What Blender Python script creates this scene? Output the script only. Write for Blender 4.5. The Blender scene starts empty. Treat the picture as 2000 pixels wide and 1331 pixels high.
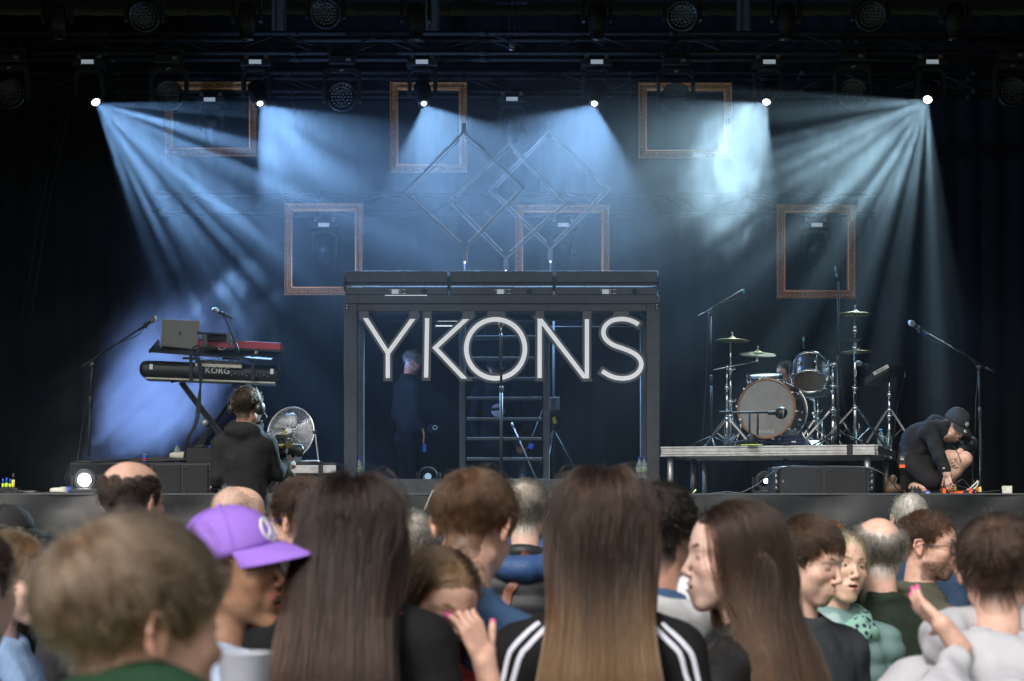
import bpy, math, random
import numpy as np
from mathutils import Vector, Matrix
random.seed(7); RNG = np.random.default_rng(7)
PI = math.pi; R = math.radians
sc = bpy.context.scene
C = sc.collection

# ------------------------------------------------------------------ camera
F_PX = 3889.0; CAM_Z = 1.6
cam_d = bpy.data.cameras.new("camera"); cam = bpy.data.objects.new("camera", cam_d); C.objects.link(cam)
cam.location = (0, 0, CAM_Z); cam.rotation_euler = (R(90), 0, 0)
cam_d.sensor_width = 36; cam_d.lens = 70; cam_d.shift_y = 0.1722
cam_d.clip_start = 0.1; cam_d.clip_end = 500
cam_d.dof.use_dof = True; cam_d.dof.focus_distance = 17.5; cam_d.dof.aperture_fstop = 6.3
sc.camera = cam

# ------------------------------------------------------------------ world, sun, exposure
world = bpy.data.worlds.new("World"); sc.world = world; world.use_nodes = True
wt = world.node_tree; wt.nodes.clear()
wo = wt.nodes.new('ShaderNodeOutputWorld'); wb = wt.nodes.new('ShaderNodeBackground')
sky = wt.nodes.new('ShaderNodeTexSky'); sky.sky_type = 'NISHITA'; sky.sun_disc = False
SUN_EL, SUN_AZ = R(42), R(205)          # azimuth clockwise from +Y: behind the camera, a little left
sky.sun_elevation = SUN_EL; sky.sun_rotation = SUN_AZ
sky.air_density = 1.0; sky.dust_density = 6.0; sky.ozone_density = 1.0
hs = wt.nodes.new('ShaderNodeHueSaturation'); hs.inputs['Saturation'].default_value = 0.25
wt.links.new(sky.outputs[0], hs.inputs['Color']); wt.links.new(hs.outputs[0], wb.inputs[0])
wb.inputs[1].default_value = 0.13
wt.links.new(wb.outputs[0], wo.inputs[0])
sun_d = bpy.data.lights.new("sun", 'SUN'); sun_d.energy = 2.2; sun_d.angle = R(16); sun_d.color = (1.0, 0.96, 0.9)
sun = bpy.data.objects.new("sun", sun_d); C.objects.link(sun)
sdir = Vector((math.sin(SUN_AZ) * math.cos(SUN_EL), math.cos(SUN_AZ) * math.cos(SUN_EL), math.sin(SUN_EL)))
sun.rotation_euler = sdir.to_track_quat('Z', 'Y').to_euler()
sc.view_settings.view_transform = 'Standard'; sc.view_settings.look = 'None'
sc.view_settings.exposure = 0.0; sc.view_settings.gamma = 1.0
cy = sc.cycles
cy.use_denoising = True
try: cy.denoiser = 'OPENIMAGEDENOISE'
except Exception: pass
cy.max_bounces = 5; cy.diffuse_bounces = 3; cy.glossy_bounces = 3; cy.transmission_bounces = 5
cy.transparent_max_bounces = 12; cy.volume_bounces = 0
cy.volume_step_rate = 1.0; cy.volume_max_steps = 128
cy.sample_clamp_indirect = 4.0; cy.sample_clamp_direct = 12.0
cy.use_light_tree = True

# ------------------------------------------------------------------ helpers
def W(px, py, D):
    """point that the photograph's pixel (px, py) of 2000 x 1331 shows at the distance D"""
    return Vector(((px - 1000) / F_PX * D, D, CAM_Z + (1010 - py) / F_PX * D))
def S(n, D): return n / F_PX * D        # n photo pixels in metres at distance D

class MB:
    def __init__(s): s.v = []; s.f = []; s.n = 0; s.mi = []; s.cm = 0; s.sm = []
    def add(s, V, F, smooth=False):
        V = np.asarray(V, float).reshape(-1, 3); s.v.append(V)
        for f in F: s.f.append([i + s.n for i in f]); s.mi.append(s.cm); s.sm.append(smooth)
        s.n += len(V); return s
    def box(s, c, size, rot=None, taper=1.0):
        x, y, z = [q / 2 for q in size]; t = taper
        V = [(-x, -y, -z), (x, -y, -z), (x, y, -z), (-x, y, -z), (-x*t, -y*t, z), (x*t, -y*t, z), (x*t, y*t, z), (-x*t, y*t, z)]
        V = [Vector(v) for v in V]
        if rot is not None:
            V = [rot @ v for v in V]
        c = Vector(c)
        return s.add([v + c for v in V], [(0, 3, 2, 1), (4, 5, 6, 7), (0, 1, 5, 4), (1, 2, 6, 5), (2, 3, 7, 6), (3, 0, 4, 7)])
    def bar(s, a, b, w, d, up=(0, 0, 1), ext=0.0):
        a = Vector(a); b = Vector(b); z = (b - a); L = z.length; z.normalize()
        u = Vector(up)
        if abs(u.dot(z)) > 0.98: u = Vector((0, 1, 0))
        x = u.cross(z).normalized(); y = z.cross(x)
        M = Matrix((x, y, z)).transposed()
        return s.box((a + b) / 2, (w, d, L + ext), M)
    def tube(s, pts, r, n=8, closed=False, cap=True):
        P = [Vector(p) for p in pts]; m = len(P)
        rr = [r] * m if not hasattr(r, '__len__') else list(r)
        V = []; up = None
        for i in range(m):
            if closed: t = P[(i + 1) % m] - P[i - 1]
            else: t = P[min(i + 1, m - 1)] - P[max(i - 1, 0)]
            if t.length < 1e-9: t = Vector((0, 0, 1))
            t.normalize()
            if up is None: up = Vector((0, 0, 1)) if abs(t.z) < 0.9 else Vector((1, 0, 0))
            x = up.cross(t)
            if x.length < 1e-6: x = Vector((0, 1, 0)).cross(t)
            x.normalize(); up = t.cross(x)
            for k in range(n):
                a = 2 * PI * k / n; V.append(P[i] + (x * math.cos(a) + up * math.sin(a)) * rr[i])
        Fc = []
        for i in range(m if closed else m - 1):
            j = (i + 1) % m
            for k in range(n):
                l = (k + 1) % n; Fc.append((i*n + k, i*n + l, j*n + l, j*n + k))
        if cap and not closed: Fc.append(tuple(range(n))[::-1]); Fc.append(tuple((m - 1)*n + k for k in range(n)))
        return s.add(V, Fc, True)
    def lathe(s, prof, o=(0, 0, 0), ax=(0, 0, 1), n=20, cap=True):
        z = Vector(ax).normalized(); x = (Vector((0, 1, 0)) if abs(z.y) < 0.9 else Vector((1, 0, 0))).cross(z).normalized(); y = z.cross(x)
        o = Vector(o); V = []; Fc = []
        for r_, h in prof:
            for k in range(n):
                a = 2 * PI * k / n; V.append(o + z * h + (x * math.cos(a) + y * math.sin(a)) * max(r_, 1e-5))
        for i in range(len(prof) - 1):
            for k in range(n):
                l = (k + 1) % n; Fc.append((i*n + k, i*n + l, (i+1)*n + l, (i+1)*n + k))
        if cap: Fc.append(tuple(range(n))[::-1]); Fc.append(tuple((len(prof) - 1)*n + k for k in range(n)))
        return s.add(V, Fc, True)
    def ball(s, c, r, sc_=(1, 1, 1), n=12):
        c = Vector(c); V = []; Fc = []; m = n // 2 + 1
        for i in range(m):
            th = PI * i / (m - 1)
            for k in range(n):
                a = 2 * PI * k / n
                V.append(c + Vector((math.sin(th)*math.cos(a)*sc_[0], math.sin(th)*math.sin(a)*sc_[1], math.cos(th)*sc_[2])) * r)
        for i in range(m - 1):
            for k in range(n):
                l = (k + 1) % n; Fc.append((i*n + k, (i+1)*n + k, (i+1)*n + l, i*n + l))
        return s.add(V, Fc, True)
    def prism(s, poly, a, b, y0, y1):
        """poly of (x, z) extruded from y0 to y1 (a, b unused)"""
        n = len(poly); V = [(x, y0, z) for x, z in poly] + [(x, y1, z) for x, z in poly]
        Fc = [tuple(range(n)), tuple(range(2*n - 1, n - 1, -1))]
        for k in range(n): l = (k + 1) % n; Fc.append((k, k + n, l + n, l))
        return s.add(V, Fc)
    def mesh(s, name):
        V = np.concatenate(s.v) if s.v else np.zeros((0, 3))
        me = bpy.data.meshes.new(name); me.from_pydata(V.tolist(), [], s.f)
        me.polygons.foreach_set('use_smooth', s.sm)
        return me
    def build(s, name, m, parent=None, world=False, bev=0, smooth_by_angle=False):
        if world and parent is not None:
            Mi = Matrix.LocRotScale(parent.location, parent.rotation_euler, None).inverted()
            A = np.array(Mi)
            s.v = [v @ A[:3, :3].T + A[:3, 3] for v in s.v]
        me = s.mesh(name)
        ms = m if isinstance(m, (list, tuple)) else [m]
        for q in ms: me.materials.append(q)
        if len(ms) > 1: me.polygons.foreach_set('material_index', s.mi)
        me.update()
        o = bpy.data.objects.new(name, me); C.objects.link(o)
        if parent is not None: o.parent = parent
        if bev:
            b = o.modifiers.new('bevel', 'BEVEL'); b.width = bev; b.segments = 2; b.limit_method = 'ANGLE'; b.angle_limit = R(40)
        return o

def tag(o, label=None, cat=None, group=None, kind=None):
    if label: o['label'] = label
    if cat: o['category'] = cat
    if group: o['group'] = group
    if kind: o['kind'] = kind
    return o
def thing(name, label, cat, loc=(0, 0, 0), rotz=0, group=None):
    o = bpy.data.objects.new(name, None); C.objects.link(o); o.empty_display_size = 0.1
    o.location = loc; o.rotation_euler = (0, 0, rotz)
    return tag(o, label, cat, group)
def kids(o): return KIDS.get(o.name, [ch for ch in bpy.data.objects if ch.parent == o])
KIDS = {}
def dup(o, loc=None, rotz=None, label=None, parent=None):
    c = o.copy(); C.objects.link(c)
    if parent is not None: c.parent = parent
    if loc is not None: c.location = loc
    if rotz is not None: c.rotation_euler = (0, 0, rotz)
    if label: c['label'] = label
    for ch in o.children: dup(ch, parent=c)
    return c

# ------------------------------------------------------------------ materials
def nd(t, ty, **kw):
    n = t.nodes.new(ty)
    for k, v in kw.items(): setattr(n, k, v)
    return n
def mat(name, col, rough=0.6, metal=0.0, var=0.25, vscale=8.0, bump=0.0, bscale=60.0, emit=None, es=0, trans=0.0, sheen=0.0, attr=None, coat=0.0, spec=None, stretch=None, sss=0.0):
    m = bpy.data.materials.new(name); m.use_nodes = True; t = m.node_tree; b = t.nodes['Principled BSDF']
    c4 = tuple(col) + (1,)
    b.inputs['Roughness'].default_value = rough; b.inputs['Metallic'].default_value = metal
    b.inputs['Base Color'].default_value = c4
    if spec is not None: b.inputs['Specular IOR Level'].default_value = spec
    if trans: b.inputs['Transmission Weight'].default_value = trans; b.inputs['IOR'].default_value = 1.33
    if sheen: b.inputs['Sheen Weight'].default_value = sheen; b.inputs['Sheen Roughness'].default_value = 0.5
    if coat: b.inputs['Coat Weight'].default_value = coat; b.inputs['Coat Roughness'].default_value = 0.2
    if sss: b.inputs['Subsurface Weight'].default_value = sss; b.inputs['Subsurface Radius'].default_value = (0.012, 0.005, 0.003); b.inputs['Subsurface Scale'].default_value = 1.0
    tc = nd(t, 'ShaderNodeTexCoord'); src = tc.outputs['Object']
    if stretch:
        mp = nd(t, 'ShaderNodeMapping'); mp.inputs['Scale'].default_value = stretch; t.links.new(src, mp.inputs[0]); src = mp.outputs[0]
    if var or attr:
        nz = nd(t, 'ShaderNodeTexNoise'); nz.inputs['Scale'].default_value = vscale; nz.inputs['Detail'].default_value = 5; nz.inputs['Roughness'].default_value = 0.65
        t.links.new(src, nz.inputs['Vector'])
        mr = nd(t, 'ShaderNodeMapRange'); mr.inputs[1].default_value = 0.3; mr.inputs[2].default_value = 0.7
        mr.inputs[3].default_value = 1 - var; mr.inputs[4].default_value = 1 + var
        t.links.new(nz.outputs[0], mr.inputs[0])
        mx = nd(t, 'ShaderNodeVectorMath', operation='SCALE')
        if attr:
            at = nd(t, 'ShaderNodeAttribute'); at.attribute_name = attr; t.links.new(at.outputs['Color'], mx.inputs[0])
        else: mx.inputs[0].default_value = col
        t.links.new(mr.outputs[0], mx.inputs['Scale']); t.links.new(mx.outputs[0], b.inputs['Base Color'])
        mr2 = nd(t, 'ShaderNodeMapRange'); mr2.inputs[3].default_value = max(0.03, rough - 0.12); mr2.inputs[4].default_value = min(1, rough + 0.12)
        t.links.new(nz.outputs[0], mr2.inputs[0]); t.links.new(mr2.outputs[0], b.inputs['Roughness'])
    if bump:
        n2 = nd(t, 'ShaderNodeTexNoise'); n2.inputs['Scale'].default_value = bscale; n2.inputs['Detail'].default_value = 4
        t.links.new(src, n2.inputs['Vector']); bp = nd(t, 'ShaderNodeBump'); bp.inputs['Strength'].default_value = bump; bp.inputs['Distance'].default_value = 0.01
        t.links.new(n2.outputs[0], bp.inputs['Height']); t.links.new(bp.outputs[0], b.inputs['Normal'])
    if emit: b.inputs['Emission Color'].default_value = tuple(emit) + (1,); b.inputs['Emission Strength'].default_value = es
    return m
M = {}
M['black_metal'] = mat('black_metal', (0.018, 0.019, 0.02), 0.55, 0.0, spec=.35)
M['matte_black'] = mat('matte_black', (0.018, 0.018, 0.019), 0.7)
M['black_plastic'] = mat('black_plastic', (0.02, 0.02, 0.022), 0.38)
M['portal_grey'] = mat('portal_grey', (0.075, 0.08, 0.088), 0.6, 0.1, bump=0.1)
M['cloth_black'] = mat('cloth_black', (0.006, 0.006, 0.007), 0.9, bump=0.2, bscale=200)
M['skirt'] = mat('skirt', (0.010, 0.011, 0.0125), 0.42, var=0.2, vscale=2, bump=0.08, bscale=14)
M['stage_ply'] = mat('stage_ply', (0.02, 0.02, 0.02), 0.5, vscale=3)
M['chrome'] = mat('chrome', (0.78, 0.79, 0.8), 0.14, 1.0, var=0.1)
M['alu'] = mat('alu', (0.48, 0.48, 0.47), 0.42, 0.7, var=0.25, vscale=14)
M['truss'] = mat('truss', (0.02, 0.021, 0.022), 0.8, 0.0, spec=.3)
M['white_letter'] = mat('white_letter', (0.78, 0.79, 0.8), 0.45, var=0.04, emit=(0.9, 0.93, 1.0), es=0.36)  # faint emission put into the letter faces to brighten them; they are no lamps
M['letter_border'] = mat('letter_border', (0.11, 0.113, 0.125), 0.5, var=0.1)
M['gold'] = mat('gold', (0.45, 0.19, 0.055), 0.5, 0.1, var=0.6, vscale=45, bump=0.8, bscale=90)
M['gold_bead'] = mat('gold_bead', (1.0, 0.42, 0.14), 0.45, 0.0, var=0.2)
M['brass'] = mat('brass', (0.32, 0.24, 0.11), 0.34, 0.95, var=0.25, vscale=20)
M['laptop'] = mat('laptop', (0.30, 0.29, 0.30), 0.4, 0.6, var=0.05)
M['red'] = mat('red', (0.45, 0.02, 0.035), 0.4, var=0.1)
M['orange'] = mat('orange', (0.9, 0.12, 0.02), 0.5, var=0.1)
M['blue'] = mat('blue', (0.02, 0.10, 0.5), 0.45, var=0.1)
M['yellow'] = mat('yellow', (0.75, 0.65, 0.05), 0.5, var=0.1)
M['lime'] = mat('lime', (0.55, 0.75, 0.05), 0.5, var=0.1)
M['white'] = mat('white', (0.7, 0.7, 0.68), 0.5, var=0.1)
M['cream'] = mat('cream', (0.62, 0.6, 0.5), 0.55, var=0.2)
M['wood_hoop'] = mat('wood_hoop', (0.36, 0.17, 0.07), 0.35, var=0.3, vscale=30)
M['drum_skin'] = mat('drum_skin', (0.33, 0.32, 0.31), 0.5, var=0.12, vscale=12)
M['tom_skin'] = mat('tom_skin', (0.17, 0.13, 0.095), 0.4, var=0.1)
M['drum_shell'] = mat('drum_shell', (0.035, 0.034, 0.038), 0.32, var=0.1)
M['water'] = mat('water', (0.72, 0.84, 0.84), 0.12, trans=0.75, var=0.05)
M['bottle_label'] = mat('bottle_label', (0.35, 0.5, 0.35), 0.5)
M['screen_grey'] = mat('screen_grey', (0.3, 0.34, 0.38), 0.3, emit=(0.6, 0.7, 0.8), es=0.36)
M['lens_glass'] = mat('lens_glass', (0.03, 0.03, 0.035), 0.12, var=0)
M['led_lens'] = mat('led_lens', (0.08, 0.08, 0.09), 0.25, var=0)
def emitmat(n, col, s):
    m = bpy.data.materials.new(n); m.use_nodes = True; t = m.node_tree; t.nodes.clear()
    o = nd(t, 'ShaderNodeOutputMaterial'); e = nd(t, 'ShaderNodeEmission'); e.inputs[0].default_value = tuple(col) + (1,); e.inputs[1].default_value = s
    t.links.new(e.outputs[0], o.inputs[0]); return m
M['lamp_on'] = emitmat('lamp_on', (1, 0.97, 0.86), 6)
M['lamp_hot'] = emitmat('lamp_hot', (0.95, 1, 0.95), 60)
M['led_small'] = emitmat('led_small', (0.8, 0.85, 1.0), 2.5)
M['led_red'] = emitmat('led_red', (1, 0.1, 0.15), 0.8)
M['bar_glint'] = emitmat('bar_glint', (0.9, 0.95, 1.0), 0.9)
def text_mesh(txt, size, ext=0.001, name='lettering'):
    cu = bpy.data.curves.new('t', 'FONT'); cu.body = txt; cu.size = size; cu.extrude = ext; cu.align_x = 'CENTER'; cu.align_y = 'CENTER'; cu.resolution_u = 2
    o = bpy.data.objects.new('t', cu); C.objects.link(o)
    dg = bpy.context.evaluated_depsgraph_get(); me = bpy.data.meshes.new_from_object(o.evaluated_get(dg))
    bpy.data.objects.remove(o); me.name = name; return me
def lettering(txt, size, loc, parent, m, rot=(PI/2, 0, 0), ext=0.001, sx=1.0):
    me = text_mesh(txt, size, ext); me.materials.clear(); me.materials.append(m)
    o = bpy.data.objects.new('lettering', me); C.objects.link(o); o.location = loc; o.rotation_euler = rot; o.scale = (sx, 1, 1)
    o.parent = parent; return o

# ------------------------------------------------------------------ setting
FLOOR = CAM_Z + (1010 - 968) / F_PX * 17.5     # stage height
DL = 17.5
def struct(name, mb, m, **k): return tag(mb.build(name, m, **k), kind='structure')
M['grass'] = mat('grass', (0.05, 0.07, 0.025), 0.9, var=0.5, vscale=3, bump=0.6)
struct('ground', MB().add([(-200, -100, 0), (200, -100, 0), (200, 300, 0), (-200, 300, 0)], [(0, 1, 2, 3)]), M['grass'])
struct('stage_floor', MB().box((0, (DL + 27.2) / 2, FLOOR - 0.06), (21, 27.2 - DL, 0.12)), M['stage_ply'])
# backdrop and wing curtains, pleated
def curtain(x0, y0, x1, y1, z0, z1, amp=0.05, per=0.35, n=200):
    mb = MB(); V = []; L = math.hypot(x1 - x0, y1 - y0); nx, ny = -(y1 - y0) / L, (x1 - x0) / L
    for i in range(n + 1):
        t = i / n; a = amp * math.sin(t * L / per * 2 * PI + 1.3 * math.sin(t * 17)) + amp * .6 * math.sin(t * 31)
        for z, k in ((z0, 1.0), ((z0 + z1) / 2, 0.8), (z1, 0.4)):
            V.append((x0 + (x1 - x0)*t + nx*a*k, y0 + (y1 - y0)*t + ny*a*k, z))
    return mb.add(V, [(3*i + j, 3*i + 3 + j, 3*i + 4 + j, 3*i + 1 + j) for i in range(n) for j in (0, 1)], True)
struct('backdrop', curtain(-10.2, 26.6, 10.2, 26.6, FLOOR + .01, 8.3, amp=.07), M['cloth_black'])
struct('wall_left', curtain(-7.6, 18.6, -9.9, 26.3, FLOOR + .01, 8.3), M['cloth_black'])
struct('wall_right', curtain(9.9, 26.3, 7.6, 18.6, FLOOR + .01, 8.3), M['cloth_black'])
struct('roof', MB().box((0, 20.3, 8.7), (24, 14.5, 0.35)), M['matte_black'])
struct('added_shade_board', MB().box((0, 15.0, 7.2), (23, .08, 2.75)), M['matte_black'])  # unseen board added to keep sky and sun off the upper stage
ww = MB(); ww.box((-11.6, 21, 4.2), (.12, 13, 8.4)); struct('wall_far_left', ww, M['matte_black'])
ww = MB(); ww.box((11.6, 21, 4.2), (.12, 13, 8.4)); struct('wall_far_right', ww, M['matte_black'])
ww = MB(); ww.box((0, 27.45, 4.2), (23, .12, 8.4)); struct('wall_back', ww, M['matte_black'])
# the black cloth that hangs from the stage lip, sagging between its fixings
def vnoise_(a, b):
    return math.sin(a*1.7 + 2*math.sin(b*.7))*math.sin(b*1.3 + 1.7*math.sin(a*.9))
mb = MB(); V = []; nx_, nz_ = 420, 24
for i in range(nx_ + 1):
    x = -9.5 + 19 * i / nx_
    for j in range(nz_ + 1):
        t = j / nz_; z = FLOOR + .004 - t * (FLOOR - 0.02)
        u = x * 1.1; 
        fold = .012 * vnoise_(x*1.6, t*6) + .006*abs(vnoise_(x*5, t*9 + x*1.3)) + .035 * math.sin(u * 2.1 + t * 2.2) * math.exp(-((t - .12) / .16) ** 2) + .03 * math.sin(u * 5.2 + 1.2 * math.sin(u)) * t + .018 * math.sin(x * 3.3 - 9 * t) * math.exp(-((t - .2) / .15) ** 2)
        V.append((x, DL - .03 - abs(fold) - .02 * t + .012 * math.sin(u * 7) * (t < .2), z))
mb.add(V, [(i*(nz_+1) + j, (i+1)*(nz_+1) + j, (i+1)*(nz_+1) + j + 1, i*(nz_+1) + j + 1) for i in range(nx_) for j in range(nz_)], True)
sk = thing('stage_skirt', 'long black cloth skirt hanging from the front edge of the stage', 'stage skirt', (0, DL, 0))
mb.build('cloth', M['skirt'], sk, world=True)
MB().box((0, DL - .012, FLOOR + .012), (19, .07, .012)).build('edge_strip', M['portal_grey'], sk, world=True)

# ------------------------------------------------------------------ haze and smoke
def volmat(name, dens, col, g=0.3, noise=None):
    m = bpy.data.materials.new(name); m.use_nodes = True; t = m.node_tree; t.nodes.clear()
    o = nd(t, 'ShaderNodeOutputMaterial'); v = nd(t, 'ShaderNodeVolumePrincipled')
    v.inputs['Color'].default_value = tuple(col) + (1,); v.inputs['Density'].default_value = dens; v.inputs['Anisotropy'].default_value = g
    t.links.new(v.outputs[0], o.inputs['Volume'])
    if noise:
        sc_, lo, hi, powr, stretch = noise
        tc = nd(t, 'ShaderNodeTexCoord'); mp = nd(t, 'ShaderNodeMapping'); mp.inputs['Scale'].default_value = stretch
        t.links.new(tc.outputs['Object'], mp.inputs[0])
        nz = nd(t, 'ShaderNodeTexNoise'); nz.inputs['Scale'].default_value = sc_; nz.inputs['Detail'].default_value = 4; nz.inputs['Roughness'].default_value = .55; nz.inputs['Distortion'].default_value = .6
        t.links.new(mp.outputs[0], nz.inputs['Vector'])
        ln = nd(t, 'ShaderNodeVectorMath', operation='LENGTH'); t.links.new(tc.outputs['Object'], ln.inputs[0])
        # the puff thins out towards the rim of its unit ball
        f = nd(t, 'ShaderNodeMapRange'); f.interpolation_type = 'SMOOTHSTEP'; f.inputs[1].default_value = 0.98; f.inputs[2].default_value = 0.15; f.inputs[3].default_value = 0; f.inputs[4].default_value = 1
        t.links.new(ln.outputs['Value'], f.inputs[0])
        a = nd(t, 'ShaderNodeMath', operation='MULTIPLY'); t.links.new(f.outputs[0], a.inputs[0]); a.inputs[1].default_value = .55
        s_ = nd(t, 'ShaderNodeMath', operation='ADD'); t.links.new(nz.outputs[0], s_.inputs[0]); t.links.new(a.outputs[0], s_.inputs[1])
        r_ = nd(t, 'ShaderNodeMapRange'); r_.interpolation_type = 'SMOOTHSTEP'; r_.inputs[1].default_value = lo; r_.inputs[2].default_value = hi; r_.inputs[3].default_value = 0; r_.inputs[4].default_value = dens
        t.links.new(s_.outputs[0], r_.inputs[0])
        e = nd(t, 'ShaderNodeMath', operation='MULTIPLY'); t.links.new(r_.outputs[0], e.inputs[0]); t.links.new(f.outputs[0], e.inputs[1])
        t.links.new(e.outputs[0], v.inputs['Density'])
    return m
HZ = volmat('haze_air', 0.0025, (0.80, 0.86, 0.95), 0.25)
try: HZ.cycles.volume_sampling = 'EQUIANGULAR'
except Exception: pass
tag(MB().box((0, 22.0, 3.95), (22.4, 10.2, 8.9)).build('haze', HZ), kind='stuff')
def puff(c, s, dens, col=(.86, .91, .96), noise=(1.6, .62, 1.0, 1, (1, 1, 1)), rot=0, step=1.0):
    mb = MB(); mb.ball((0, 0, 0), 1.0, n=16); m = volmat('smoke_air', dens, col, .2, noise); m.cycles.volume_step_rate = step
    o = mb.build('smoke', m); o.location = c; o.scale = s; o.rotation_euler = (0, rot, 0); tag(o, kind='stuff'); return o
puff(W(1415, 375, 21.0), (0.78, 0.65, 1.25), .42, noise=(4.0, .62, 1.0, 1, (1, 1, 1.2)), rot=.15, step=.35)
puff(W(380, 370, 21.2), (2.0, 1.2, 1.5), 0.05, noise=(1.0, .3, .9, 1, (1, 1, 1)))
puff(W(1650, 330, 21.0), (1.4, .9, 1.1), 0.12, noise=(1.3, .7, 1.2, 1, (1, 1, 1)))
puff(W(300, 740, 20.9), (2.3, 1.0, 1.35), .7, noise=(2.6, .66, 1.12, 1, (1, 1, 1.6)), rot=-.75, step=.35)
puff(W(1000, 365, 21.3), (6.0, 2.2, 1.9), 0.036, noise=(.9, -.1, .95, 1, (1, 1, 1.6)))
puff(W(900, 400, 21.9), (2.3, .9, .9), 0.08, noise=(1.5, .66, 1.15, 1, (1, 1, 1)))

# ------------------------------------------------------------------ moving heads with their beams
TD = 21.2
def gobo(ld, scale, lo, hi, seed, base=0.15):
    ld.use_nodes = True; t = ld.node_tree; e = t.nodes['Emission']
    tc = nd(t, 'ShaderNodeTexCoord'); sp = nd(t, 'ShaderNodeSeparateXYZ'); t.links.new(tc.outputs['Normal'], sp.inputs[0])
    dx = nd(t, 'ShaderNodeMath', operation='DIVIDE'); dy = nd(t, 'ShaderNodeMath', operation='DIVIDE')
    t.links.new(sp.outputs[0], dx.inputs[0]); t.links.new(sp.outputs[2], dx.inputs[1])
    t.links.new(sp.outputs[1], dy.inputs[0]); t.links.new(sp.outputs[2], dy.inputs[1])
    cb = nd(t, 'ShaderNodeCombineXYZ'); t.links.new(dx.outputs[0], cb.inputs[0]); t.links.new(dy.outputs[0], cb.inputs[1]); cb.inputs[2].default_value = seed
    mp = nd(t, 'ShaderNodeMapping'); mp.inputs['Scale'].default_value = (scale[0], scale[1], 1); t.links.new(cb.outputs[0], mp.inputs[0])
    if base > .04:
        nz = nd(t, 'ShaderNodeTexNoise'); nz.inputs['Scale'].default_value = 1.0; nz.inputs['Detail'].default_value = 2.5
        t.links.new(mp.outputs[0], nz.inputs['Vector'])
        r_ = nd(t, 'ShaderNodeMapRange'); r_.inputs[1].default_value = lo; r_.inputs[2].default_value = hi; r_.inputs[3].default_value = base; r_.inputs[4].default_value = 1.6
        r_.interpolation_type = 'SMOOTHSTEP'
        t.links.new(nz.outputs[0], r_.inputs[0]); t.links.new(r_.outputs[0], e.inputs['Strength'])
    else:      # a gobo of separate round holes: each throws a ray of its own
        vo = nd(t, 'ShaderNodeTexVoronoi'); vo.inputs['Scale'].default_value = 1.0; vo.inputs['Randomness'].default_value = 1.0; t.links.new(mp.outputs[0], vo.inputs['Vector']); vo.voronoi_dimensions = '2D'
        r_ = nd(t, 'ShaderNodeMapRange'); r_.inputs[1].default_value = hi; r_.inputs[2].default_value = lo; r_.inputs[3].default_value = base; r_.inputs[4].default_value = 1.0; r_.interpolation_type = 'SMOOTHSTEP'
        t.links.new(vo.outputs['Distance'], r_.inputs[0])
        sc2 = nd(t, 'ShaderNodeSeparateColor'); t.links.new(vo.outputs['Color'], sc2.inputs[0])
        pw = nd(t, 'ShaderNodeMath', operation='MULTIPLY_ADD'); t.links.new(sc2.outputs[0], pw.inputs[0]); pw.inputs[1].default_value = 3.2; pw.inputs[2].default_value = .3
        m2 = nd(t, 'ShaderNodeMath', operation='MULTIPLY'); t.links.new(r_.outputs[0], m2.inputs[0]); t.links.new(pw.outputs[0], m2.inputs[1]); t.links.new(m2.outputs[0], e.inputs['Strength'])

def lightweight_head(base, with_lens):
    """hanging moving light, origin at the clamps: base box, yoke, head"""
    th = thing('moving_head_light', 'x', 'stage light', base)
    mb = MB(); mb.box((0, 0, -.075), (.33, .22, .075)).build('base', M['black_metal'], th, bev=.008)
    for sx in (-1, 1):
        MB().box((sx*.105, -.02, -.018), (.045, .05, .03)).lathe([(.026, -.02), (.026, .02)], (sx*.105, 0, .01), (1, 0, 0), 10).build('clamp', M['alu'], th, bev=.003)
    MB().box((0, -.1125, -.075), (.13, .004, .045)).build('display', M['screen_grey'], th)
    MB().box((-.12, -.113, -.075), (.04, .003, .02)).build('socket', M['black_plastic'], th)
    # yoke: an arch with clipped corners
    prof = [(-.155, -.42), (-.155, -.19), (-.10, -.125), (.10, -.125), (.155, -.19), (.155, -.42)]
    inn = [(.118, -.42), (.118, -.205), (.082, -.165), (-.082, -.165), (-.118, -.205), (-.118, -.42)]
    MB().prism(prof + inn, 0, 0, -.06, .06).build('yoke', M['yoke'], th, bev=.006)
    return th
M['yoke'] = mat('yoke', (0.02, 0.021, 0.023), 0.45, 0.2)
heads = [  # yoke centre px, lens px, lens py, in-plane edges (deg below +x axis, clockwise), toward camera, energy, colour, gobo
    (175, 187, 200, 6, 70, 3600, (.27, .53, .96), ((7.5, 7.5), .16, .34, 3.1, .03)),
    (501, 508, 203, 13, 88, 900, (.27, .53, .96), ((4, 4), .30, .62, 8.4, .35)),
    (825, 828, 203, 23, 113, 480, (.30, .56, .96), ((4, 4), .30, .62, 1.7, .4)),
    (1165, 1161, 203, 63, 162, 600, (.30, .56, .96), ((4, 4), .30, .62, 5.9, .4)),
    (1500, 1497, 200, 90, 172, 560, (.55, .83, 1), ((2, 2), .2, .5, 12.2, .6)),
    (1817, 1812, 195, 92, 174, 2600, (.52, .80, .95), ((6.8, 6.8), .18, .36, 21.3, .03)),
]
PLACE = ['far left, its narrow blue rays fanning to the right', 'over the keyboards, throwing a wide soft blue beam', 'left of centre, shining down before a tall gold frame',
         'right of centre, shining above the interlocked diamonds', 'above the white smoke cloud, second from the right', 'far right, its pale rays fanning to the left']
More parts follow.
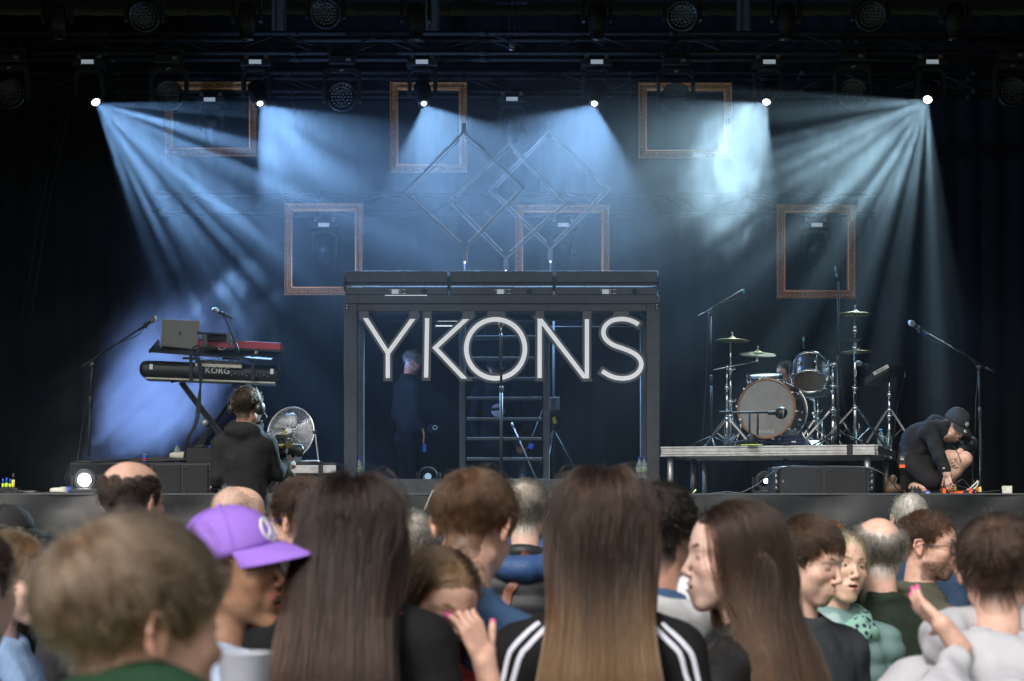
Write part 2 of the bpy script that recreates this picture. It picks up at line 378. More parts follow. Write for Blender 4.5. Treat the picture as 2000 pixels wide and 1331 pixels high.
for i, (yx, lx, ly, e0, e1, en, colr, gb) in enumerate(heads):
    base = W(yx, 112, TD)
    th = lightweight_head(base, True); th['label'] = 'lit moving head light ' + PLACE[i]; th['group'] = 'lit moving heads on the front truss'
    am = R((e0 + e1) / 2); half = R((e1 - e0) / 2); tilt = R((26, 29, 29, 29, 33, 31)[i])
    d = Vector((math.cos(am) * math.cos(tilt), -math.sin(tilt), -math.sin(am) * math.cos(tilt))).normalized()
    real = math.asin(min(.9, math.sin(half) * math.cos(tilt)))
    lens = W(lx, ly, TD - .12); piv = base + Vector((0, 0, -.36))
    hd = (lens - piv); L = hd.length; hd.normalize()
    mb = MB(); mb.lathe([(.05, -.10), (.085, -.07), (.095, 0), (.085, L * .55), (.06, L * .9), (.055, L - .006)], piv, hd, 20)
    mb.build('head', M['black_plastic'], th, world=True)
    lr = (.046, .032, .030, .034, .040, .046)[i]; MB().lathe([(.0, .0), (lr, .0), (lr*.9, .006), (.0, .014)], piv + hd * (L - .002), hd, 16).build('lens', M['lamp_on'], th, world=True)
    MB().lathe([(.05, L - .02), (.064, L - .02), (.064, L + .012), (.052, L + .012)], piv, hd, 20, cap=False).build('lens_hood', M['black_plastic'], th, world=True)
    ld = bpy.data.lights.new('beam', 'SPOT'); ld.energy = en * 2.4; ld.color = colr; ld.spot_size = 2 * real; ld.spot_blend = .12; ld.shadow_soft_size = .02
    gobo(ld, *gb)
    lo = bpy.data.objects.new('beam', ld); C.objects.link(lo)
    lo.location = lens + hd * .03 - th.location; lo.rotation_euler = d.to_track_quat('-Z', 'Y').to_euler(); lo.parent = th

# ------------------------------------------------------------------ roof rig: trusses, wash lights, beams
def truss(name, label, D, z0, z1, x0, x1, depth=.3, grp=None, rad=.025, step=.55):
    zc = (z0 + z1) / 2; th = thing(name, label, 'truss', (0, D, zc), 0, grp)
    for dy in (-depth/2, depth/2):
        for z in (z0, z1):
            MB().tube([(x0, dy, z - zc), (x1, dy, z - zc)], rad, 8).build('chord', M['truss'], th)
    me = None; n = int((x1 - x0) / step)
    for dy in (-depth/2, depth/2):
        for i in range(n):
            xa = x0 + i * step; a, b = ((z0, z1), (z1, z0))[i % 2]
            MB().tube([(xa, dy, a - zc), (xa + step, dy, b - zc)], .011, 5).build('brace', M['truss'], th)
    for x in np.arange(x0 + 2.0, x1, 2.0):
        for dy in (-depth/2, depth/2):
            for z in (z0, z1): MB().lathe([(.034, -.04), (.034, .04)], (x, dy, z - zc), (1, 0, 0), 8).build('coupler', M['truss'], th)
    return th
zt = lambda py, D: CAM_Z + (1010 - py) / F_PX * D
truss('front_truss', 'dark aluminium truss running the full width above the lit moving heads', 21.2, zt(110, 21.2), zt(72, 21.2), -6.3, 6.3)
truss('rear_truss', 'dim black truss crossing behind the moving heads at gold frame tops', 23.4, zt(184, 23.4), zt(148, 23.4), -6.6, 6.6)
truss('back_truss', 'thin hazy truss crossing mid height behind the three metal diamonds', 23.9, zt(419, 23.9), zt(381, 23.9), -4.3, 4.4, rad=.012)
truss('upper_truss', 'black truss at the very top of the picture holding unlit lights', 20.2, zt(-45, 20.2), zt(-75, 20.2), -5.6, 5.6)
for i, px in enumerate((545, 845, 1453)):
    a = W(px, 68, 22.6); mb = MB()
    th = thing('roof_post', 'pale wooden looking upright hanging down into the rig, ' + ('left one', 'middle one behind the third lit lamp', 'right one')[i], 'post', (a.x, 22.6, a.z), 0, 'pale uprights at the top')
    MB().box((0, 0, 1.0), (.155, .06, 2.0)).build('board', mat('pale_post', (.07, .065, .055), .6), th)
    MB().box((-.03, -.034, 1.0), (.02, .006, 2.0)).build('strip', M['truss'], th)
    MB().box((.06, -.034, 1.0), (.012, .006, 2.0)).build('strip', M['truss'], th)

def wash(px, py, D, label, tilt=0.0, roll=0.0, group='unlit round wash lights'):
    """round honeycomb LED wash light hanging in its yoke; (px, py) centre of the face"""
    c = W(px, py, D); th = thing('wash_light', label, 'stage light', c + Vector((0, 0, .5)), 0, group); z = -.5
    MB().box((0, .02, z + .375), (.27, .2, .09)).build('base', M['black_plastic'], th, bev=.008)
    MB().box((.07, -.082, z + .375), (.05, .004, .03)).build('display', mat('dim_label', (.25, .22, .2), .5), th)
    MB().box((0, .02, z + .46), (.3, .08, .05)).tube([(-.09, .02, z + .47), (-.09, .02, z + .56)], .012).tube([(.09, .02, z + .47), (.09, .02, z + .56)], .012).build('clamp', M['truss'], th)
    MB().prism([(-.2, z - .06), (-.2, z + .25), (-.16, z + .3), (.16, z + .3), (.2, z + .25), (.2, z - .06), (.165, z - .06), (.165, z + .2), (.11, z + .245), (-.11, z + .245), (-.165, z + .2), (-.165, z - .06)], 0, 0, -.045, .055).build('yoke', M['yoke'], th, bev=.006)
    MB().box((0, -.052, z + .27), (.045, .004, .02), Matrix.Rotation(-.25, 3, 'Y')).build('badge', M['alu'], th)
    d = Vector((0, -1, -math.tan(tilt))).normalized()
    MB().lathe([(.08, -.16), (.13, -.13), (.155, -.02), (.158, .03), (.145, .035), (.14, .02), (.0, .02)], (0, 0, z), d, 26, cap=False).build('head', M['black_plastic'], th)
    mb = MB(); ur = Vector((0, 0, 1)).cross(d).normalized(); uu = d.cross(ur); k = 0
    for rr, n in ((0, 1), (.034, 6), (.068, 12), (.104, 18)):
        for j in range(n):
            a = 2 * PI * j / n + roll
            p = Vector((0, 0, z)) + d * .022 + ur * rr * math.cos(a) + uu * rr * math.sin(a)
            mb.lathe([(.013, 0), (.012, .006), (.006, .009)], p, d, 7)
    mb.build('led_lenses', M['led_lens'], th)['kind'] = 'stuff'
    return th
WL = [(20, 185, 'at the far left edge of the lamp row'), (330, 187, 'between the first and second lit lamps'), (668, 190, 'between the second and third lit lamps'),
      (1320, 192, 'in front of the upper right gold frame'), (1665, 183, 'between the two right lit lamps'), (1976, 181, 'at the far right edge of the lamp row')]
for px, py, s in WL: wash(px, py, 20.9, 'unlit round honeycomb wash light ' + s)
for px, py, s in [(282, 32, 'first of the four at the top edge'), (636, 25, 'second of the four at the top edge'), (1332, 30, 'third of the four at the top edge'), (1700, 30, 'fourth of the four at the top edge')]:
    wash(px, py, 20.0, 'unlit round wash light ' + s, tilt=.5, group='unlit wash lights on the upper truss')
# unlit moving heads: top row, cut by the frame, and those behind
def unlit_head(px, py_base, D, label, group, drop=(0, -.35, -1), scale=1.0, glow=None):
    base = W(px, py_base, D); th = lightweight_head(base, False); th['label'] = label; th['group'] = group; th.scale = (scale,)*3
    d = Vector(drop).normalized(); piv = Vector((0, 0, -.36))
    MB().lathe([(.05, -.12), (.085, -.08), (.095, 0), (.085, .12), (.062, .22), (.07, .23)], piv, d, 18).build('head', M['black_plastic'], th)
    MB().lathe([(.0, .231), (.056, .231), (.05, .236), (0, .24)], piv, d, 14).build('lens', M['lens_glass'], th)
    return th
for i, px in enumerate((112, 482, 812, 1166, 1535, 1865)):
    unlit_head(px, -38, 19.9, 'unlit moving head hanging from the upper truss, number ' + ('one', 'two', 'three', 'four', 'five', 'six')[i] + ' from the left', 'unlit moving heads on the upper truss', (0, .05, -1))
unlit_head(1000, 185, 23.0, 'unlit moving head hanging at the centre above the diamonds', 'unlit moving heads further back', (0, .3, -.2))
unlit_head(412, 186, 23.0, 'unlit moving head inside the top left gold frame', 'unlit moving heads further back', (0, .3, -.5))
unlit_head(634, 430, 23.6, 'unlit moving head showing inside the lower left gold frame', 'unlit moving heads on the back truss', (0, .3, -.2))
unlit_head(1100, 430, 23.6, 'unlit moving head showing inside the lower middle gold frame', 'unlit moving heads on the back truss', (0, .3, -.2))
unlit_head(1593, 430, 23.6, 'unlit moving head showing inside the lower right gold frame', 'unlit moving heads on the back truss', (0, .3, -.2))
# chain hoist at the centre of the rig, rope at the left
hp = W(1000, 12, 21.6)
th = thing('chain_hoist', 'dark chain hoist hanging above the centre of the stage', 'chain hoist', hp)
MB().box((0, 0, .1), (.34, .22, .12)).build('housing', M['black_metal'], th, bev=.01)
for dx in (-.03, .03): MB().tube([(dx, 0, .04), (dx, 0, -.38)], .006, 6).build('chain', M['truss'], th)
MB().lathe([(.02, -.5), (.035, -.45), (.02, -.38)], (0, 0, 0)).build('hook', M['alu'], th)
for i, (pa, pb) in enumerate((((140, 190), (60, 620)), ((128, 190), (40, 640)))):
    o = MB().tube([W(*pa, 22.5), W((pa[0]+pb[0])/2 - 6, (pa[1]+pb[1])/2, 22.5), W(*pb, 22.5)], .008, 5).build('rope', M['truss'])
    tag(o, 'thin slack cable hanging at the dark left side, ' + ('upper', 'lower') [i] + ' of the pair', 'cable', 'slack cables at the left')

# ------------------------------------------------------------------ gold picture frames hung behind the haze
def picture_frame(x0, y0, x1, y1, D, label):
    a = W(x0, y1, D); b = W(x1, y0, D); w = b.x - a.x; h = b.z - a.z; t = S(17, D)
    th = thing('picture_frame', label, 'picture frame', (a.x, D, a.z), 0, 'empty gold picture frames')
    def rail(q0, q1, inward, name):
        q0 = Vector(q0); q1 = Vector(q1); n = Vector(inward); e = (q1 - q0).normalized()
        # moulded section: (inset, height) pairs, mitred at both ends
        sec = [(0, 0), (0, .035), (.12, .05), (.25, .03), (.55, .022), (.66, .05), (.8, .04), (1.0, .012), (1.0, 0)]
        V = []
        for q, sgn in ((q0, 1), (q1, -1)):
            for s_, hh in sec: V.append(q + n * s_ * t + e * sgn * s_ * t - Vector((0, hh, 0)))
        k = len(sec); mb = MB(); mb.add(V, [(i, i + 1, i + 1 + k, i + k) for i in range(k - 1)])
        mb.build(name, M['gold'], th)
        # beaded inner edge, its brightness put into a lighter gold colour
        mb = MB(); L = (q1 - q0).length - 2 * t * .8
        mb.tube([q0 + n*t*.86 + e*t*.86 - Vector((0, .042, 0)), q1 + n*t*.86 - e*t*.86 - Vector((0, .042, 0))], S(1.3, D), 6)
        mb.build('gilt_bead', M['gold_bead'], th)
        # leaf ornaments along the rail
        mb = MB(); m = int((q1 - q0).length / .045)
        for i in range(1, m):
            p = q0 + e * ((q1 - q0).length * i / m) + n * t * (.4 if .5 < i < m - .5 else .5) - Vector((0, .03, 0))
            if t*.9 < (p - q0).dot(e) < (q1 - q0).length - t*.9: mb.ball(p, .013, (1, .6, 1), 6)
        mb.build('ornaments', M['gold'], th)['kind'] = 'stuff'
    A, B, C_, D_ = (0, 0, 0), (w, 0, 0), (w, 0, h), (0, 0, h)
    rail(A, B, (0, 0, 1), 'bottom_rail'); rail(D_, C_, (0, 0, -1), 'top_rail'); rail(A, D_, (1, 0, 0), 'side_rail'); rail(B, C_, (-1, 0, 0), 'side_rail')
    for fx in (.25, .75): MB().tube([(w * fx, .01, h), (w * fx, .01, h + .9)], .003, 4).build('wire', M['truss'], th)
    return th
picture_frame(322, 160, 503, 306, 23.2, 'gold frame at upper left crossed by fanning light rays')
picture_frame(762, 161, 913, 338, 23.2, 'upright gold frame behind the third lit lamp')
picture_frame(1247, 162, 1430, 310, 23.2, 'gold frame at upper right behind a wash light')
picture_frame(556, 397, 710, 577, 23.2, 'gold frame left of the sign structure at its top edge')
picture_frame(1006, 400, 1191, 580, 23.2, 'gold frame half hidden behind the top of the sign structure')
picture_frame(1517, 400, 1671, 584, 23.2, 'gold frame hanging above the drum kit')

# ------------------------------------------------------------------ three interlocked diamonds
def diamond(T, L_, B_, R_, D, label, tb=4.0):
    pts = [W(*q, D) for q in (T, R_, B_, L_)]
    th = thing('diamond_frame', label, 'metal frame', (pts[2].x, D, pts[2].z), 0, 'interlocked diamond frames')
    for i in range(4):
        p, q = pts[i], pts[(i + 1) % 4]; e = (q - p).normalized()
        MB().bar(p, q, S(tb, D), S(tb, D), up=(0, 1, 0)).build('bar', M['diamond'], th, world=True)
        n = Vector((-e.z, 0, e.x)); c = sum(pts, Vector()) / 4
        if (c - p).dot(n) < 0: n = -n
        MB().bar(p + n*S(6, D) + e*.08, q + n*S(6, D) - e*.08, S(1.6, D), S(2, D), up=(0, 1, 0)).build('light_strip', M['alu'], th, world=True)
    MB().box(pts[0] + Vector((0, 0, .04)), (.045, .04, .09)).build('lug', M['diamond'], th, world=True)
    b = pts[2]; zb = zt(531, 20.0)
    MB().tube([b, (b.x, D, zt(531, D))], .009, 6).box((b.x, D, b.z - .06), (.05, .05, .1)).build('post', M['diamond'], th, world=True)
    MB().ball((b.x, D - .03, b.z - .13), .012, n=8).build('indicator', M['led_small'], th, world=True)
M['diamond'] = mat('diamond', (.22, .22, .24), .6, .1)
diamond((906, 258), (789, 377), (908, 489), (1025, 368), 20.4, 'large left diamond of metal bars above the sign')
diamond((996, 281), (876, 391), (988, 506), (1108, 398), 20.62, 'middle diamond of metal bars, hung lowest of three')
diamond((1072, 254), (955, 373), (1075, 488), (1192, 370), 20.84, 'large right diamond of metal bars above the sign')

# ------------------------------------------------------------------ portal with its sign
PD = 19.5; PB = 20.4
pt = thing('sign_portal', 'tall grey steel portal that carries the white lettering', 'portal', (W(980, 965, PD).x, PD, FLOOR))
def pbox(x0, y0, x1, y1, D0, D1, name, m=None, parent=pt, bev=.004):
    """box whose front face covers photo pixels x0..x1, y0..y1 at distance D0"""
    a = W(x0, y1, D0); b = W(x1, y0, D0)
    return MB().box(((a.x + b.x)/2, (D0 + D1)/2, (a.z + b.z)/2), (b.x - a.x, D1 - D0, b.z - a.z)).build(name, m or M['portal_grey'], parent, world=True, bev=bev)
pbox(672, 593.5, 697, 966, PD, PD + .12, 'post'); pbox(1263, 593.5, 1288, 966, PD, PD + .12, 'post')
xa = W(672, 0, PD).x; xb = W(1288, 0, PD).x
for x in (xa, xb - .125):
    MB().box((x + .0625, PB + .06, (FLOOR + zt(597, PD)) / 2), (.125, .12, zt(597, PD) - FLOOR)).build('post', M['portal_grey'], pt, world=True, bev=.004)
    MB().box((x + .0625, (PD + PB)/2 + .06, zt(600, PD)), (.11, PB - PD - .125, .08)).build('side_beam', M['portal_grey'], pt, world=True)
pbox(697.5, 594, 1262.5, 608.5, PD + .004, PD + .12, 'top_beam')
MB().box(((xa + xb)/2, PB + .06, zt(600, PD)), (xb - xa - .26, .11, .075)).build('top_beam', M['portal_grey'], pt, world=True)
pbox(697.5, 936, 1262.5, 966, PD + .004, PD + .12, 'base_beam')
pbox(674, 576.5, 1288, 592.8, PD - .03, PB, 'header_beam')
for i in range(29):
    p = W(681 + i * 20.9, 586.5, PD - .031)
    MB().lathe([(.005, 0), (.005, .003), (.003, .005)], p, (0, -1, 0), 8).build('bolt', M['black_metal'], pt, world=True)
for x in (677.5, 1283):
    pbox(x - 4, 593.5, x + 4, 606, PD - .006, PD - .001, 'corner_plate', M['black_metal'], bev=0)
    for y in (596.5, 602.5): MB().lathe([(.009, 0), (.009, .004), (.005, .006)], W(x, y, PD - .006), (0, -1, 0), 10).build('bolt', M['white'], pt, world=True)
# three strip lights on top of the portal
for i, (x0, x1) in enumerate(((672, 875.5), (877.5, 1081), (1083, 1286))):
    a = W(x0, 575.5, PD - .02); b = W(x1, 530, PD - .02)
    st = thing('strip_light', 'long strip light lying on the portal, ' + ('left', 'middle', 'right')[i] + ' of the three', 'strip light', ((a.x + b.x)/2, PD, zt(576, PD)), 0, 'strip lights on the portal')
    pbox(x0 + 2, 562, x1 - 1, 575.8, PD - .02, PD + .16, 'base', parent=st)
    pbox(x0 + 3, 552, x1 - 2, 557, PD + .03, PD + .1, 'hinge_rail', M['black_plastic'], st)
    pbox(x0 + 3, 557.3, x1 - 2, 559, PD + .0, PD + .1, 'lens_strip', M['lens_glass'], st, 0)
    pbox(x0 + 2, 529.5, x1 - 1, 551.6, PD - .01, PD + .14, 'head', M['strip_head'] if 'strip_head' in M else M['portal_grey'], st)
    for q in (x0 + .5, x1 - .8): pbox(q - 1.2, 540, q + 1.6, 568, PD - .026, PD + .1, 'bracket', M['black_metal'], st, 0)
    cx = x0 + 97
    pbox(cx - 4, 565.5, cx + 9.5, 574.5, PD - .024, PD - .021, 'screen', M['screen_grey'], st, 0)
    for k in range(4): pbox(cx + 11, 565.5 + k * 2.4, cx + 13, 566.6 + k * 2.4, PD - .024, PD - .021, 'key', M['white'], st, 0)
    for (u, v, w_) in ((17, 565.6, 6), (17, 573, 6), (-8.5, 566, 3)): pbox(cx + u, v, cx + u + w_, v + 1.2, PD - .024, PD - .021, 'print', M['alu'], st, 0)
    MB().lathe([(.026, 0), (.026, .004), (.02, .008)], W(x0 + 156, 569.5, PD - .02), (0, -1, 0), 16).build('fan_cover', M['black_metal'], st, world=True)
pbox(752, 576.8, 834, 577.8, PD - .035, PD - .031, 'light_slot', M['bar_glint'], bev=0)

# sign letters
def ribbon(pts, hw, c0=None, c1=None, miter=True):
    """outline polygons of a stroke of half width hw through (x, y) pixel points, y down; c0, c1: y of a horizontal cut"""
    P = [np.array(p, float) for p in pts]; n = len(P); Lf = []; Rt = []
    for i in range(n):
        d0 = P[i] - P[i-1] if i else P[1] - P[0]; d1 = P[i+1] - P[i] if i < n-1 else P[-1] - P[-2]
        d0 = d0 / np.linalg.norm(d0); d1 = d1 / np.linalg.norm(d1); t = d0 + d1; t /= np.linalg.norm(t)
        nn = np.array([-t[1], t[0]]); k = hw / max(.25, nn @ np.array([-d0[1], d0[0]]))
        l, r = P[i] + nn*k, P[i] - nn*k
        for cut, idx, d in ((c0, 0, d0), (c1, n-1, d1)):
            if cut is not None and i == idx: l = l + d * (cut - l[1]) / d[1]; r = r + d * (cut - r[1]) / d[1]
        Lf.append(l); Rt.append(r)
    return Lf, Rt
def stroke(mb, pts, hw, D0, D1, c0=None, c1=None, closed=False):
    if closed:
        P = np.array(pts); c = P.mean(0); dirs = (P - c) / np.linalg.norm(P - c, axis=1)[:, None]
        Lf, Rt = P + dirs*hw, P - dirs*hw
    else: Lf, Rt = ribbon(pts, hw, c0, c1)
    n = len(Lf); V = []
    for D in (D0, D1):
        for q in list(Lf) + list(Rt):
            w = W(q[0], q[1], PD - .05); V.append((w.x, D, w.z))
    Fc = []; m = n if closed else n - 1
    for i in range(m):
        j = (i + 1) % n
        Fc += [(i, j, n + j, n + i), (2*n + i, 3*n + i, 3*n + j, 2*n + j), (i, 2*n + i, 2*n + j, j), (n + i, n + j, 3*n + j, 3*n + i)]
    if not closed: Fc += [(0, n, 3*n, 2*n), (n - 1, 3*n - 1, 4*n - 1, 2*n - 1)]
    mb.add(V, Fc)
def smooth_curve(pts, k=6):
    out = []; P = [np.array(p, float) for p in pts]
    for i in range(len(P) - 1):
        p0, p1, p2, p3 = P[max(i-1, 0)], P[i], P[i+1], P[min(i+2, len(P)-1)]
        for j in range(k):
            t = j / k; out.append(.5*((2*p1) + (-p0+p2)*t + (2*p0-5*p1+4*p2-p3)*t*t + (-p0+3*p1-3*p2+p3)*t**3))
    return out + [P[-1]]
Ocirc = [(968 + 57.3*math.cos(a), 682 + 57.6*math.sin(a)) for a in np.linspace(0, 2*PI, 64, endpoint=False)]
Spts = smooth_curve([(1247, 634.5), (1239, 629.5), (1226, 625), (1212, 623.7), (1195, 627), (1182.5, 637), (1178.4, 650), (1182.5, 662), (1196, 673.5), (1216, 681), (1236, 689.5), (1248.5, 700), (1252.7, 713), (1247, 727), (1232.5, 737), (1214.5, 739.7), (1195, 736), (1176, 725.6)], 4)
def ext(p, q, k):     # lengthen a stroke end
    p = np.array(p, float); q = np.array(q, float); d = p - q; return tuple(p + d / np.linalg.norm(d) * k)
Sb = [ext(Spts[0], Spts[1], 6)] + Spts + [ext(Spts[-1], Spts[-2], 6)]
LET = {  # strokes: centre line, c0, c1 for the white band; the border runs 5 px past each end
    'Y': [([(714.5, 623), (757.5, 690), (757.5, 739)], 622, 739), ([(806, 624), (757.9, 690)], 623.5, None)],
    'K': [([(834.3, 622), (832.3, 738)], None, None), ([(910, 624.5), (850, 680), (906.5, 739.5)], 624, 740)],
    'O': None,
    'N': [([(1054, 623), (1054, 739)], None, None), ([(1054.5, 624), (1143, 739)], 623, 739.5), ([(1146.3, 624), (1146.3, 739.5)], None, None)],
    'S': None}
TABS = {'Y': [(701, 720), (799, 818)], 'K': [(826, 842.5), (903, 926)], 'O': [(952, 987)], 'N': [(1045.5, 1062), (1138, 1155)], 'S': [(1198, 1228)]}
for ch, st in LET.items():
    cx = {'Y': 757, 'K': 870, 'O': 968, 'N': 1100, 'S': 1215}[ch]
    th = thing('sign_letter', 'large white letter %s with a grey border hanging in the portal' % ch, 'sign letter', (W(cx, 680, PD).x, PD, zt(740, PD)), 0, 'letters of the sign')
    dB, dW = PD - .05, PD - .058
    bm = MB(); wm = MB()
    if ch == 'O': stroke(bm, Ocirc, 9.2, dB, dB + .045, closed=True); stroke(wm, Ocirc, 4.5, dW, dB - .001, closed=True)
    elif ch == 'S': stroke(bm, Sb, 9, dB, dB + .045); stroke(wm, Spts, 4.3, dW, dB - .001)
    else:
        for k, (pts, c0, c1) in enumerate(st):
            e = .0012 * k; top, bot = 617.5, 744.5
            p2 = list(pts)
            p2[0] = ext(p2[0], p2[1], 6)
            last_free = not (ch == 'Y' and k == 1)
            if last_free: p2[-1] = ext(p2[-1], p2[-2], 6)
            dg = abs(pts[0][0] - pts[1][0]) > 4
            stroke(bm, p2, 8.7, dB + e, dB + .045 + e, top if dg else None, (bot if (abs(pts[-1][0]-pts[-2][0]) > 4) and last_free else None))
            stroke(wm, pts, 4.1, dW + e, dB - .001 + e * .5, c0 if dg else None, c1 if (abs(pts[-1][0]-pts[-2][0]) > 4 and last_free) else None)
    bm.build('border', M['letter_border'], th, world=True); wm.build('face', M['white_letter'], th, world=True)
    for x0, x1 in TABS[ch]: pbox(x0, 608.7, x1, 619, PD - .045, PD - .02, 'hanging_tab', M['letter_border'], th, 0)

# stair unit standing in the portal
sd = 20.9
th = thing('stair_unit', 'open dark metal steps standing inside the portal', 'stairs', (W(986, 960, sd).x, sd, FLOOR))
for x0, x1 in ((898, 909), (1061, 1073)): 
    a = W(x0, 640, sd); b = W(x1, 640, sd)
    MB().box(((a.x+b.x)/2, sd, (FLOOR + zt(640, sd))/2), (b.x-a.x, .09, zt(640, sd) - FLOOR)).build('post', M['portal_grey'], th, world=True, bev=.003)
for k, y in enumerate((658, 700, 740, 779, 819.5, 858, 897.5)):
    a = W(912, y, sd - .02*k); b = W(1058, y, sd - .02*k)
    MB().box(((a.x+b.x)/2, sd + .15 - .05*k, a.z), (b.x-a.x, .22, .028)).build('step', M['portal_grey'], th, world=True, bev=.003)
# fluorescent-looking light bars leaning behind the letters
for i, (x0, y0, x1) in enumerate(((851, 637, 884), (855, 627, 893), (866, 620, 903), (883, 614, 903))):
    a = W(x0, y0, 21.6); b = W(x1, y0, 21.6)
    lb = thing('light_bar', 'thin bright bar between the letters Y and K, ' + ('lowest', 'second lowest', 'second highest', 'highest')[i] + ' of the stack', 'light bar', a, 0, 'bright bars behind the letter K')
    MB().tube([a, b], .007, 8).build('tube', M['bar_glint'], lb, world=True); MB().box(a + Vector((0, .03, 0)), (.02, .05, .03)).build('bracket', M['black_metal'], lb, world=True)
a = W(1075, 638, 21.6); b = W(1240, 638.5, 21.6)
lb = thing('light_bar', 'long thin dim bar crossing behind the letters N and S', 'light bar', a)
MB().tube([a, b], .005, 8).build('tube', M['alu'], lb, world=True); MB().box((a + b)/2 + Vector((0, .04, .02)), (.05, .06, .03)).build('bracket', M['black_metal'], lb, world=True)
# tripod stand with a dimmer box at the right inside the portal
td = 21.4; p = W(1083, 900, td)
th = thing('tripod_stand', 'tall black stand with a box clamped on it right of the stairs', 'stand', (p.x - .01, td, FLOOR))
MB().tube([(0, 0, .02), (0, 0, zt(620, td) - FLOOR)], .017, 10).tube([(0, 0, .9), (0, 0, .96)], .026, 10).build('pole', M['black_metal'], th)
for a in (.2, 2.3, 4.4): MB().tube([(0, 0, .75), (.42*math.cos(a), .42*math.sin(a), .0)], .011, 8).build('leg', M['black_metal'], th)
MB().box((.0, -.08, zt(790, td) - FLOOR), (.13, .1, .14)).build('box', M['portal_grey'], th, bev=.006)
MB().box((0, -.134, zt(785, td) - FLOOR), (.05, .006, .06)).build('panel', M['black_plastic'], th)
MB().tube([(.0, -.02, zt(815, td) - FLOOR), (.02, -.02, zt(828, td) - FLOOR)], .02, 8).build('tape', M['yellow'], th)

# ------------------------------------------------------------------ things on the stage
def top(px, D, z=None): p = W(px, 900, D); return Vector((p.x, D, FLOOR if z is None else z))
def cable(pts, r, label, m=None, group=None, name='cable'):
    o = MB().tube(smooth3(pts), r, 6).build(name, m or M['black_plastic']); tag(o, label, 'cable', group); return o
def smooth3(pts, k=5):
    P = [np.array(p, float) for p in pts]; out = []
    for i in range(len(P) - 1):
        p0, p1, p2, p3 = P[max(i-1, 0)], P[i], P[i+1], P[min(i+2, len(P)-1)]
        for j in range(k):
            t = j/k; out.append(.5*((2*p1) + (-p0+p2)*t + (2*p0-5*p1+4*p2-p3)*t*t + (-p0+3*p1-3*p2+p3)*t**3))
    return [tuple(q) for q in out] + [tuple(P[-1])]

def mic_stand(name, label, base, piv, tip, tail, mic='ball', tri=False, D=18.6, sag=True, group='microphone stands', color='black_metal', base_z=None, collar=.5):
    """boom stand through photo pixels: pole foot, pivot, boom tip, boom tail"""
    bz = FLOOR if base_z is None else base_z
    b = W(base[0], base[1], D); b.z = bz; p = W(piv[0], piv[1], D); p.x = b.x + (p.x - b.x); t = W(tip[0], tip[1], D - .05); q = W(tail[0], tail[1], D + .03)
    th = thing(name, label, 'microphone stand', (b.x, D, bz), 0, group)
    mid = b.lerp(p, collar)
    MB().tube([b + Vector((0, 0, .03)), mid], .013, 10).tube([mid, p], .0095, 10).build('pole', M[color], th, world=True)
    MB().lathe([(.014, -.05), (.018, -.045), (.018, .04), (.012, .055)], mid, (p - b).normalized(), 12).build('clutch', M['black_plastic'], th, world=True)
    if tri:
        for a in (.5, 2.6, 4.7): MB().tube([b + Vector((0, 0, .12)), b + Vector((.30*math.cos(a), .30*math.sin(a), .012))], .009, 8).ball(b + Vector((.30*math.cos(a), .30*math.sin(a), .015)), .015, n=8).build('leg', M[color], th, world=True)
    else: MB().lathe([(0, 0), (.13, 0), (.13, .012), (.11, .022), (.02, .03), (.016, .06)], b, (0, 0, 1), 24).build('base', M[color], th, world=True)
    MB().lathe([(.0, -.022), (.02, -.02), (.024, 0), (.02, .02), (0, .022)], p, (0, 1, 0), 12).box(p, (.02, .05, .04)).build('swivel', M['black_plastic'], th, world=True)
    if mic != 'clip':
        MB().tube([q, t], .0075, 8).tube([q, q.lerp(t, .12)], .013, 10).tube([q.lerp(t, .42), q.lerp(t, .50)], .0105, 8).build('boom', M[color], th, world=True)
    if sag:
        c = [t, t.lerp(q, .12) + Vector((0, -.01, -.05)), t.lerp(q, .35) + Vector((0, -.01, -.018)), t.lerp(q, .6) + Vector((0, -.012, .01)), p + Vector((-.02, -.012, -.02)),
             p + Vector((-.03, -.01, -.3)), b.lerp(p, .5) + Vector((-.05, -.01, 0)), b + Vector((-.09, -.01, .12)), b + Vector((-.1, -.02, .01))]
        MB().tube(smooth3(c), .0038, 6).build('cable', M['black_plastic'], th, world=True)
    return th, t, (t - q).normalized(), p, b
def handheld(th, at, d, blue=False):
    """vocal microphone: tapered body, collar and wire ball; at = the clip, d = way the ball points"""
    m = thing('microphone', 'x', 'microphone'); bpy.data.objects.remove(m)
    mb = MB(); mb.lathe([(.009, -.10), (.0105, -.09), (.013, .0), (.016, .045), (.019, .06)], at, d, 14); b = mb.build('microphone', M['black_plastic'], None)
    g = MB(); g.lathe([(.0195, .058), (.0255, .072), (.0275, .09), (.024, .108), (.014, .12), (0, .123)], at, d, 16, cap=False); h = g.build('grille', M['mic_grille'], b)
    MB().lathe([(.0275, .083), (.0285, .084), (.0285, .088), (.0275, .089)], at, d, 16, cap=False).build('band', M['alu'], b)
    c = MB(); c.lathe([(.0185, -.03), (.0195, .02)], at, d, 12).box(at - Vector((0, 0, .025)), (.014, .02, .03)).build('clip', M['black_plastic'], b)
    if blue: MB().lathe([(.0115, -.095), (.013, -.09), (.013, -.07), (.0115, -.065)], at, d, 12).build('ring', M['blue'], b)
    return b
M['mic_grille'] = mat('mic_grille', (.32, .31, .29), .4, .8, bump=1.0, bscale=900)
# left singer
th, t, d, p, b = mic_stand('microphone_stand', 'black boom microphone stand standing left of the keyboards', (173, 905), (179, 712), (286, 634), (156, 719), D=18.5, base_z=zt(905, 18.5), collar=.62)
tag(handheld(th, t, (W(298, 625, 18.45) - W(270, 646, 18.5)).normalized()), 'microphone on the boom stand left of the laptop', 'microphone', 'vocal microphones')
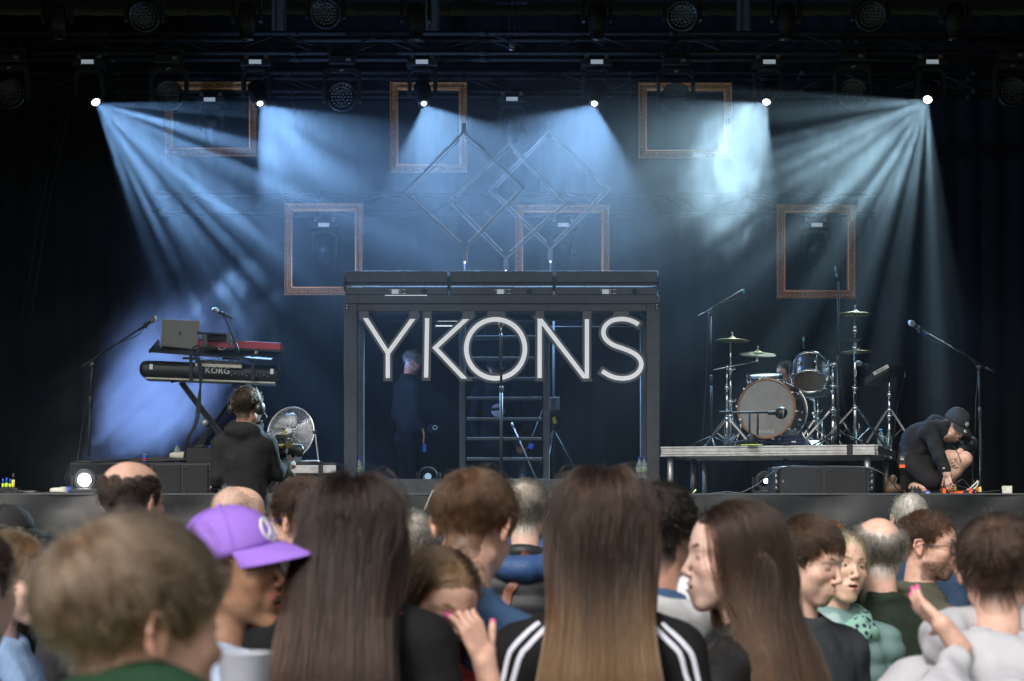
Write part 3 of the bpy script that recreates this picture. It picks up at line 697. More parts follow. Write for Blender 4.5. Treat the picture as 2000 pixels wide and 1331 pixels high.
# right
th, t, d, p, b = mic_stand('microphone_stand', 'black boom microphone stand right of the kneeling man', (1917, 962), (1912, 718), (1795, 642), (1942, 728), D=18.3, collar=.65)
tag(handheld(th, t, (W(1768, 624, 18.25) - W(1800, 646, 18.3)).normalized(), True), 'microphone with a blue ring on the stand right of the drums', 'microphone', 'vocal microphones')
# centre straight stand with an empty clip
b = W(979, 965, 18.4); b.z = FLOOR; tz = zt(640, 18.4)
th = thing('microphone_stand', 'straight black microphone stand with an empty clip in front of the letter O', 'microphone stand', (b.x, 18.4, FLOOR), 0, 'microphone stands')
MB().lathe([(0, 0), (.13, 0), (.13, .012), (.11, .022), (.02, .03), (.016, .06)], (0, 0, 0), (0, 0, 1), 24).build('base', M['black_metal'], th)
MB().tube([(0, 0, .03), (0, 0, .98)], .0155, 12).tube([(0, 0, .98), (-.004, 0, tz - FLOOR - .05)], .0125, 10).build('pole', M['black_metal'], th)
MB().lathe([(.016, 0), (.02, .01), (.02, .05), (.015, .06)], (0, 0, .96), n=12).lathe([(.013, 0), (.0175, .02), (.0175, .16), (.015, .2), (.012, .23)], (-.004, 0, tz - FLOOR - .29), n=12).build('clutch', M['black_plastic'], th)
MB().tube([(-.004, 0, tz - FLOOR - .06), (-.004, 0, tz - FLOOR)], .008, 8).tube([(-.022, -.01, tz - FLOOR + .05), (-.026, -.01, tz - FLOOR + .02), (-.012, -.01, tz - FLOOR - .005), (.006, -.01, tz - FLOOR - .005), (.02, -.01, tz - FLOOR + .02), (.016, -.01, tz - FLOOR + .05)], .0048, 6).build('clip', M['brass'], th)

# low riser under the keyboards
rz = zt(904, 18.9)
th = thing('keyboard_riser', 'low black platform under the keyboards with an aluminium edge', 'riser', (W(400, 0, 19).x, 19.4, FLOOR))
x0, x1 = W(137, 0, 18.9).x, W(657, 0, 18.9).x
MB().box(((x0+x1)/2, 19.5, rz - .012), (x1-x0, 1.2, .024)).build('top', M['stage_ply'], th, world=True)
xa_ = W(552, 0, 18.9).x
MB().box(((xa_+x1)/2, 18.885, rz - .065), (x1-xa_, .03, .075)).build('edge_rail', M['alu'], th, world=True, bev=.004)
MB().box(((x0+xa_)/2, 18.89, rz - .06), (xa_-x0, .02, .085)).build('skirt_strip', M['cloth_black'], th, world=True)
MB().box((W(627, 0, 18.9).x, 18.868, rz - .05), (.045, .01, .12)).build('tape', M['matte_black'], th, world=True)
for x in (x0 + .06, xa_ + .05, x1 - .06): MB().lathe([(.024, 0), (.024, rz - FLOOR - .1)], (x, 18.95, FLOOR), n=12).build('leg', M['alu'], th, world=True)
mb = MB(); V = []; n = 60
for i in range(n + 1):
    x = x0 + (xa_ - x0)*i/n
    for z in (rz - .09, FLOOR + .005): V.append((x, 18.93 + .012*math.sin(i*1.1), z))
mb.add(V, [(2*i, 2*i+1, 2*i+3, 2*i+2) for i in range(n)], True).build('cloth', M['cloth_black'], th, world=True)

# keyboard stand, keyboards, laptop, tier
KD = 19.15
th = thing('keyboard_stand', 'black double-braced X stand with an upper tier carrying keyboards and laptop', 'keyboard stand', (W(410, 900, KD).x, KD, rz))
for dy in (-.05, .05):
    for off in (0, .05):
        MB().bar(W(352 + off*100, 748, KD + dy), W(470 + off*160, 905, KD + dy), .034, .022, up=(0, 1, 0)).build('strut', M['black_metal'], th, world=True)
    MB().bar(W(478, 748, KD + dy + .03), W(360, 905, KD + dy + .03), .034, .022, up=(0, 1, 0)).build('strut', M['black_metal'], th, world=True)
    MB().bar(W(463, 765, KD + dy + .03), W(372, 900, KD + dy + .03), .024, .022, up=(0, 1, 0)).build('strut', M['black_metal'], th, world=True)
MB().lathe([(.028, -.09), (.034, -.08), (.034, .1), (.02, .11)], W(403, 827, KD), (0, 1, 0), 16).build('pivot_knob', M['alu'], th, world=True)
MB().bar(W(334, 746, KD - .12), W(371, 737, KD - .05), .03, .03).build('support_arm', M['black_metal'], th, world=True)
MB().bar(W(453, 752, KD - .12), W(490, 742, KD - .05), .03, .03).build('support_arm', M['black_metal'], th, world=True)
for x in (373, 494):
    MB().bar(W(x, 742, KD - .21), W(x, 692, KD - .21), .03, .016, up=(0, 1, 0)).bar(W(x, 742, KD - .21), W(x + 4, 740, KD + .2), .03, .02, up=(0, 0, 1)).build('tier_post', M['black_metal'], th, world=True)
for x in (348, 362): pass
# big keyboard, seen from behind
kx = (W(276, 0, KD).x + W(551, 0, KD).x)/2
kb = thing('stage_keyboard', 'large black stage keyboard with rounded ends on the X stand, white lettering on its back', 'keyboard', (kx, KD, zt(728, KD)))
q = Matrix.Rotation(R(1.9), 3, 'Y') @ Matrix.Rotation(R(6), 3, 'Z')
o = MB().box((0, 0, 0), (S(275, KD), .36, .165)).build('casing', M['black_plastic'], kb, bev=0); bv = o.modifiers.new('bevel', 'BEVEL'); bv.width = .07; bv.segments = 6
o.data.polygons.foreach_set('use_smooth', [True]*6)
MB().box((0, -.01, -.088), (S(250, KD), .33, .018)).build('base_plate', M['cream'], kb, bev=.006)
mb = MB()
for i in range(36): mb.box((-.55 + i*.0305, .11, .084), (.028, .15, .012))
mb.build('keys', M['white'], kb)['kind'] = 'stuff'
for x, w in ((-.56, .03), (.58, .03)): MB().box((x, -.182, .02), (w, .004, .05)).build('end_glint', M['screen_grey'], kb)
for i in range(9):
    MB().lathe([(.007, 0), (.007, .008)], (.20 + i*.035 + (.06 if i > 4 else 0), -.18, -.03 + .012*(i % 2)), (0, -1, 0), 8).build('socket', (M['red'] if i in (2, 6) else M['alu']), kb)
lettering('KORG', .088, (.065, -.183, .005), kb, M['white'], sx=.95)
kb.rotation_euler = (0, R(1.9), R(5))
# small module between keyboard and tray
mo = thing('sound_module', 'small sound module with knobs between keyboard and laptop tray', 'sound module', W(430, 712, KD - .1))
MB().box((0, 0, 0), (S(92, KD), .2, .05)).build('casing', M['black_plastic'], mo, bev=.005)
MB().box((0, -.105, -.022), (S(90, KD), .01, .03)).build('lip', M['cream'], mo, bev=.003)
for i in range(12): MB().lathe([(.007, 0), (.005, .012)], (-.19 + i*.034, -.09, .026), (0, -.3, 1), 8).build('knob', M['red'] if i in (3,) else M['alu'], mo)
mo.rotation_euler = (0, R(2.5), 0)
# tray
a, b_, c_, e_ = W(292, 689, KD - .28), W(530, 706, KD - .28), W(554, 688, KD + .1), W(310, 672, KD + .1)
tr = thing('keyboard_tray', 'wide thin black tray on the upper tier holding laptop and red keyboard', 'tray', (a + c_)/2)
up_ = Vector((0, 0, .016)); mb = MB(); mb.add([a, b_, c_, e_, a + up_, b_ + up_, c_ + up_, e_ + up_], [(0, 3, 2, 1), (4, 5, 6, 7), (0, 1, 5, 4), (1, 2, 6, 5), (2, 3, 7, 6), (3, 0, 4, 7)]).build('board', M['black_metal'], tr, world=True, bev=.003)
MB().bar(a + Vector((0, 0, .008)), e_ + Vector((0, 0, .03)), .012, .03).build('rim', M['black_metal'], tr, world=True)
for x in (374, 452, 495): MB().bar(W(x - 14, 700, KD - .2), W(x + 14, 702, KD + .02), .04, .02).build('bracket', M['black_metal'], tr, world=True)
MB().lathe([(.018, 0), (.018, .03)], W(501, 690, KD - .29), (0, -1, 0), 14).build('knob', M['alu'], tr, world=True)
# laptop, lid towards the audience
lp = thing('laptop', 'open grey laptop seen from behind on the tray, dark fruit logo on its lid', 'laptop', W(351, 681, KD - .15))
l0, l1, l2, l3 = W(313, 675, KD - .16), W(386, 682, KD - .16), W(391, 626.5, KD - .22), W(317, 623.5, KD - .22)
th_ = Vector((0, .008, 0)); MB().add([l0, l1, l2, l3, l0 + th_, l1 + th_, l2 + th_, l3 + th_], [(0, 1, 2, 3), (7, 6, 5, 4), (0, 4, 5, 1), (1, 5, 6, 2), (2, 6, 7, 3), (3, 7, 4, 0)]).build('lid', M['laptop'], lp, world=True, bev=.003)
MB().add([l0 + Vector((0, .01, -.004)), l1 + Vector((0, .01, -.004)), l1 + Vector((0, .25, .0)), l0 + Vector((0, .25, .0)), l0 + Vector((0, .01, .010)), l1 + Vector((0, .01, .010)), l1 + Vector((0, .25, .014)), l0 + Vector((0, .25, .014))],
         [(0, 3, 2, 1), (4, 5, 6, 7), (0, 1, 5, 4), (1, 2, 6, 5), (2, 3, 7, 6), (3, 0, 4, 7)]).build('base', M['laptop'], lp, world=True)
lc = (l0 + l1 + l2 + l3)/4 + Vector((0, -.004, 0))
apple = [(0, -.5), (.16, -.47), (.3, -.3), (.40, -.08), (.30, .02), (.26, .14), (.32, .26), (.38, .32), (.26, .42), (.12, .42), (0, .37), (-.12, .42), (-.28, .41), (-.40, .26), (-.42, .05), (-.36, -.2), (-.22, -.43), (-.12, -.48)]
mb = MB(); mb.prism([(x*.034, -0 + z*.036) for x, z in apple], 0, 0, 0, .001); mb.prism([(.0, .46*.036), (.014*.6, .48*.036), (.014, .62*.036), (.004, .56*.036)], 0, 0, 0, .001)
mb.v = [v + np.array(lc) for v in mb.v]; mb.build('logo', M['black_plastic'], lp, world=True)
# red keyboard behind
rk = thing('red_keyboard', 'bright red stage keyboard on the tray right of the laptop', 'keyboard', W(470, 680, KD + .02))
MB().bar(W(388, 672, KD + .02), W(551, 680, KD + .02), S(15, KD), .26, up=(0, 1, 0)).build('casing', M['red'], rk, world=True, bev=.006)
MB().bar(W(388, 681, KD - .05), W(551, 688, KD - .05), .025, .2, up=(0, 1, 0)).build('bottom', M['black_metal'], rk, world=True, bev=.004)
for i in range(14):
    MB().lathe([(.008, 0), (.006, .014)], W(452 + i*7, 667.5 + i*.35, KD - .0), (0, 0, 1), 8).build('knob', M['black_plastic'], rk, world=True)
for i in range(7): MB().box(W(452 + i*6, 683 + i*.2, KD - .12), (.02, .02, .018)).build('plug', M['alu'], rk, world=True)
# bridge bracket with pedals in front
br = thing('mixer_bridge', 'small black raised shelf with two flat uprights between laptop and microphone', 'shelf', W(418, 660, KD - .2))
MB().bar(W(388, 652, KD - .16), W(447, 655, KD - .16), .016, .2, up=(0, 1, 0)).build('shelf', M['black_metal'], br, world=True, bev=.002)
for x in (399, 446): MB().bar(W(x, 653, KD - .28), W(x + 3, 678, KD - .28), S(8, KD), .01, up=(0, 1, 0)).build('upright', M['portal_grey'], br, world=True)
MB().box(W(418, 662, KD - .12), (.22, .12, .045)).build('box', M['matte_black'], br, world=True, bev=.004)
# keyboard player's microphone on a short boom
th, t, d, p, b = mic_stand('microphone_boom', 'short black microphone boom clamped to the keyboard tray', (466, 683), (459, 668), (440, 622), (462, 676), D=KD - .32, sag=False, base_z=zt(690, KD - .32), group='microphone stands')
for ch in [c for c in th.children]:
    if ch.name.startswith('base'): bpy.data.objects.remove(ch)
tag(handheld(th, W(437, 614, KD - .32), (W(425, 608, KD - .36) - W(440, 615, KD - .32)).normalized()), 'microphone above the red keyboard right of the laptop', 'microphone', 'vocal microphones')
cable([W(443, 618, KD - .33), W(452, 630, KD - .33), W(450, 648, KD - .33), W(458, 668, KD - .3)], .0035, 'thin cable looping off the microphone above the red keyboard')
# cable loom down the stand
random.seed(11)
for k in range(7):
    o = [random.uniform(-3.5, 3.5) for _ in range(8)]
    pts = [W(392 + o[0]*2, 676 + o[1], KD - .3), W(380 + o[1]*3, 690 + o[2]*2, KD - .32), W(390 + o[2], 712, KD - .3), W(393 + o[3], 745, KD - .28), W(388 + o[4], 790, KD - .26), W(383 + o[5], 825, KD - .26), W(366 + o[6], 860, KD - .25), W(360 + o[7], 903, KD - .2)]
    cable(pts, .0055, 'one of the black cables twisted in the loom hanging down the keyboard stand', group='loom of cables under the keyboards')
for k in range(8):
    x, y = 384 + random.uniform(0, 34), 668 + random.uniform(0, 22)
    cable([W(x, y, KD - .31), W(x + random.uniform(-12, 14), y + random.uniform(4, 12), KD - .33), W(x + random.uniform(-8, 20), y + random.uniform(-6, 10), KD - .32), W(388 + random.uniform(-4, 10), 690, KD - .3)], .0035,
          'thin black patch cable tangled in front of the tray', group='patch cables at the tray')
cable([W(426, 680, KD - .33), W(432, 684, KD - .34), W(441, 680, KD - .33)], .003, 'short pale cable looping below the small shelf', M['white'])

def bottle(p, label, h=.215, r=.033):
    th = thing('water_bottle', label, 'bottle', p, 0, 'water bottles on the stage')
    MB().lathe([(.002, 0), (r*.9, .003), (r, .012), (r*.94, h*.12), (r, h*.17), (r*.93, h*.24), (r, h*.30), (r, h*.58), (r*.92, h*.66), (r*.55, h*.80), (r*.40, h*.86), (r*.40, h*.93)], (0, 0, 0), n=18).build('body', M['water'], th)
    MB().lathe([(r*1.01, h*.33), (r*1.01, h*.55)], (0, 0, 0), n=18, cap=False).build('label', M['bottle_label'], th)
    MB().lathe([(r*.46, h*.92), (r*.46, h), (r*.3, h*1.01)], (0, 0, 0), n=14).build('cap', M['blue'], th)
    return th
bz = zt(936, PD)
p = W(702, 0, PD + .03); bottle((p.x, PD + .05, bz), 'water bottle with blue cap at the left foot of the sign portal')
p = W(1249, 0, PD + .03); bottle((p.x, PD + .06, bz), 'water bottle at the right foot of the portal, left one of the pair')
p = W(1258, 0, PD + .03); bottle((p.x, PD + .0, bz), 'water bottle at the right foot of the portal, right one of the pair')
p = W(346, 0, 18.98); bottle((p.x, 18.98, rz), 'water bottle with blue cap standing on the low riser under the keyboards', .19)
p = W(1736, 0, 20.1); bottle((p.x, 20.1, FLOOR + .49), 'water bottle among the stand legs at the right of the drum riser', .2)
p = W(1720, 0, 20.0); bottle((p.x, 20.0, FLOOR + .49), 'water bottle behind the chrome stand at the drum riser edge', .2)
# can
p = W(283, 0, 18.95); cn = thing('drink_can', 'slim blue and silver drink can on the low riser', 'can', (p.x, 18.95, rz))
MB().lathe([(.02, 0), (.026, .006), (.026, .07)], (0, 0, 0), n=20).build('body', M['blue'], cn); MB().lathe([(.0262, .02), (.0262, .045)], (0, 0, 0), n=20, cap=False).build('print', M['red'], cn)
MB().lathe([(.026, .07), (.022, .082), (.022, .086), (0, .084)], (0, 0, 0), n=20).build('lid', M['alu'], cn)
# mains connector
def connector(p, d, label, L_=.2):
    d = Vector(d).normalized(); th = thing('mains_connector', label, 'connector', p, 0, 'round mains connectors')
    MB().lathe([(.022, -.10), (.03, -.08), (.034, -.02), (.04, 0), (.04, .05)], (0, 0, .042), d, 16).build('housing', M['cream'], th)
    MB().lathe([(.038, .05), (.042, .055), (.042, .12), (.036, .125)], (0, 0, .042), d, 16).build('sleeve', M['blue'], th); return th
connector(W(352, 888, 18.97) * 1 + Vector((0, 0, -.055)), (1, .1, 0), 'white and blue mains connector lying on the low riser')
connector((W(120, 0, 17.9).x, 17.9, FLOOR), (1, .1, 0), 'white and blue mains connector lying on the floor at the left')
# flat box on riser
bx = thing('power_box', 'flat black power box behind the mains connector on the riser', 'box', (W(395, 0, 19.05).x, 19.05, rz))
MB().box((0, 0, .07), (.26, .3, .14)).build('casing', M['black_metal'], bx, bev=.006); MB().tube([(-.08, -.1, .14), (-.08, -.1, .16), (.08, -.1, .16), (.08, -.1, .14)], .006, 6).build('handle', M['black_plastic'], bx); MB().ball((.1, -.12, .15), .025, (1, 1, .5), 10).build('knob', M['blue'], bx)
for k, (xa, xb, y) in enumerate(((200, 420, 900), (150, 380, 902), (260, 420, 898))):
    cable([W(xa, y, 18.9 + k*.03) , W((xa*2+xb)/3, y - 3, 18.95), W((xa+xb*2)/3, y - 1 , 18.93), W(xb, y - 2, 18.95 + k*.02)], .009, 'thick black cable lying along the low riser front', group='thick cables on the riser')

# line array style monitors lying on the floor
def monitor(x0, x1, y0, D, label):
    a = W(x0, 0, D); b = W(x1, 0, D); w = b.x - a.x; h = zt(y0, D) - FLOOR
    th = thing('stage_monitor', label, 'loudspeaker', ((a.x + b.x)/2, D, FLOOR), 0, 'black speakers on the stage edge')
    MB().box((0, .22, h/2), (w*.86, .42, h)).build('cabinet', M['matte_black'], th, bev=.008)
    for sx, nm in ((-1, 'grille'), (1, 'grille')): MB().box((sx*w*.215, .004, h*.5), (w*.40, .01, h*.92)).build(nm, M['speaker_cloth'], th, bev=.003)
    for sx in (-1, 1):
        MB().box((sx*w*.465, .2, h*.5), (w*.07, .38, h*.94)).build('side_plate', M['black_metal'], th, bev=.004)
        for z in (.2, .38, .62, .8): MB().lathe([(.018, 0), (.018, .035)], (sx*w*.465, .005, h*z), (0, -1, 0), 8).build('bolt', M['black_metal'], th)
        MB().box((sx*w*.47, -.01, h*.5), (.012, .02, h*.5)).build('rigging_bar', M['alu'], th)
    for sx in (-.07, .07):
        for z in (.14, .86): MB().lathe([(.012, 0), (.012, .004)], (sx*w, .0, h*z), (0, -1, 0), 8).build('screw', M['black_plastic'], th)
    return th, w, h
M['speaker_cloth'] = mat('speaker_cloth', (.016, .016, .017), .8, bump=.5, bscale=700)
th, w, h = monitor(1510, 1708, 911, 17.85, 'wide black loudspeaker lying on the stage edge before the drum riser')
lettering('L', .03, (-w*.40, -.003, h*.5), th, M['cream'])
monitor(292, 416, 906, 17.9, 'black loudspeaker on the stage edge left of the cameraman')
cable([W(1440, 966, 17.8), W(1475, 950, 17.8), W(1500, 930, 17.8), W(1530, 913, 17.85), W(1600, 911, 17.9), W(1690, 914, 17.85), W(1730, 930, 17.8), W(1755, 960, 17.8)], .006, 'grey cable arching over the wide loudspeaker')

# fan
FD = 18.95; fc = W(568, 846, FD); fr = S(51, FD)
fn = thing('floor_fan', 'silver round floor fan with wire guard standing on the riser', 'fan', (fc.x, FD, rz))
yaw = Matrix.Rotation(R(-22), 3, 'Z') @ Matrix.Rotation(R(-8), 3, 'X')
fd = yaw @ Vector((0, -1, 0)); fx = yaw @ Vector((1, 0, 0)); fz = yaw @ Vector((0, 0, 1)); c = Vector((0, 0, fc.z - rz))
MB().tube([c + fx*fr*math.cos(a) + fz*fr*math.sin(a) for a in np.linspace(0, 2*PI, 48, endpoint=False)], .0085, 8, closed=True).build('rim', M['chrome'], fn)
mb = MB()
for k in range(22):
    rr = fr*(.17 + .82*k/21); bulge = .045*(1 - (rr/fr)**2)
    for sgn in (1, -1):
        if sgn < 0 and k % 2: continue
        mb.tube([c + fd*bulge*sgn*(1 if sgn > 0 else 1.6) + fx*rr*math.cos(a) + fz*rr*math.sin(a) for a in np.linspace(0, 2*PI, 40, endpoint=False)], .0016, 4, closed=True)
for k in range(10):
    a = 2*PI*k/10; e = fx*math.cos(a) + fz*math.sin(a)
    for sgn in (1, -1.6): mb.tube([c + e*fr*.15 + fd*.045*sgn, c + e*fr*.6 + fd*.03*sgn, c + e*fr], .0024, 4)
mb.build('guard', M['chrome'], fn)['kind'] = 'stuff'
MB().lathe([(.042, .0), (.044, .008), (.036, .018), (0, .02)], c + fd*.04, fd, 20).build('hub', M['alu_bright'] if 'alu_bright' in M else M['white'], fn)
for k in range(3):
    a0 = 2*PI*k/3 + 1.75; V = []; Fq = []
    for i in range(9):
        for j in range(9):
            t, u = i/8, j/8; rr = fr*(.14 + .70*t); a = a0 + (u - .5)*(.75 + .75*math.sin(t*PI*.8)) + .5*t
            V.append(c + fx*rr*math.cos(a) + fz*rr*math.sin(a) + fd*(-.03 + .055*(u - .5)))
    for i in range(8):
        for j in range(8): Fq.append((i*9 + j, i*9 + j + 1, (i+1)*9 + j + 1, (i+1)*9 + j))
    o = MB().add(V, Fq, True).build('blade', M['fan_blade'] if 'fan_blade' in M else M['alu'], fn); so = o.modifiers.new('t', 'SOLIDIFY'); so.thickness = .002
MB().lathe([(.06, 0), (.07, .04), (.06, .12), (.03, .14)], c - fd*.02, -fd, 18).build('motor', M['black_metal'], fn)
e = fx*fr*1.05
MB().tube(smooth3([c + e, c + e + Vector((.012, 0, -.12)), c + e + Vector((.03, 0, -.27)), Vector(((c + e).x + .02, (c + e).y, .015)), Vector((0, .0, .012)), Vector(((c - e).x - .02, (c - e).y, .015)), c - e + Vector((-.02, 0, -.24)), c - e]), .010, 8).build('stand', M['chrome'], fn)
MB().lathe([(.018, -.015), (.018, .02)], c + e, fx, 12).build('knob', M['black_plastic'], fn)

# ------------------------------------------------------------------ drum riser
ra = R(-16); RD0 = 18.5; rc = W(1709, 0, RD0); RH = zt(869, 18.5) - FLOOR
dr = thing('drum_riser', 'raised drum platform with aluminium edge and silver legs', 'riser', (rc.x, RD0, FLOOR), ra)
RWd, RDp = 2.02, 2.0       # local x runs left along the front edge from the right corner, y goes back
MB().box((-RWd/2, RDp/2, RH - .012), (RWd - .02, RDp - .02, .022)).build('deck', M['stage_ply'], dr)
def rail(a, b, nm='edge_rail'):
    a = Vector(a); b = Vector(b); d = (b - a).normalized(); n = Vector((d.y, -d.x, 0))
    # profiled extrusion: upper lip, web with two grooves, lower flange
    mb = MB()
    for dz, h_, w_ in ((-.008, .014, .05), (-.035, .032, .036), (-.066, .022, .042), (-.088, .012, .052)):
        mb.bar(a + Vector((0, 0, dz)), b + Vector((0, 0, dz)), w_, h_, up=(0, 0, 1)) if False else mb.box((a + b)/2 + Vector((0, 0, dz)), ((b - a).length if abs(d.x) > .5 else w_, w_ if abs(d.x) > .5 else (b - a).length, h_))
    return mb.build(nm, M['alu'], dr, bev=.002)
rail((-RWd, 0, RH), (0, 0, RH)); rail((-.97, RDp, RH), (0, RDp, RH)); rail((0, .06, RH), (0, RDp - .06, RH)); rail((-RWd, .06, RH), (-RWd, RDp - .06, RH))
for y in (.5, 1.0, 1.5): MB().box((-RWd/2, y, RH - .06), (RWd - .1, .04, .07)).build('cross_beam', M['alu'], dr)
MB().box((-RWd/2, .95, RH - .055), (.04, 1.8, .06)).build('cross_beam', M['alu'], dr)
for (x, y) in ((-RWd + .07, .08), (-.08, .08), (-RWd + .07, RDp - .1), (-.08, RDp - .1), (-RWd/2 - .04, RDp - .1), (-RWd/2 + .05, RDp - .1), (-RWd + .12, 1.0)):
    MB().lathe([(.030, 0), (.030, RH - .09)], (x, y, 0), n=16).build('leg', M['alu'], dr); MB().lathe([(.045, 0), (.045, .012), (.03, .03)], (x, y, 0), n=14).build('foot', M['alu'], dr)
MB().box((-.23, -.028, RH - .045), (.055, .006, .1)).build('tape', M['matte_black'], dr)
for x in (-.95, -.5): 
    o = lettering('ARTO', .07, (x, .47, RH - .055), dr, M['black_plastic'])
MB().box((-1.12, -.2, RH + .004), (.2, .04, .006)).build('marker', M['lime'], dr)
def RL(x, y, z=0): """riser local to world""" ; v = Matrix.Rotation(ra, 3, 'Z') @ Vector((x, y, 0)); return Vector((rc.x + v.x, RD0 + v.y, FLOOR + RH + z))

# drums
def drum(name, label, c, axis, r, depth, front_mat, hoop_mat, lugs=8, shell='drum_shell', group=None, hoop=.018):
    """c: centre of the front head; axis points out of the front head"""
    ax = Vector(axis).normalized(); th = thing(name, label, 'drum', c, 0, group); O = Vector((0, 0, 0))
    MB().lathe([(r*.985, -depth), (r*.985, 0)], O, ax, 40, cap=False).build('shell', M[shell], th)
    MB().lathe([(0, .001), (r*.96, .001)], O, ax, 40, cap=False).build('front_head', M[front_mat], th)
    MB().lathe([(0, -depth - .001), (r*.96, -depth - .001)], O, ax, 40, cap=False).build('rear_head', M['white'], th)
    for z0, mm in ((-.012, hoop_mat), (-depth - .012, hoop_mat if hoop_mat == 'chrome' else 'chrome')):
        MB().lathe([(r*.96, z0 + .002), (r*.97, z0 + .024), (r + .008, z0 + .026), (r + .012, z0), (r, z0 - .002)], O, ax, 40, cap=False).build('hoop', M[mm], th)
    x = (Vector((0, 1, 0)) if abs(ax.y) < .9 else Vector((1, 0, 0))).cross(ax).normalized(); y = ax.cross(x)
    for k in range(lugs):
        a = 2*PI*(k + .35)/lugs; e = x*math.cos(a) + y*math.sin(a)
        MB().lathe([(.004, -.02), (.017, -.012), (.020, .0), (.017, .012), (.004, .02)], e*(r + .006) - ax*depth*.5, ax, 10).tube([e*(r + .022) + ax*.012, e*(r + .022) - ax*(depth + .012)], .0035, 6).build('lug', M['chrome'], th)
        MB().box(e*(r + .016) + ax*.004, (.022, .022, .022)).build('claw', M['chrome'], th, bev=.004)
    return th
BD = 19.35; bc = W(1497, 799, BD); bax = Vector((-math.sin(R(24)), -math.cos(R(24)), .0))
bd = drum('bass_drum', 'large bass drum with grey front head and brown wooden hoop', bc, bax, .285, .44, 'drum_skin', 'wood_hoop', 10)
bxv = Vector((0, 0, 1)).cross(bax).normalized() * -1
me = text_mesh('EVANS', .052, .0008); me.materials.clear(); me.materials.append(M['white']); o = bpy.data.objects.new('lettering', me); C.objects.link(o); o.parent = bd
o.location = bax*.003 + Vector((-bxv.x*0, 0, -.222)) + Vector((math.cos(R(24)), -math.sin(R(24)), 0))*.0; o.rotation_euler = (PI/2, 0, -R(24))
for sx in (-1, 1):
    pe = bc - bax*.12 + Vector((sx*.26, 0, -.10)); MB().tube([pe, Vector((pe.x + sx*.1, pe.y - .12, FLOOR + RH + .01))], .008, 8).lathe([(.014, 0), (.018, .03), (.012, .05)], pe, (sx, 0, 0), 10).build('spur', M['chrome'], bd, world=True)
# rack tom tilted, and floor tom / snare behind
tc_ = W(1581, 745, 19.55)
tom = drum('rack_tom', 'black rack tom tilted above the bass drum with chrome rims', tc_, (-.12, -.62, -.78), .155, .24, 'tom_skin', 'chrome', 6)
MB().box((.02, -.002, .10), (.05, .02, .09)).build('mount', M['chrome'], tom)
ft = drum('floor_tom', 'floor tom standing half hidden behind the rack tom', W(1583, 765, 19.95), (-.05, -.25, -1), .19, .28, 'tom_skin', 'chrome', 8)
sn = drum('snare_drum', 'snare drum with bright rim behind the bass drum', W(1497, 760, 19.9), (.05, .15, -1), .17, .13, 'tom_skin', 'chrome', 8)

def cymbal(th, c, r, tilt=(0, 0), name='cymbal', label=''):
    ax = Vector((tilt[0], tilt[1], 1)).normalized()
    cy_ = MB().lathe([(r, -.022), (r*.98, -.019), (r*.6, -.008), (r*.22, 0), (r*.17, .012), (r*.08, .02), (0, .021)], c, ax, 36, cap=False).build(name, M['brass'], None)
    so = cy_.modifiers.new('t', 'SOLIDIFY'); so.thickness = .0015
    MB().lathe([(.012, .02), (.012, .03), (.006, .032), (.006, .055), (.012, .056), (.012, .066)], c, ax, 12).build('wing_nut', M['chrome'], cy_)
    return tag(cy_, label, 'cymbal', 'cymbals of the drum kit')
def chrome_stand(px, D, ytop, label, yfeet=858, spread=.26, boom=None, rot=0.3, width=.014, group='chrome hardware stands', base=None, ylegs=800):
    b = W(px, 860, D); bz = FLOOR + RH if base is None else base; zt_ = zt(ytop, D) - bz
    th = thing('cymbal_stand', label, 'stand', (b.x, D, bz), rot, group)
    MB().tube([(0, 0, .03), (0, 0, zt_*.45)], width, 12).tube([(0, 0, zt_*.42), (0, 0, zt_*.75)], width*.8, 12).tube([(0, 0, zt_*.72), (0, 0, zt_)], width*.55, 10).build('tube', M['chrome'], th)
    for zz in (zt_*.44, zt_*.74): 
        MB().lathe([(width*1.1, -.02), (width*1.7, -.016), (width*1.7, .016), (width*1.1, .02)], (0, 0, zz), n=12).tube([(0, 0, zz), (width*3, -.01, zz), (width*3.6, -.012, zz + .02)], .005, 6).build('clamp', M['chrome'], th)
    zl = zt(ylegs, D) - bz
    for k in range(3):
        a = 2*PI*k/3 + .5; e = Vector((math.cos(a), math.sin(a), 0)); n_ = Vector((-math.sin(a), math.cos(a), 0))*.008
        for s_ in (-1, 1): MB().bar(Vector((0, 0, zl)) + e*.03 + n_*s_, e*spread + Vector((0, 0, .015)) + n_*s_, .004, .016, up=tuple(e)).build('leg', M['chrome'], th)
        MB().bar(Vector((0, 0, .07)) + e*.02, Vector((0, 0, zl*.5)) + e*(spread*.5), .004, .012, up=tuple(n_)).build('brace', M['chrome'], th)
        MB().lathe([(.011, -.01), (.014, 0), (.011, .02)], e*spread + Vector((0, 0, .012)), (e + Vector((0, 0, -.3))).normalized(), 8).build('foot', M['black_plastic'], th)
    MB().lathe([(width*1.2, 0), (width*2.0, .01), (width*2.0, .03), (width*1.2, .04)], (0, 0, zl - .01), n=12).build('collar', M['chrome'], th)
    return th
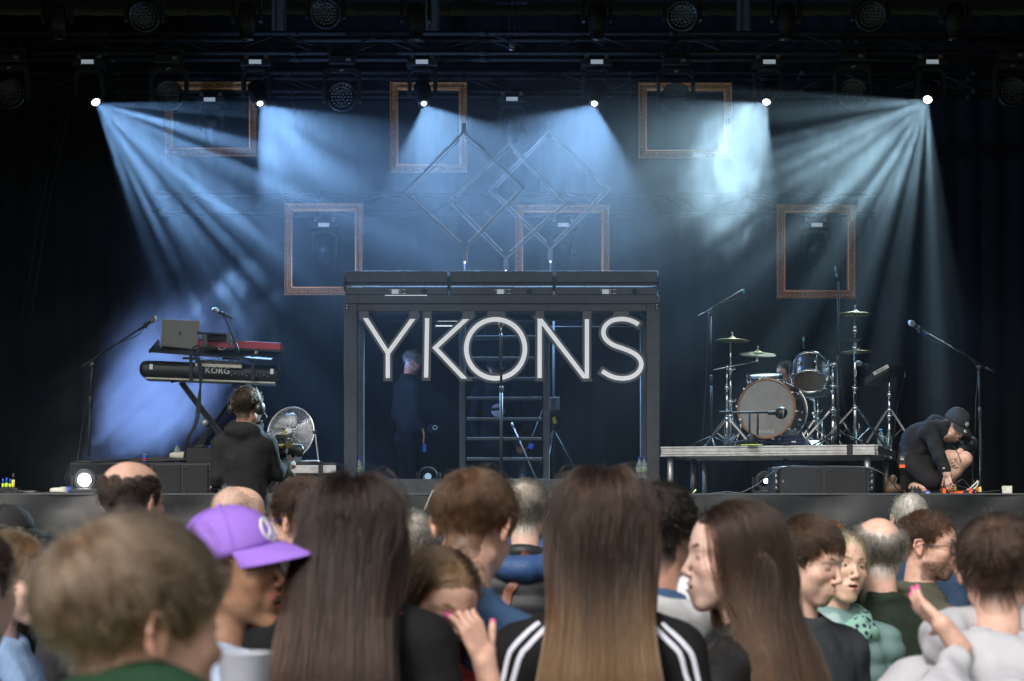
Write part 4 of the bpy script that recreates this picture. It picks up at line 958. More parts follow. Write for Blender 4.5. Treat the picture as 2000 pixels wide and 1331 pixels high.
# left pair of stands, left cymbals
s1 = chrome_stand(1427, 19.5, 668, 'chrome stand under the left crash cymbal', ylegs=815, rot=.2)
cymbal(s1, W(1430, 662, 19.5), .25 * .66, (.03, .03), label='bronze cymbal at the left of the kit, larger and higher one')
s2 = chrome_stand(1420, 19.3, 716, 'chrome boom stand with a silver arm left of the bass drum', ylegs=820, rot=1.1)
MB().tube([W(1393, 723, 19.3), W(1479, 706, 19.35)], .0065, 8).tube([W(1479, 706, 19.35), W(1478, 690, 19.38)], .005, 8).ball(W(1479, 705, 19.35), .017, n=10).ball(W(1421, 717, 19.3), .02, n=10).build('boom', M['chrome'], s2, world=True)
cymbal(s2, W(1480, 689, 19.4), .25 * .72, (.05, .04), label='smaller bronze cymbal behind, between left cymbal and rack tom')
s3 = chrome_stand(1670, 19.2, 612, 'tallest chrome stand right of the toms, two cymbals on it', ylegs=800, spread=.36, rot=.7, width=.017)
cymbal(s3, W(1670, 610, 19.2), .25 * .66, (.02, .02), label='dark cymbal at the top of the tallest chrome stand')
cymbal(s3, W(1672, 684, 19.35), .25 * .6, (-.02, .02), label='dark cymbal lower down on the tallest chrome stand')
MB().ball(W(1670, 647, 19.19), .028, n=12).lathe([(.025, 0), (.02, .02)], W(1670, 640, 19.19), (0, -1, 0), 12).build('tilter', M['chrome'], s3, world=True)
MB().box(W(1670, 664, 19.17), (.09, .03, .03)).ball(W(1654, 664, 19.17), .012, n=8).ball(W(1682, 664, 19.17), .012, n=8).build('cross_clamp', M['black_metal'], s3, world=True)
s4 = chrome_stand(1627, 19.25, 713, 'chrome tom stand right of the rack tom', ylegs=803, spread=.34, rot=.1, width=.019)
MB().tube([W(1634, 712, 19.25), W(1600, 716, 19.4)], .011, 10).lathe([(.02, -.03), (.024, 0), (.02, .03)], W(1630, 712, 19.25), (1, 0, 0), 12).tube([W(1638, 712, 19.25), W(1638, 722, 19.22)], .006, 6).build('tom_arm', M['chrome'], s4, world=True)
s5 = chrome_stand(1737, 19.25, 735, 'chrome stand holding the electronic percussion pad', ylegs=803, spread=.27, rot=.9, width=.015)
s6 = chrome_stand(1597, 19.6, 780, 'short chrome snare stand behind the bass drum', ylegs=820, spread=.22, rot=.4, width=.012)
# extra pedal and stand hardware between the legs
hh = thing('drum_pedal', 'chrome bass drum pedal between drum and tom stand', 'pedal', RL(-.62, .62, 0))
MB().box((0, 0, .02), (.1, .3, .02), Matrix.Rotation(.3, 3, 'X')).build('footboard', M['alu'], hh); MB().tube([(-.07, .1, 0), (-.07, .12, .25), (.07, .12, .25), (.07, .1, 0)], .010, 8).build('frame', M['chrome'], hh)
MB().tube([(0, .12, .25), (0, .2, .33)], .005, 6).ball((0, .21, .34), .025, (1, .7, 1), 10).build('beater', M['chrome'], hh)
# folded jeans beside the drum
jn = thing('folded_jeans', 'stack of folded dark blue jeans beside the bass drum', 'clothes', (W(1548, 0, 18.75).x, 18.78, FLOOR + RH + .004))
for k in range(3):
    o = MB().box((random.uniform(-.01, .01), 0, .018 + k*.033), (.22 - .01*k, .2, .034)).build('jeans', mat('denim', (.012, .02, .05), .85, bump=.4, bscale=300) if k == 0 else bpy.data.materials['denim'], jn, bev=.012)
MB().box((0, -.105, .03), (.04, .004, .012)).build('tag', M['white'], jn)
# electronic pad
sp_ = thing('percussion_pad', 'grey electronic percussion pad tilted on its stand', 'percussion pad', W(1712, 722, 19.2))
pts = [W(1686, 741, 19.15), W(1733, 712, 19.1), W(1765, 709, 19.4), W(1716, 742, 19.45)]
dn = Vector((.015, 0, -.07)); MB().add([p_ for p_ in pts] + [p_ + dn for p_ in pts], [(0, 1, 2, 3), (7, 6, 5, 4), (0, 4, 5, 1), (1, 5, 6, 2), (2, 6, 7, 3), (3, 7, 4, 0)]).build('casing', M['black_metal'], sp_, world=True, bev=.01)
a_, b2 = W(1706, 731, 19.12), W(1735, 715, 19.09)
MB().bar(a_, b2, .035, .01, up=(0, 1, 0)).build('panel', M['white'], sp_, world=True)
me = text_mesh('Roland', .036, .0006); me.materials.clear(); me.materials.append(M['black_plastic']); o = bpy.data.objects.new('lettering', me); C.objects.link(o); o.parent = sp_
o.location = (a_ + b2)/2 + Vector((0, -.012, 0)) - sp_.location; o.rotation_euler = (PI/2, -R(29), 0)
# bass drum microphone on a low stand with a round windshield look
bm_ = thing('drum_microphone', 'low boom with a ball shaped microphone in front of the bass drum', 'microphone', (W(1474, 0, 18.75).x, 18.75, FLOOR + RH))
MB().tube([W(1405, 807, 18.72), W(1500, 806, 18.75)], .010, 8).tube([W(1405, 806, 18.72), W(1430, 806, 18.72)], .013, 8).build('boom', M['black_metal'], bm_, world=True)
MB().lathe([(.016, -.06), (.019, -.04), (.019, .02), (.012, .03)], W(1512, 807, 18.76), (1, 0, 0), 14).build('holder', M['black_plastic'], bm_, world=True)
MB().ball(W(1526, 807, 18.78), .060, n=22).build('ball', M['black_plastic'], bm_, world=True); MB().lathe([(.0605, -.006), (.0615, 0), (.0605, .006)], W(1526, 807, 18.78), (1, .2, 0), 24, cap=False).build('band', M['alu'], bm_, world=True)
for x in (1464, 1480): MB().tube([(W(x, 0, 18.75).x, 18.75, zt(809, 18.75)), (W(x, 0, 18.75).x, 18.75, FLOOR + RH + .1)], .010, 8).build('post', M['black_metal'], bm_, world=True)
MB().lathe([(.05, 0), (.045, .09), (.02, .11)], (W(1468, 0, 18.75).x, 18.75, FLOOR + RH), n=14).build('foot', M['black_metal'], bm_, world=True)
for a in (.3, 2.7, 4.9): MB().tube([(W(1468, 0, 18.75).x, 18.75, FLOOR + RH + .06), (W(1468, 0, 18.75).x + .28*math.cos(a), 18.75 + .12*math.sin(a), FLOOR + RH + .01)], .008, 6).build('leg', M['black_metal'], bm_, world=True)
# overheads on tall stands
def pencil(at, d): 
    o = MB().lathe([(.009, -.05), (.0105, -.04), (.0105, .06), (.008, .065)], at, d, 10).build('microphone', M['black_plastic'], None); MB().lathe([(.011, -.035), (.0112, -.01)], at, d, 10, cap=False).build('ring', mat('teal_ring', (.02, .25, .2), .4), o); return o
th, t, d, p, b = mic_stand('microphone_stand', 'tall thin boom stand at the left edge of the drum riser', (1390, 862), (1388, 612), (1452, 566), (1364, 619), D=19.6, base_z=FLOOR + RH, tri=True, collar=.5)
tag(pencil(W(1454, 574, 19.5), Vector((.12, 0, -1))), 'pencil microphone hanging from the tall boom left of the drums', 'microphone', 'drum overhead microphones')
b = W(1637, 0, 19.0); th = thing('microphone_stand', 'very tall thin straight stand rising over the toms', 'microphone stand', (b.x, 19.0, FLOOR + RH), 0, 'microphone stands'); hz = zt(550, 19.0) - FLOOR - RH
MB().tube([(0, 0, .03), (0, 0, hz*.52)], .013, 10).tube([(0, 0, hz*.5), (0, 0, hz)], .0095, 10).build('pole', M['black_metal'], th); MB().lathe([(.014, -.04), (.018, -.03), (.018, .03), (.012, .05)], (0, 0, hz*.52), n=12).build('clutch', M['black_plastic'], th)
for a in (.2, 2.3, 4.4): MB().tube([(0, 0, .14), (.33*math.cos(a), .33*math.sin(a), .012)], .009, 8).build('leg', M['black_metal'], th)
tag(pencil(W(1634, 534, 19.0), Vector((-.2, 0, 1))), 'pencil microphone at the top of the very tall straight stand', 'microphone', 'drum overhead microphones')
tag(pencil(W(1570, 668, 19.4), Vector((.0, 0, -1))), 'small microphone clipped above the rack tom', 'microphone', 'drum overhead microphones')
m = handheld(None, W(1692, 714, 19.8), Vector((-.9, -.3, .2))); tag(m, 'microphone between the tall chrome stand and the percussion pad', 'microphone', 'vocal microphones')
cable([W(1569, 664, 19.4), W(1578, 655, 19.4), W(1582, 672, 19.4), W(1580, 690, 19.45)], .003, 'thin cable looping over the rack tom microphone')
cable([W(1640, 560, 19.02), W(1640, 700, 19.02), W(1648, 780, 19.0), W(1657, 850, 18.98)], .003, 'thin cable hanging down the very tall stand')
cable([W(1762, 712, 19.4), W(1768, 735, 19.4), W(1755, 780, 19.3), W(1745, 858, 19.2)], .004, 'cable curving down from the percussion pad')

# ------------------------------------------------------------------ floor lamps (lit) and edge clutter
def floor_lamp(px, py, D, label, rr, m, energy, colr, dirv, size, blend=.5):
    c = W(px, py, D); th = thing('floor_lamp', label, 'stage light', (c.x, D, FLOOR), 0, 'lit lamps on the stage floor'); h = c.z - FLOOR
    MB().box((0, .05, .03), (.26, .22, .06)).build('base', M['black_metal'], th, bev=.006)
    for sx in (-1, 1): MB().box((sx*.115, .05, h*.5 + .03), (.02, .06, h + .02)).build('bracket', M['black_metal'], th, bev=.003)
    MB().lathe([(.05, .14), (.09, .10), (.10, .02), (.10, -.004), (.085, 0)], (0, 0, h), (0, 1, 0), 22, cap=False).build('head', M['black_plastic'], th)
    MB().lathe([(0, 0), (rr, .0)], (0, -.002, h), (0, -1, 0), 22, cap=False).build('lens', m, th)
    ld = bpy.data.lights.new('glow', 'SPOT'); ld.energy = energy; ld.color = colr; ld.spot_size = R(size); ld.spot_blend = blend; ld.shadow_soft_size = rr
    lo = bpy.data.objects.new('glow', ld); C.objects.link(lo); lo.parent = th; lo.location = (0, -.03, h); lo.rotation_euler = Vector(dirv).normalized().to_track_quat('-Z', 'Y').to_euler()
    return th
floor_lamp(165, 938, 17.75, 'brilliant white lamp shining at the crowd from the left stage edge', .06, M['lamp_hot'], 160, (.85, .9, 1), (0, -1, .05), 120)
floor_lamp(1496, 940, 18.9, 'small bright lamp glowing under the left half of the drum riser', .022, M['lamp_hot'], 20, (.85, 1, .95), (-.3, -1, .1), 120)
floor_lamp(1820, 942, 18.7, 'small bright lamp glowing behind the kneeling man', .02, M['lamp_hot'], 16, (.85, 1, .95), (.2, -1, .1), 120)
floor_lamp(836, 931, 20.4, 'small bluish lamp glowing at the feet of the grey haired man', .035, mat('blue_glow', (.1, .2, .3), .3, emit=(.5, .75, 1), es=.5), 1, (.5, .7, 1), (0, -1, .1), 120)
# blue wash that fills the smoke at the left; its fixture stands behind the riser
c = Vector((W(150, 0, 20.0).x, 20.0, FLOOR)); th = thing('floor_wash', 'blue floor wash light behind the left riser aimed up into the smoke', 'stage light', c)
MB().box((0, 0, .03), (.3, .24, .06)).build('base', M['black_metal'], th, bev=.006); MB().lathe([(.07, -.1), (.12, -.04), (.125, .08), (.115, .085)], (0, 0, .2), (.35, .3, 1), 22).build('head', M['black_plastic'], th)
MB().lathe([(0, .087), (.11, .087)], (0, 0, .2), (.35, .3, 1), 20, cap=False).build('lens', mat('blue_led', (.05, .1, .5), .3, emit=(.15, .3, 1), es=4), th)
ld = bpy.data.lights.new('wash_beam', 'SPOT'); ld.energy = 1700; ld.color = (.26, .43, 1.0); ld.spot_size = R(80); ld.spot_blend = 1.0; ld.shadow_soft_size = .08
lo = bpy.data.objects.new('wash_beam', ld); C.objects.link(lo); lo.parent = th; lo.location = (.04, .03, .32); lo.rotation_euler = Vector((.58, .5, .55)).to_track_quat('-Z', 'Y').to_euler()

# pedal board and cables at the kneeling man's hands
pb = thing('power_strip', 'black distribution strip with orange ends on the stage edge', 'power strip', (W(1868, 0, 17.75).x, 17.75, FLOOR + .01))
MB().box((0, 0, .02), (S(56, 17.75), .09, .04)).build('casing', M['black_plastic'], pb, bev=.004)
for x in (-26, 25): MB().box((S(x, 17.75), -.01, .025), (S(6, 17.75), .1, .055)).build('end_cap', M['orange'], pb, bev=.004)
MB().box((-.01, -.048, .018), (S(26, 17.75), .006, .02)).build('label_plate', M['orange'], pb)
for i, (x, mm) in enumerate(((1854, 'orange'), (1862, 'orange'), (1866, 'yellow'), (1903, 'blue'), (1909, 'orange'), (1915, 'yellow'))):
    c = Vector((W(x, 0, 17.8).x, 17.82, FLOOR + .01)); q_ = thing('plug', 'coloured cable plug standing at the strip, number %s from the left' % ('one', 'two', 'three', 'four', 'five', 'six')[i], 'plug', c, 0, 'coloured plugs by the orange strip')
    MB().box((0, 0, .045), (.022, .022, .05)).build('body', M[mm], q_, bev=.003); MB().lathe([(.009, .07), (.007, .10), (.004, .14)], (0, 0, 0), n=8).build('sleeve', M['black_plastic'], q_)
cable([W(1868, 945, 17.8), W(1880, 937, 17.8), W(1893, 950, 17.8), W(1903, 958, 17.8), W(1890, 966, 17.8)], .005, 'black cable loop held under the kneeling man\'s hand')
cable([W(1870, 949, 17.78), W(1905, 958, 17.78), W(1912, 962, 17.8), W(1935, 960, 17.8), W(1958, 958, 17.8)], .005, 'black cable running right from the orange strip')
cable([W(1893, 955, 17.8), W(1902, 948, 17.8), W(1910, 940, 17.8), W(1908, 950, 17.8), W(1897, 958, 17.8)], .006, 'pale cable looping beside the right microphone stand base', M['cream'])
sb = thing('socket_box', 'small cream socket box at the right end of the stage edge', 'socket box', (W(1967, 0, 17.8).x, 17.8, FLOOR + .01)); MB().box((0, 0, .04), (S(16, 17.8), .08, .075)).build('casing', M['cream'], sb, bev=.005); MB().box((.0, -.043, .04), (.03, .006, .03)).build('socket', M['white'], sb)
pd_ = thing('stomp_box', 'dark effect pedal with three knobs on the stage edge', 'effect pedal', (W(1787, 0, 17.75).x, 17.75, FLOOR + .01)); MB().box((0, 0, .03), (.1, .08, .05)).build('casing', M['black_metal'], pd_, bev=.005)
for x in (-.03, 0, .03): MB().lathe([(.010, .055), (.009, .075)], (x, 0, 0), n=10).build('knob', M['black_plastic'], pd_)
pd_ = thing('stomp_box', 'small blue and white effect pedal by the stage edge', 'effect pedal', (W(1811, 0, 17.72).x, 17.72, FLOOR + .01)); MB().box((0, 0, .015), (.045, .05, .03)).build('casing', M['blue'], pd_, bev=.004); MB().box((0, -.027, .012), (.03, .004, .012)).build('label', M['white'], pd_)
# taped rolls and connectors at far left
for i, (x, mm, hh_) in enumerate(((6, 'lime', .05), (13, 'lime', .06), (20, 'lime', .05), (26, 'yellow', .1))):
    c = Vector((W(x, 0, 17.9).x, 17.9, FLOOR + .075)); q_ = thing('tape_end', 'taped cable end in ' + ('lime', 'lime', 'lime', 'yellow')[i] + ' on the box at far left, number ' + ('one', 'two', 'three', 'four')[i], 'cable end', c, 0, 'bright taped cable ends')
    MB().lathe([(.012, 0), (.014, .01), (.014, hh_*.7)], (0, 0, 0), n=10).build('tape', M[mm], q_); MB().lathe([(.010, hh_*.7), (.010, hh_*.7 + .03), (.006, hh_ + .03)], (0, 0, 0), n=10).build('plug', M['blue'] if i < 3 else M['black_plastic'], q_)
q_ = thing('cable_box', 'dark stage box at the far left with taped cable ends on it', 'stage box', (W(14, 0, 17.9).x, 17.95, FLOOR + .01)); MB().box((0, 0, .03), (.2, .18, .06)).build('casing', M['matte_black'], q_, bev=.004); MB().box((0, -.093, .03), (.12, .006, .03)).build('panel', M['black_metal'], q_)
o = MB().lathe([(.012, -.1), (.02, -.09), (.022, -.02), (.016, 0), (.022, .02), (.022, .07), (.014, .09)], (W(55, 0, 17.8).x, 17.8, FLOOR + .03), (1, 0, 0), 12).build('cable_coupler', M['black_plastic']); tag(o, 'black ribbed cable coupler lying on the floor at the left', 'coupler')
cable([W(0, 962, 17.7), W(20, 955, 17.75), W(60, 964, 17.75), W(110, 962, 17.75), W(150, 966, 17.75)], .006, 'black cable snaking along the stage edge at left')
cable([W(1380, 966, 17.8), W(1420, 962, 17.8), W(1470, 966, 17.8), W(1520, 964, 17.8)], .006, 'dark cable on the floor under the drum riser')
o = MB().tube([W(1352, 965, 17.9), W(1359, 957, 17.95)], .004, 6).build('marker', M['lime']); tag(o, 'small lime glow marker under the left end of the drum riser', 'marker')
# covered front-fill speaker standing before the stage
c = W(862, 1010, 17.1); th = thing('covered_speaker', 'small speaker under a black cloth hood in front of the stage', 'covered speaker', (c.x, 17.1, 0))
x0_, x1_ = S(-38, 17.1), S(40, 17.1); zt0, zt1 = zt(960, 17.1), zt(1012, 17.1)
MB().prism([(x0_ + .1, zt0 - .01), (x0_ - .0, zt1), (x0_ + .01, .02), (x1_, .02), (x1_, zt1), (x1_ - .03, zt0 - .02)], 0, 0, -.18, .22).build('cloth_cover', M['skirt'], th, bev=.02)
MB().tube([(x0_ - .0, -.185, zt1 + .0), (x0_ + .1, -.185, zt0), (x1_ - .03, -.185, zt0 - .005)], .007, 6).build('piping', mat('pale_hem', (.5, .5, .3), .7), th)
MB().box(((x0_ + x1_)/2, -.185, zt1 - .01), (x1_ - x0_, .01, .012)).build('fold', M['matte_black'], th)

# ------------------------------------------------------------------ people: bodies grown as one smooth surface from a distance field
def smin(a, b, k):
    if k <= 0: return np.minimum(a, b)
    h = np.clip(.5 + .5*(b - a)/k, 0, 1); return b + (a - b)*h - k*h*(1 - h)
def smax(a, b, k): return -smin(-a, -b, k)
def d_ell(P, c, r):
    q = P - np.asarray(c, float); r = np.asarray(r, float); k0 = np.linalg.norm(q / r, axis=1); k1 = np.linalg.norm(q / (r*r), axis=1) + 1e-9
    return k0*(k0 - 1)/k1
def d_cap(P, a, b, ra, rb=None):
    a = np.asarray(a, float); b = np.asarray(b, float); rb = ra if rb is None else rb
    ab = b - a; t = np.clip(((P - a) @ ab)/(ab @ ab + 1e-12), 0, 1)
    return np.linalg.norm(P - a - t[:, None]*ab, axis=1) - (ra + (rb - ra)*t)
def d_tor(P, c, R_, r, sc=(1, 1), tilt=0.0):
    q = P - np.asarray(c, float); ct, st = math.cos(tilt), math.sin(tilt)
    y = q[:, 1]*ct + q[:, 2]*st; z = -q[:, 1]*st + q[:, 2]*ct
    return np.hypot(np.hypot(q[:, 0]/sc[0], y/sc[1]) - R_, z) - r
def ev(prims, P):
    d = np.full(len(P), 9.0)
    for p in prims:
        ty, k = p[0], p[1]
        if ty in ('e', '-e'): v = d_ell(P, p[2], p[3])
        elif ty in ('c', '-c'): v = d_cap(P, p[2], p[3], p[4], p[5] if len(p) > 5 else None)
        elif ty == 't': v = d_tor(P, *p[2:])
        elif ty == 'f': v = p[2](P)
        d = smax(d, -v, k) if ty[0] == '-' else smin(d, v, k)
    return d
_RV = np.random.default_rng(3).random((32, 32, 32))
def vnoise(P, f):
    q = P * f + 1000.3; i = np.floor(q).astype(int); t = q - i; t = t*t*(3 - 2*t); i &= 31; j = (i + 1) & 31
    def g(a, b, c): return _RV[a, b, c]
    x0, y0, z0 = i.T; x1, y1, z1 = j.T; tx, ty, tz = t.T
    return ((g(x0,y0,z0)*(1-tx)+g(x1,y0,z0)*tx)*(1-ty)+(g(x0,y1,z0)*(1-tx)+g(x1,y1,z0)*tx)*ty)*(1-tz)+((g(x0,y0,z1)*(1-tx)+g(x1,y0,z1)*tx)*(1-ty)+(g(x0,y1,z1)*(1-tx)+g(x1,y1,z1)*tx)*ty)*tz - .5
def polygonize(f, lo, hi, h, B=4):
    lo = np.array(lo, float); n = (np.ceil((np.array(hi) - lo)/(h*B)).astype(int) + 1); N = n*B
    cx = [lo[a] + (np.arange(n[a]) + .5)*B*h - h*.5 for a in range(3)]
    G = np.stack(np.meshgrid(*cx, indexing='ij'), -1).reshape(-1, 3); dc = f(G).reshape(n)
    near = np.abs(dc) < h*B*1.25
    val = np.repeat(np.repeat(np.repeat(np.where(dc > 0, 1., -1.), B, 0), B, 1), B, 2)*h*B
    bi = np.argwhere(near)
    if not len(bi): return np.zeros((0, 3)), np.zeros((0, 4), int)
    off = np.stack(np.meshgrid(*[np.arange(B)]*3, indexing='ij'), -1).reshape(-1, 3)
    I = (bi[:, None, :]*B + off[None]).reshape(-1, 3)
    val[I[:, 0], I[:, 1], I[:, 2]] = f(lo + I*h)
    s = val < 0
    m = np.zeros(np.array(val.shape) - 1, int); cr = np.zeros(m.shape + (3,)); cnt = np.zeros(m.shape)
    sh = val.shape
    def sub(A, o): return A[o[0]:sh[0]-1+o[0], o[1]:sh[1]-1+o[1], o[2]:sh[2]-1+o[2]]
    act = np.zeros(m.shape, bool); cs = [(a, b, c) for a in (0, 1) for b in (0, 1) for c in (0, 1)]
    k = sum(sub(s, o).astype(np.int8) for o in cs); act = (k > 0) & (k < 8)
    cells = np.argwhere(act); vid = np.full(m.shape, -1); vid[tuple(cells.T)] = np.arange(len(cells))
    acc = np.zeros((len(cells), 3)); ct = np.zeros(len(cells))
    for ax in range(3):
        e = np.eye(3, dtype=int)[ax]
        for o in cs:
            if o[ax]: continue
            A = cells + o; Bc = A + e; va = val[tuple(A.T)]; vb = val[tuple(Bc.T)]; c = (va < 0) != (vb < 0)
            t = np.where(c, va/np.where(c, va - vb, 1), 0)
            acc += c[:, None]*(A + t[:, None]*e); ct += c
    V = lo + acc/ct[:, None]*h; Q = []
    for ax in range(3):
        e = np.eye(3, dtype=int)[ax]; u, w = np.eye(3, dtype=int)[(ax+1) % 3], np.eye(3, dtype=int)[(ax+2) % 3]
        a = s[:sh[0]-e[0], :sh[1]-e[1], :sh[2]-e[2]]; b = s[e[0]:, e[1]:, e[2]:]
        E_ = np.argwhere(a != b); E_ = E_[(E_[:, (ax+1) % 3] > 0) & (E_[:, (ax+2) % 3] > 0)]
        E_ = E_[(E_[:, (ax+1) % 3] < sh[(ax+1) % 3]-1) & (E_[:, (ax+2) % 3] < sh[(ax+2) % 3]-1)]
        if not len(E_): continue
        q = np.stack([vid[tuple((E_ - u - w).T)], vid[tuple((E_ - w).T)], vid[tuple(E_.T)], vid[tuple((E_ - u).T)]], 1)
        fl = ~a[tuple(E_.T)]; q[fl] = q[fl][:, ::-1]; Q.append(q[(q >= 0).all(1)])
    return V, np.concatenate(Q)
def np_mesh(name, V, Q, m, parent, col=None, sub=0):
    me = bpy.data.meshes.new(name); V = np.asarray(V, np.float32); Q = np.asarray(Q, np.int32)
    me.vertices.add(len(V)); me.vertices.foreach_set('co', V.ravel())
    k = Q.shape[1]; me.loops.add(Q.size); me.loops.foreach_set('vertex_index', Q.ravel())
    me.polygons.add(len(Q)); me.polygons.foreach_set('loop_start', np.arange(0, Q.size, k, dtype=np.int32)); me.polygons.foreach_set('loop_total', np.full(len(Q), k, np.int32))
    me.polygons.foreach_set('use_smooth', np.ones(len(Q), bool)); me.update(calc_edges=True)
    if col is not None:
        a = me.color_attributes.new('tint', 'FLOAT_COLOR', 'POINT'); c = np.ones((len(V), 4), np.float32); c[:, :3] = col; a.data.foreach_set('color', c.ravel())
    me.materials.append(m); o = bpy.data.objects.new(name, me); C.objects.link(o); o.parent = parent
    return o

SKIN = mat('skin', (1, 1, 1), .5, attr='tint', var=.16, vscale=42, bump=.1, bscale=260, sss=.12)
def clothmat(name, col, rough=.85, bump=.9, bscale=15, var=.15, sheen=0): return mat(name, col, rough, bump=bump, bscale=bscale, var=var, vscale=6, sheen=sheen, spec=.2)
_hm = {}
def hairmat(col, rough=.32, var=.5):
    k = (tuple(col), rough)
    if k in _hm: return _hm[k]
    m = bpy.data.materials.new('hair_fibre'); m.use_nodes = True; t = m.node_tree; t.nodes.clear()
    o = nd(t, 'ShaderNodeOutputMaterial'); h = nd(t, 'ShaderNodeBsdfHairPrincipled'); h.parametrization = 'COLOR'
    h.inputs['Roughness'].default_value = rough; h.inputs['Radial Roughness'].default_value = .45
    at = nd(t, 'ShaderNodeAttribute'); at.attribute_name = 'tint'; t.links.new(at.outputs['Color'], h.inputs['Color'])
    h.inputs['Random Roughness'].default_value = .2; h.inputs['IOR'].default_value = 1.40
    t.links.new(h.outputs[0], o.inputs['Surface']); _hm[k] = m; return m

def head_prims(v):
    jw = v.get('jaw', 1.0); f = v.get('fem', 0.0); fat = v.get('fat', 0.0); nz = v.get('nose', 1.0); op = v.get('open', 0.0); sm = v.get('smile', 0.0)
    p = [('e', 0, (0, .014, .034), (.0745, .097, .081)), ('e', .03, (0, -.03, .03), (.066, .062, .07)),
         ('e', .03, (0, -.036, -.032), (.0585*jw + fat, .050, .078)),
         ('c', .02, (0, -.062, -.096 - op*.012), (0, -.058, -.07), .018)]
    for s in (-1, 1):
        p += [('c', .025, (s*(.047*jw + fat), .002, -.060), (s*.012, -.068, -.100 - op*.012), .016 + fat, .0145),
              ('e', .03, (s*(.034*jw + fat), -.046, -.052), (.020, .026, .026)),
              ('e', .02, (s*.043, -.062, -.026 + sm*.004), (.021, .02, .019 + .004*sm)),
              ('c', .014, (s*.012, -.086, .020), (s*.046, -.070, .020), .0095 - .002*f, .008),
              ('-e', .015, (s*.031, -.1035, -.001), (.0165, .015, .0125)),
              ('e', .012, (s*.0135, -.0835, -.016), (.0095, .0105, .020)), ('e', .012, (s*.024, -.078, -.022), (.014, .010, .012)),
              ('e', .004, (s*.031, -.0745, -.001), (.0150, .0135, .0132)),
              ('c', .004, (s*.0165, -.0855, .0045), (s*.045, -.0785, .003), .003)]
    p += [('c', .009, (0, -.086, .014), (0, -.1045 - .004*nz, -.030), .0065, .0080*nz), ('e', .006, (0, -.1050 - .004*nz, -.035), (.0100*nz, .0095, .0088))]
    for s in (-1, 1):
        p += [('e', .005, (s*.0115*nz, -.1005, -.0395), (.0078, .009, .007)), ('-e', .003, (s*.0062, -.104, -.047), (.0034, .005, .004))]
    p += [('e', .016, (0, -.078, -.070), (.030, .022, .026)), ('-c', .004, (0, -.106, -.049), (0, -.1045, -.057), .0026)]
    z0 = -.0665; w = .0255 + .005*sm; up = .005*sm
    for s in (-1, 1):
        p += [('c', .0035, (0, -.0965, z0 + .0038), (s*w, -.0835 + .003*sm, z0 + up), .0058, .0022),
              ('c', .0035, (0, -.0965, z0 - .0075 - op*.010), (s*w, -.0835 + .003*sm, z0 - .001 + up), .0068, .0022)]
    if op > 0: p += [('-e', .003, (0, -.098, z0 - .002 - op*.005), (w*.82, .012, .0022 + op*.006))]
    else: p += [('-c', .0018, (-w*.9, -.0925, z0 - .0008 + up), (w*.9, -.0925, z0 - .0008 + up), .0012), ('-c', .0018, (-w*.4, -.1025, z0 - .0012), (w*.4, -.1025, z0 - .0012), .0012)]
    e = v.get('ear', 1.0)
    for s in (-1, 1):
        def q(x, y, z): return (s*(x + .0015), y, z)
        p += [('e', .004, q(.0765, .016, -.010), (.0055, .0155*e, .026*e)),
              ('c', .003, q(.077, .000, .008), q(.082, .010, .021), .0035), ('c', .003, q(.082, .010, .021), q(.087, .028, .017), .0036),
              ('c', .003, q(.087, .028, .017), q(.088, .032, -.004), .0036), ('c', .003, q(.088, .032, -.004), q(.080, .018, -.029), .0034),
              ('e', .003, q(.078, .010, -.030), (.0042, .0055, .0065)),
              ('-e', .003, q(.086, .014, -.010), (.0065, .0075, .011)), ('-c', .002, q(.089, .012, .012), q(.089, .024, .006), .0034)]
    return p
HL_Y = [-.12, -.085, -.066, -.045, -.030, -.012, .010, .03, .05, .07, .12]
HL_Z = [.082, .072, .052, .030, -.012, -.016, .016, .012, -.055, -.082, -.088]
def hair_mask(P, style):
    z = P[:, 2]; y = P[:, 1]; hl = np.interp(y - style.get('hy', 0)*(z < .09), HL_Y, HL_Z) + vnoise(P, 90)*.012
    m = z > hl + style.get('hl', 0)
    if style.get('low'): m |= (y > .045) & (z > -.104) & (np.abs(P[:, 0]) < .012 + .62*np.clip(z + .122, 0, .075))
    if style.get('ztop'): m &= z < style['ztop']
    b = style.get('bald')
    if b:
        c, r = b; q = (P - np.array(c))/np.array(r); m &= (q**2).sum(1) + vnoise(P, 70)*.34 > 1
    return m

def axes(yaw, pitch=0, roll=0):
    return np.array(Matrix.Rotation(PI - R(yaw), 3, 'Z') @ Matrix.Rotation(R(pitch), 3, 'X') @ Matrix.Rotation(R(roll), 3, 'Y'))

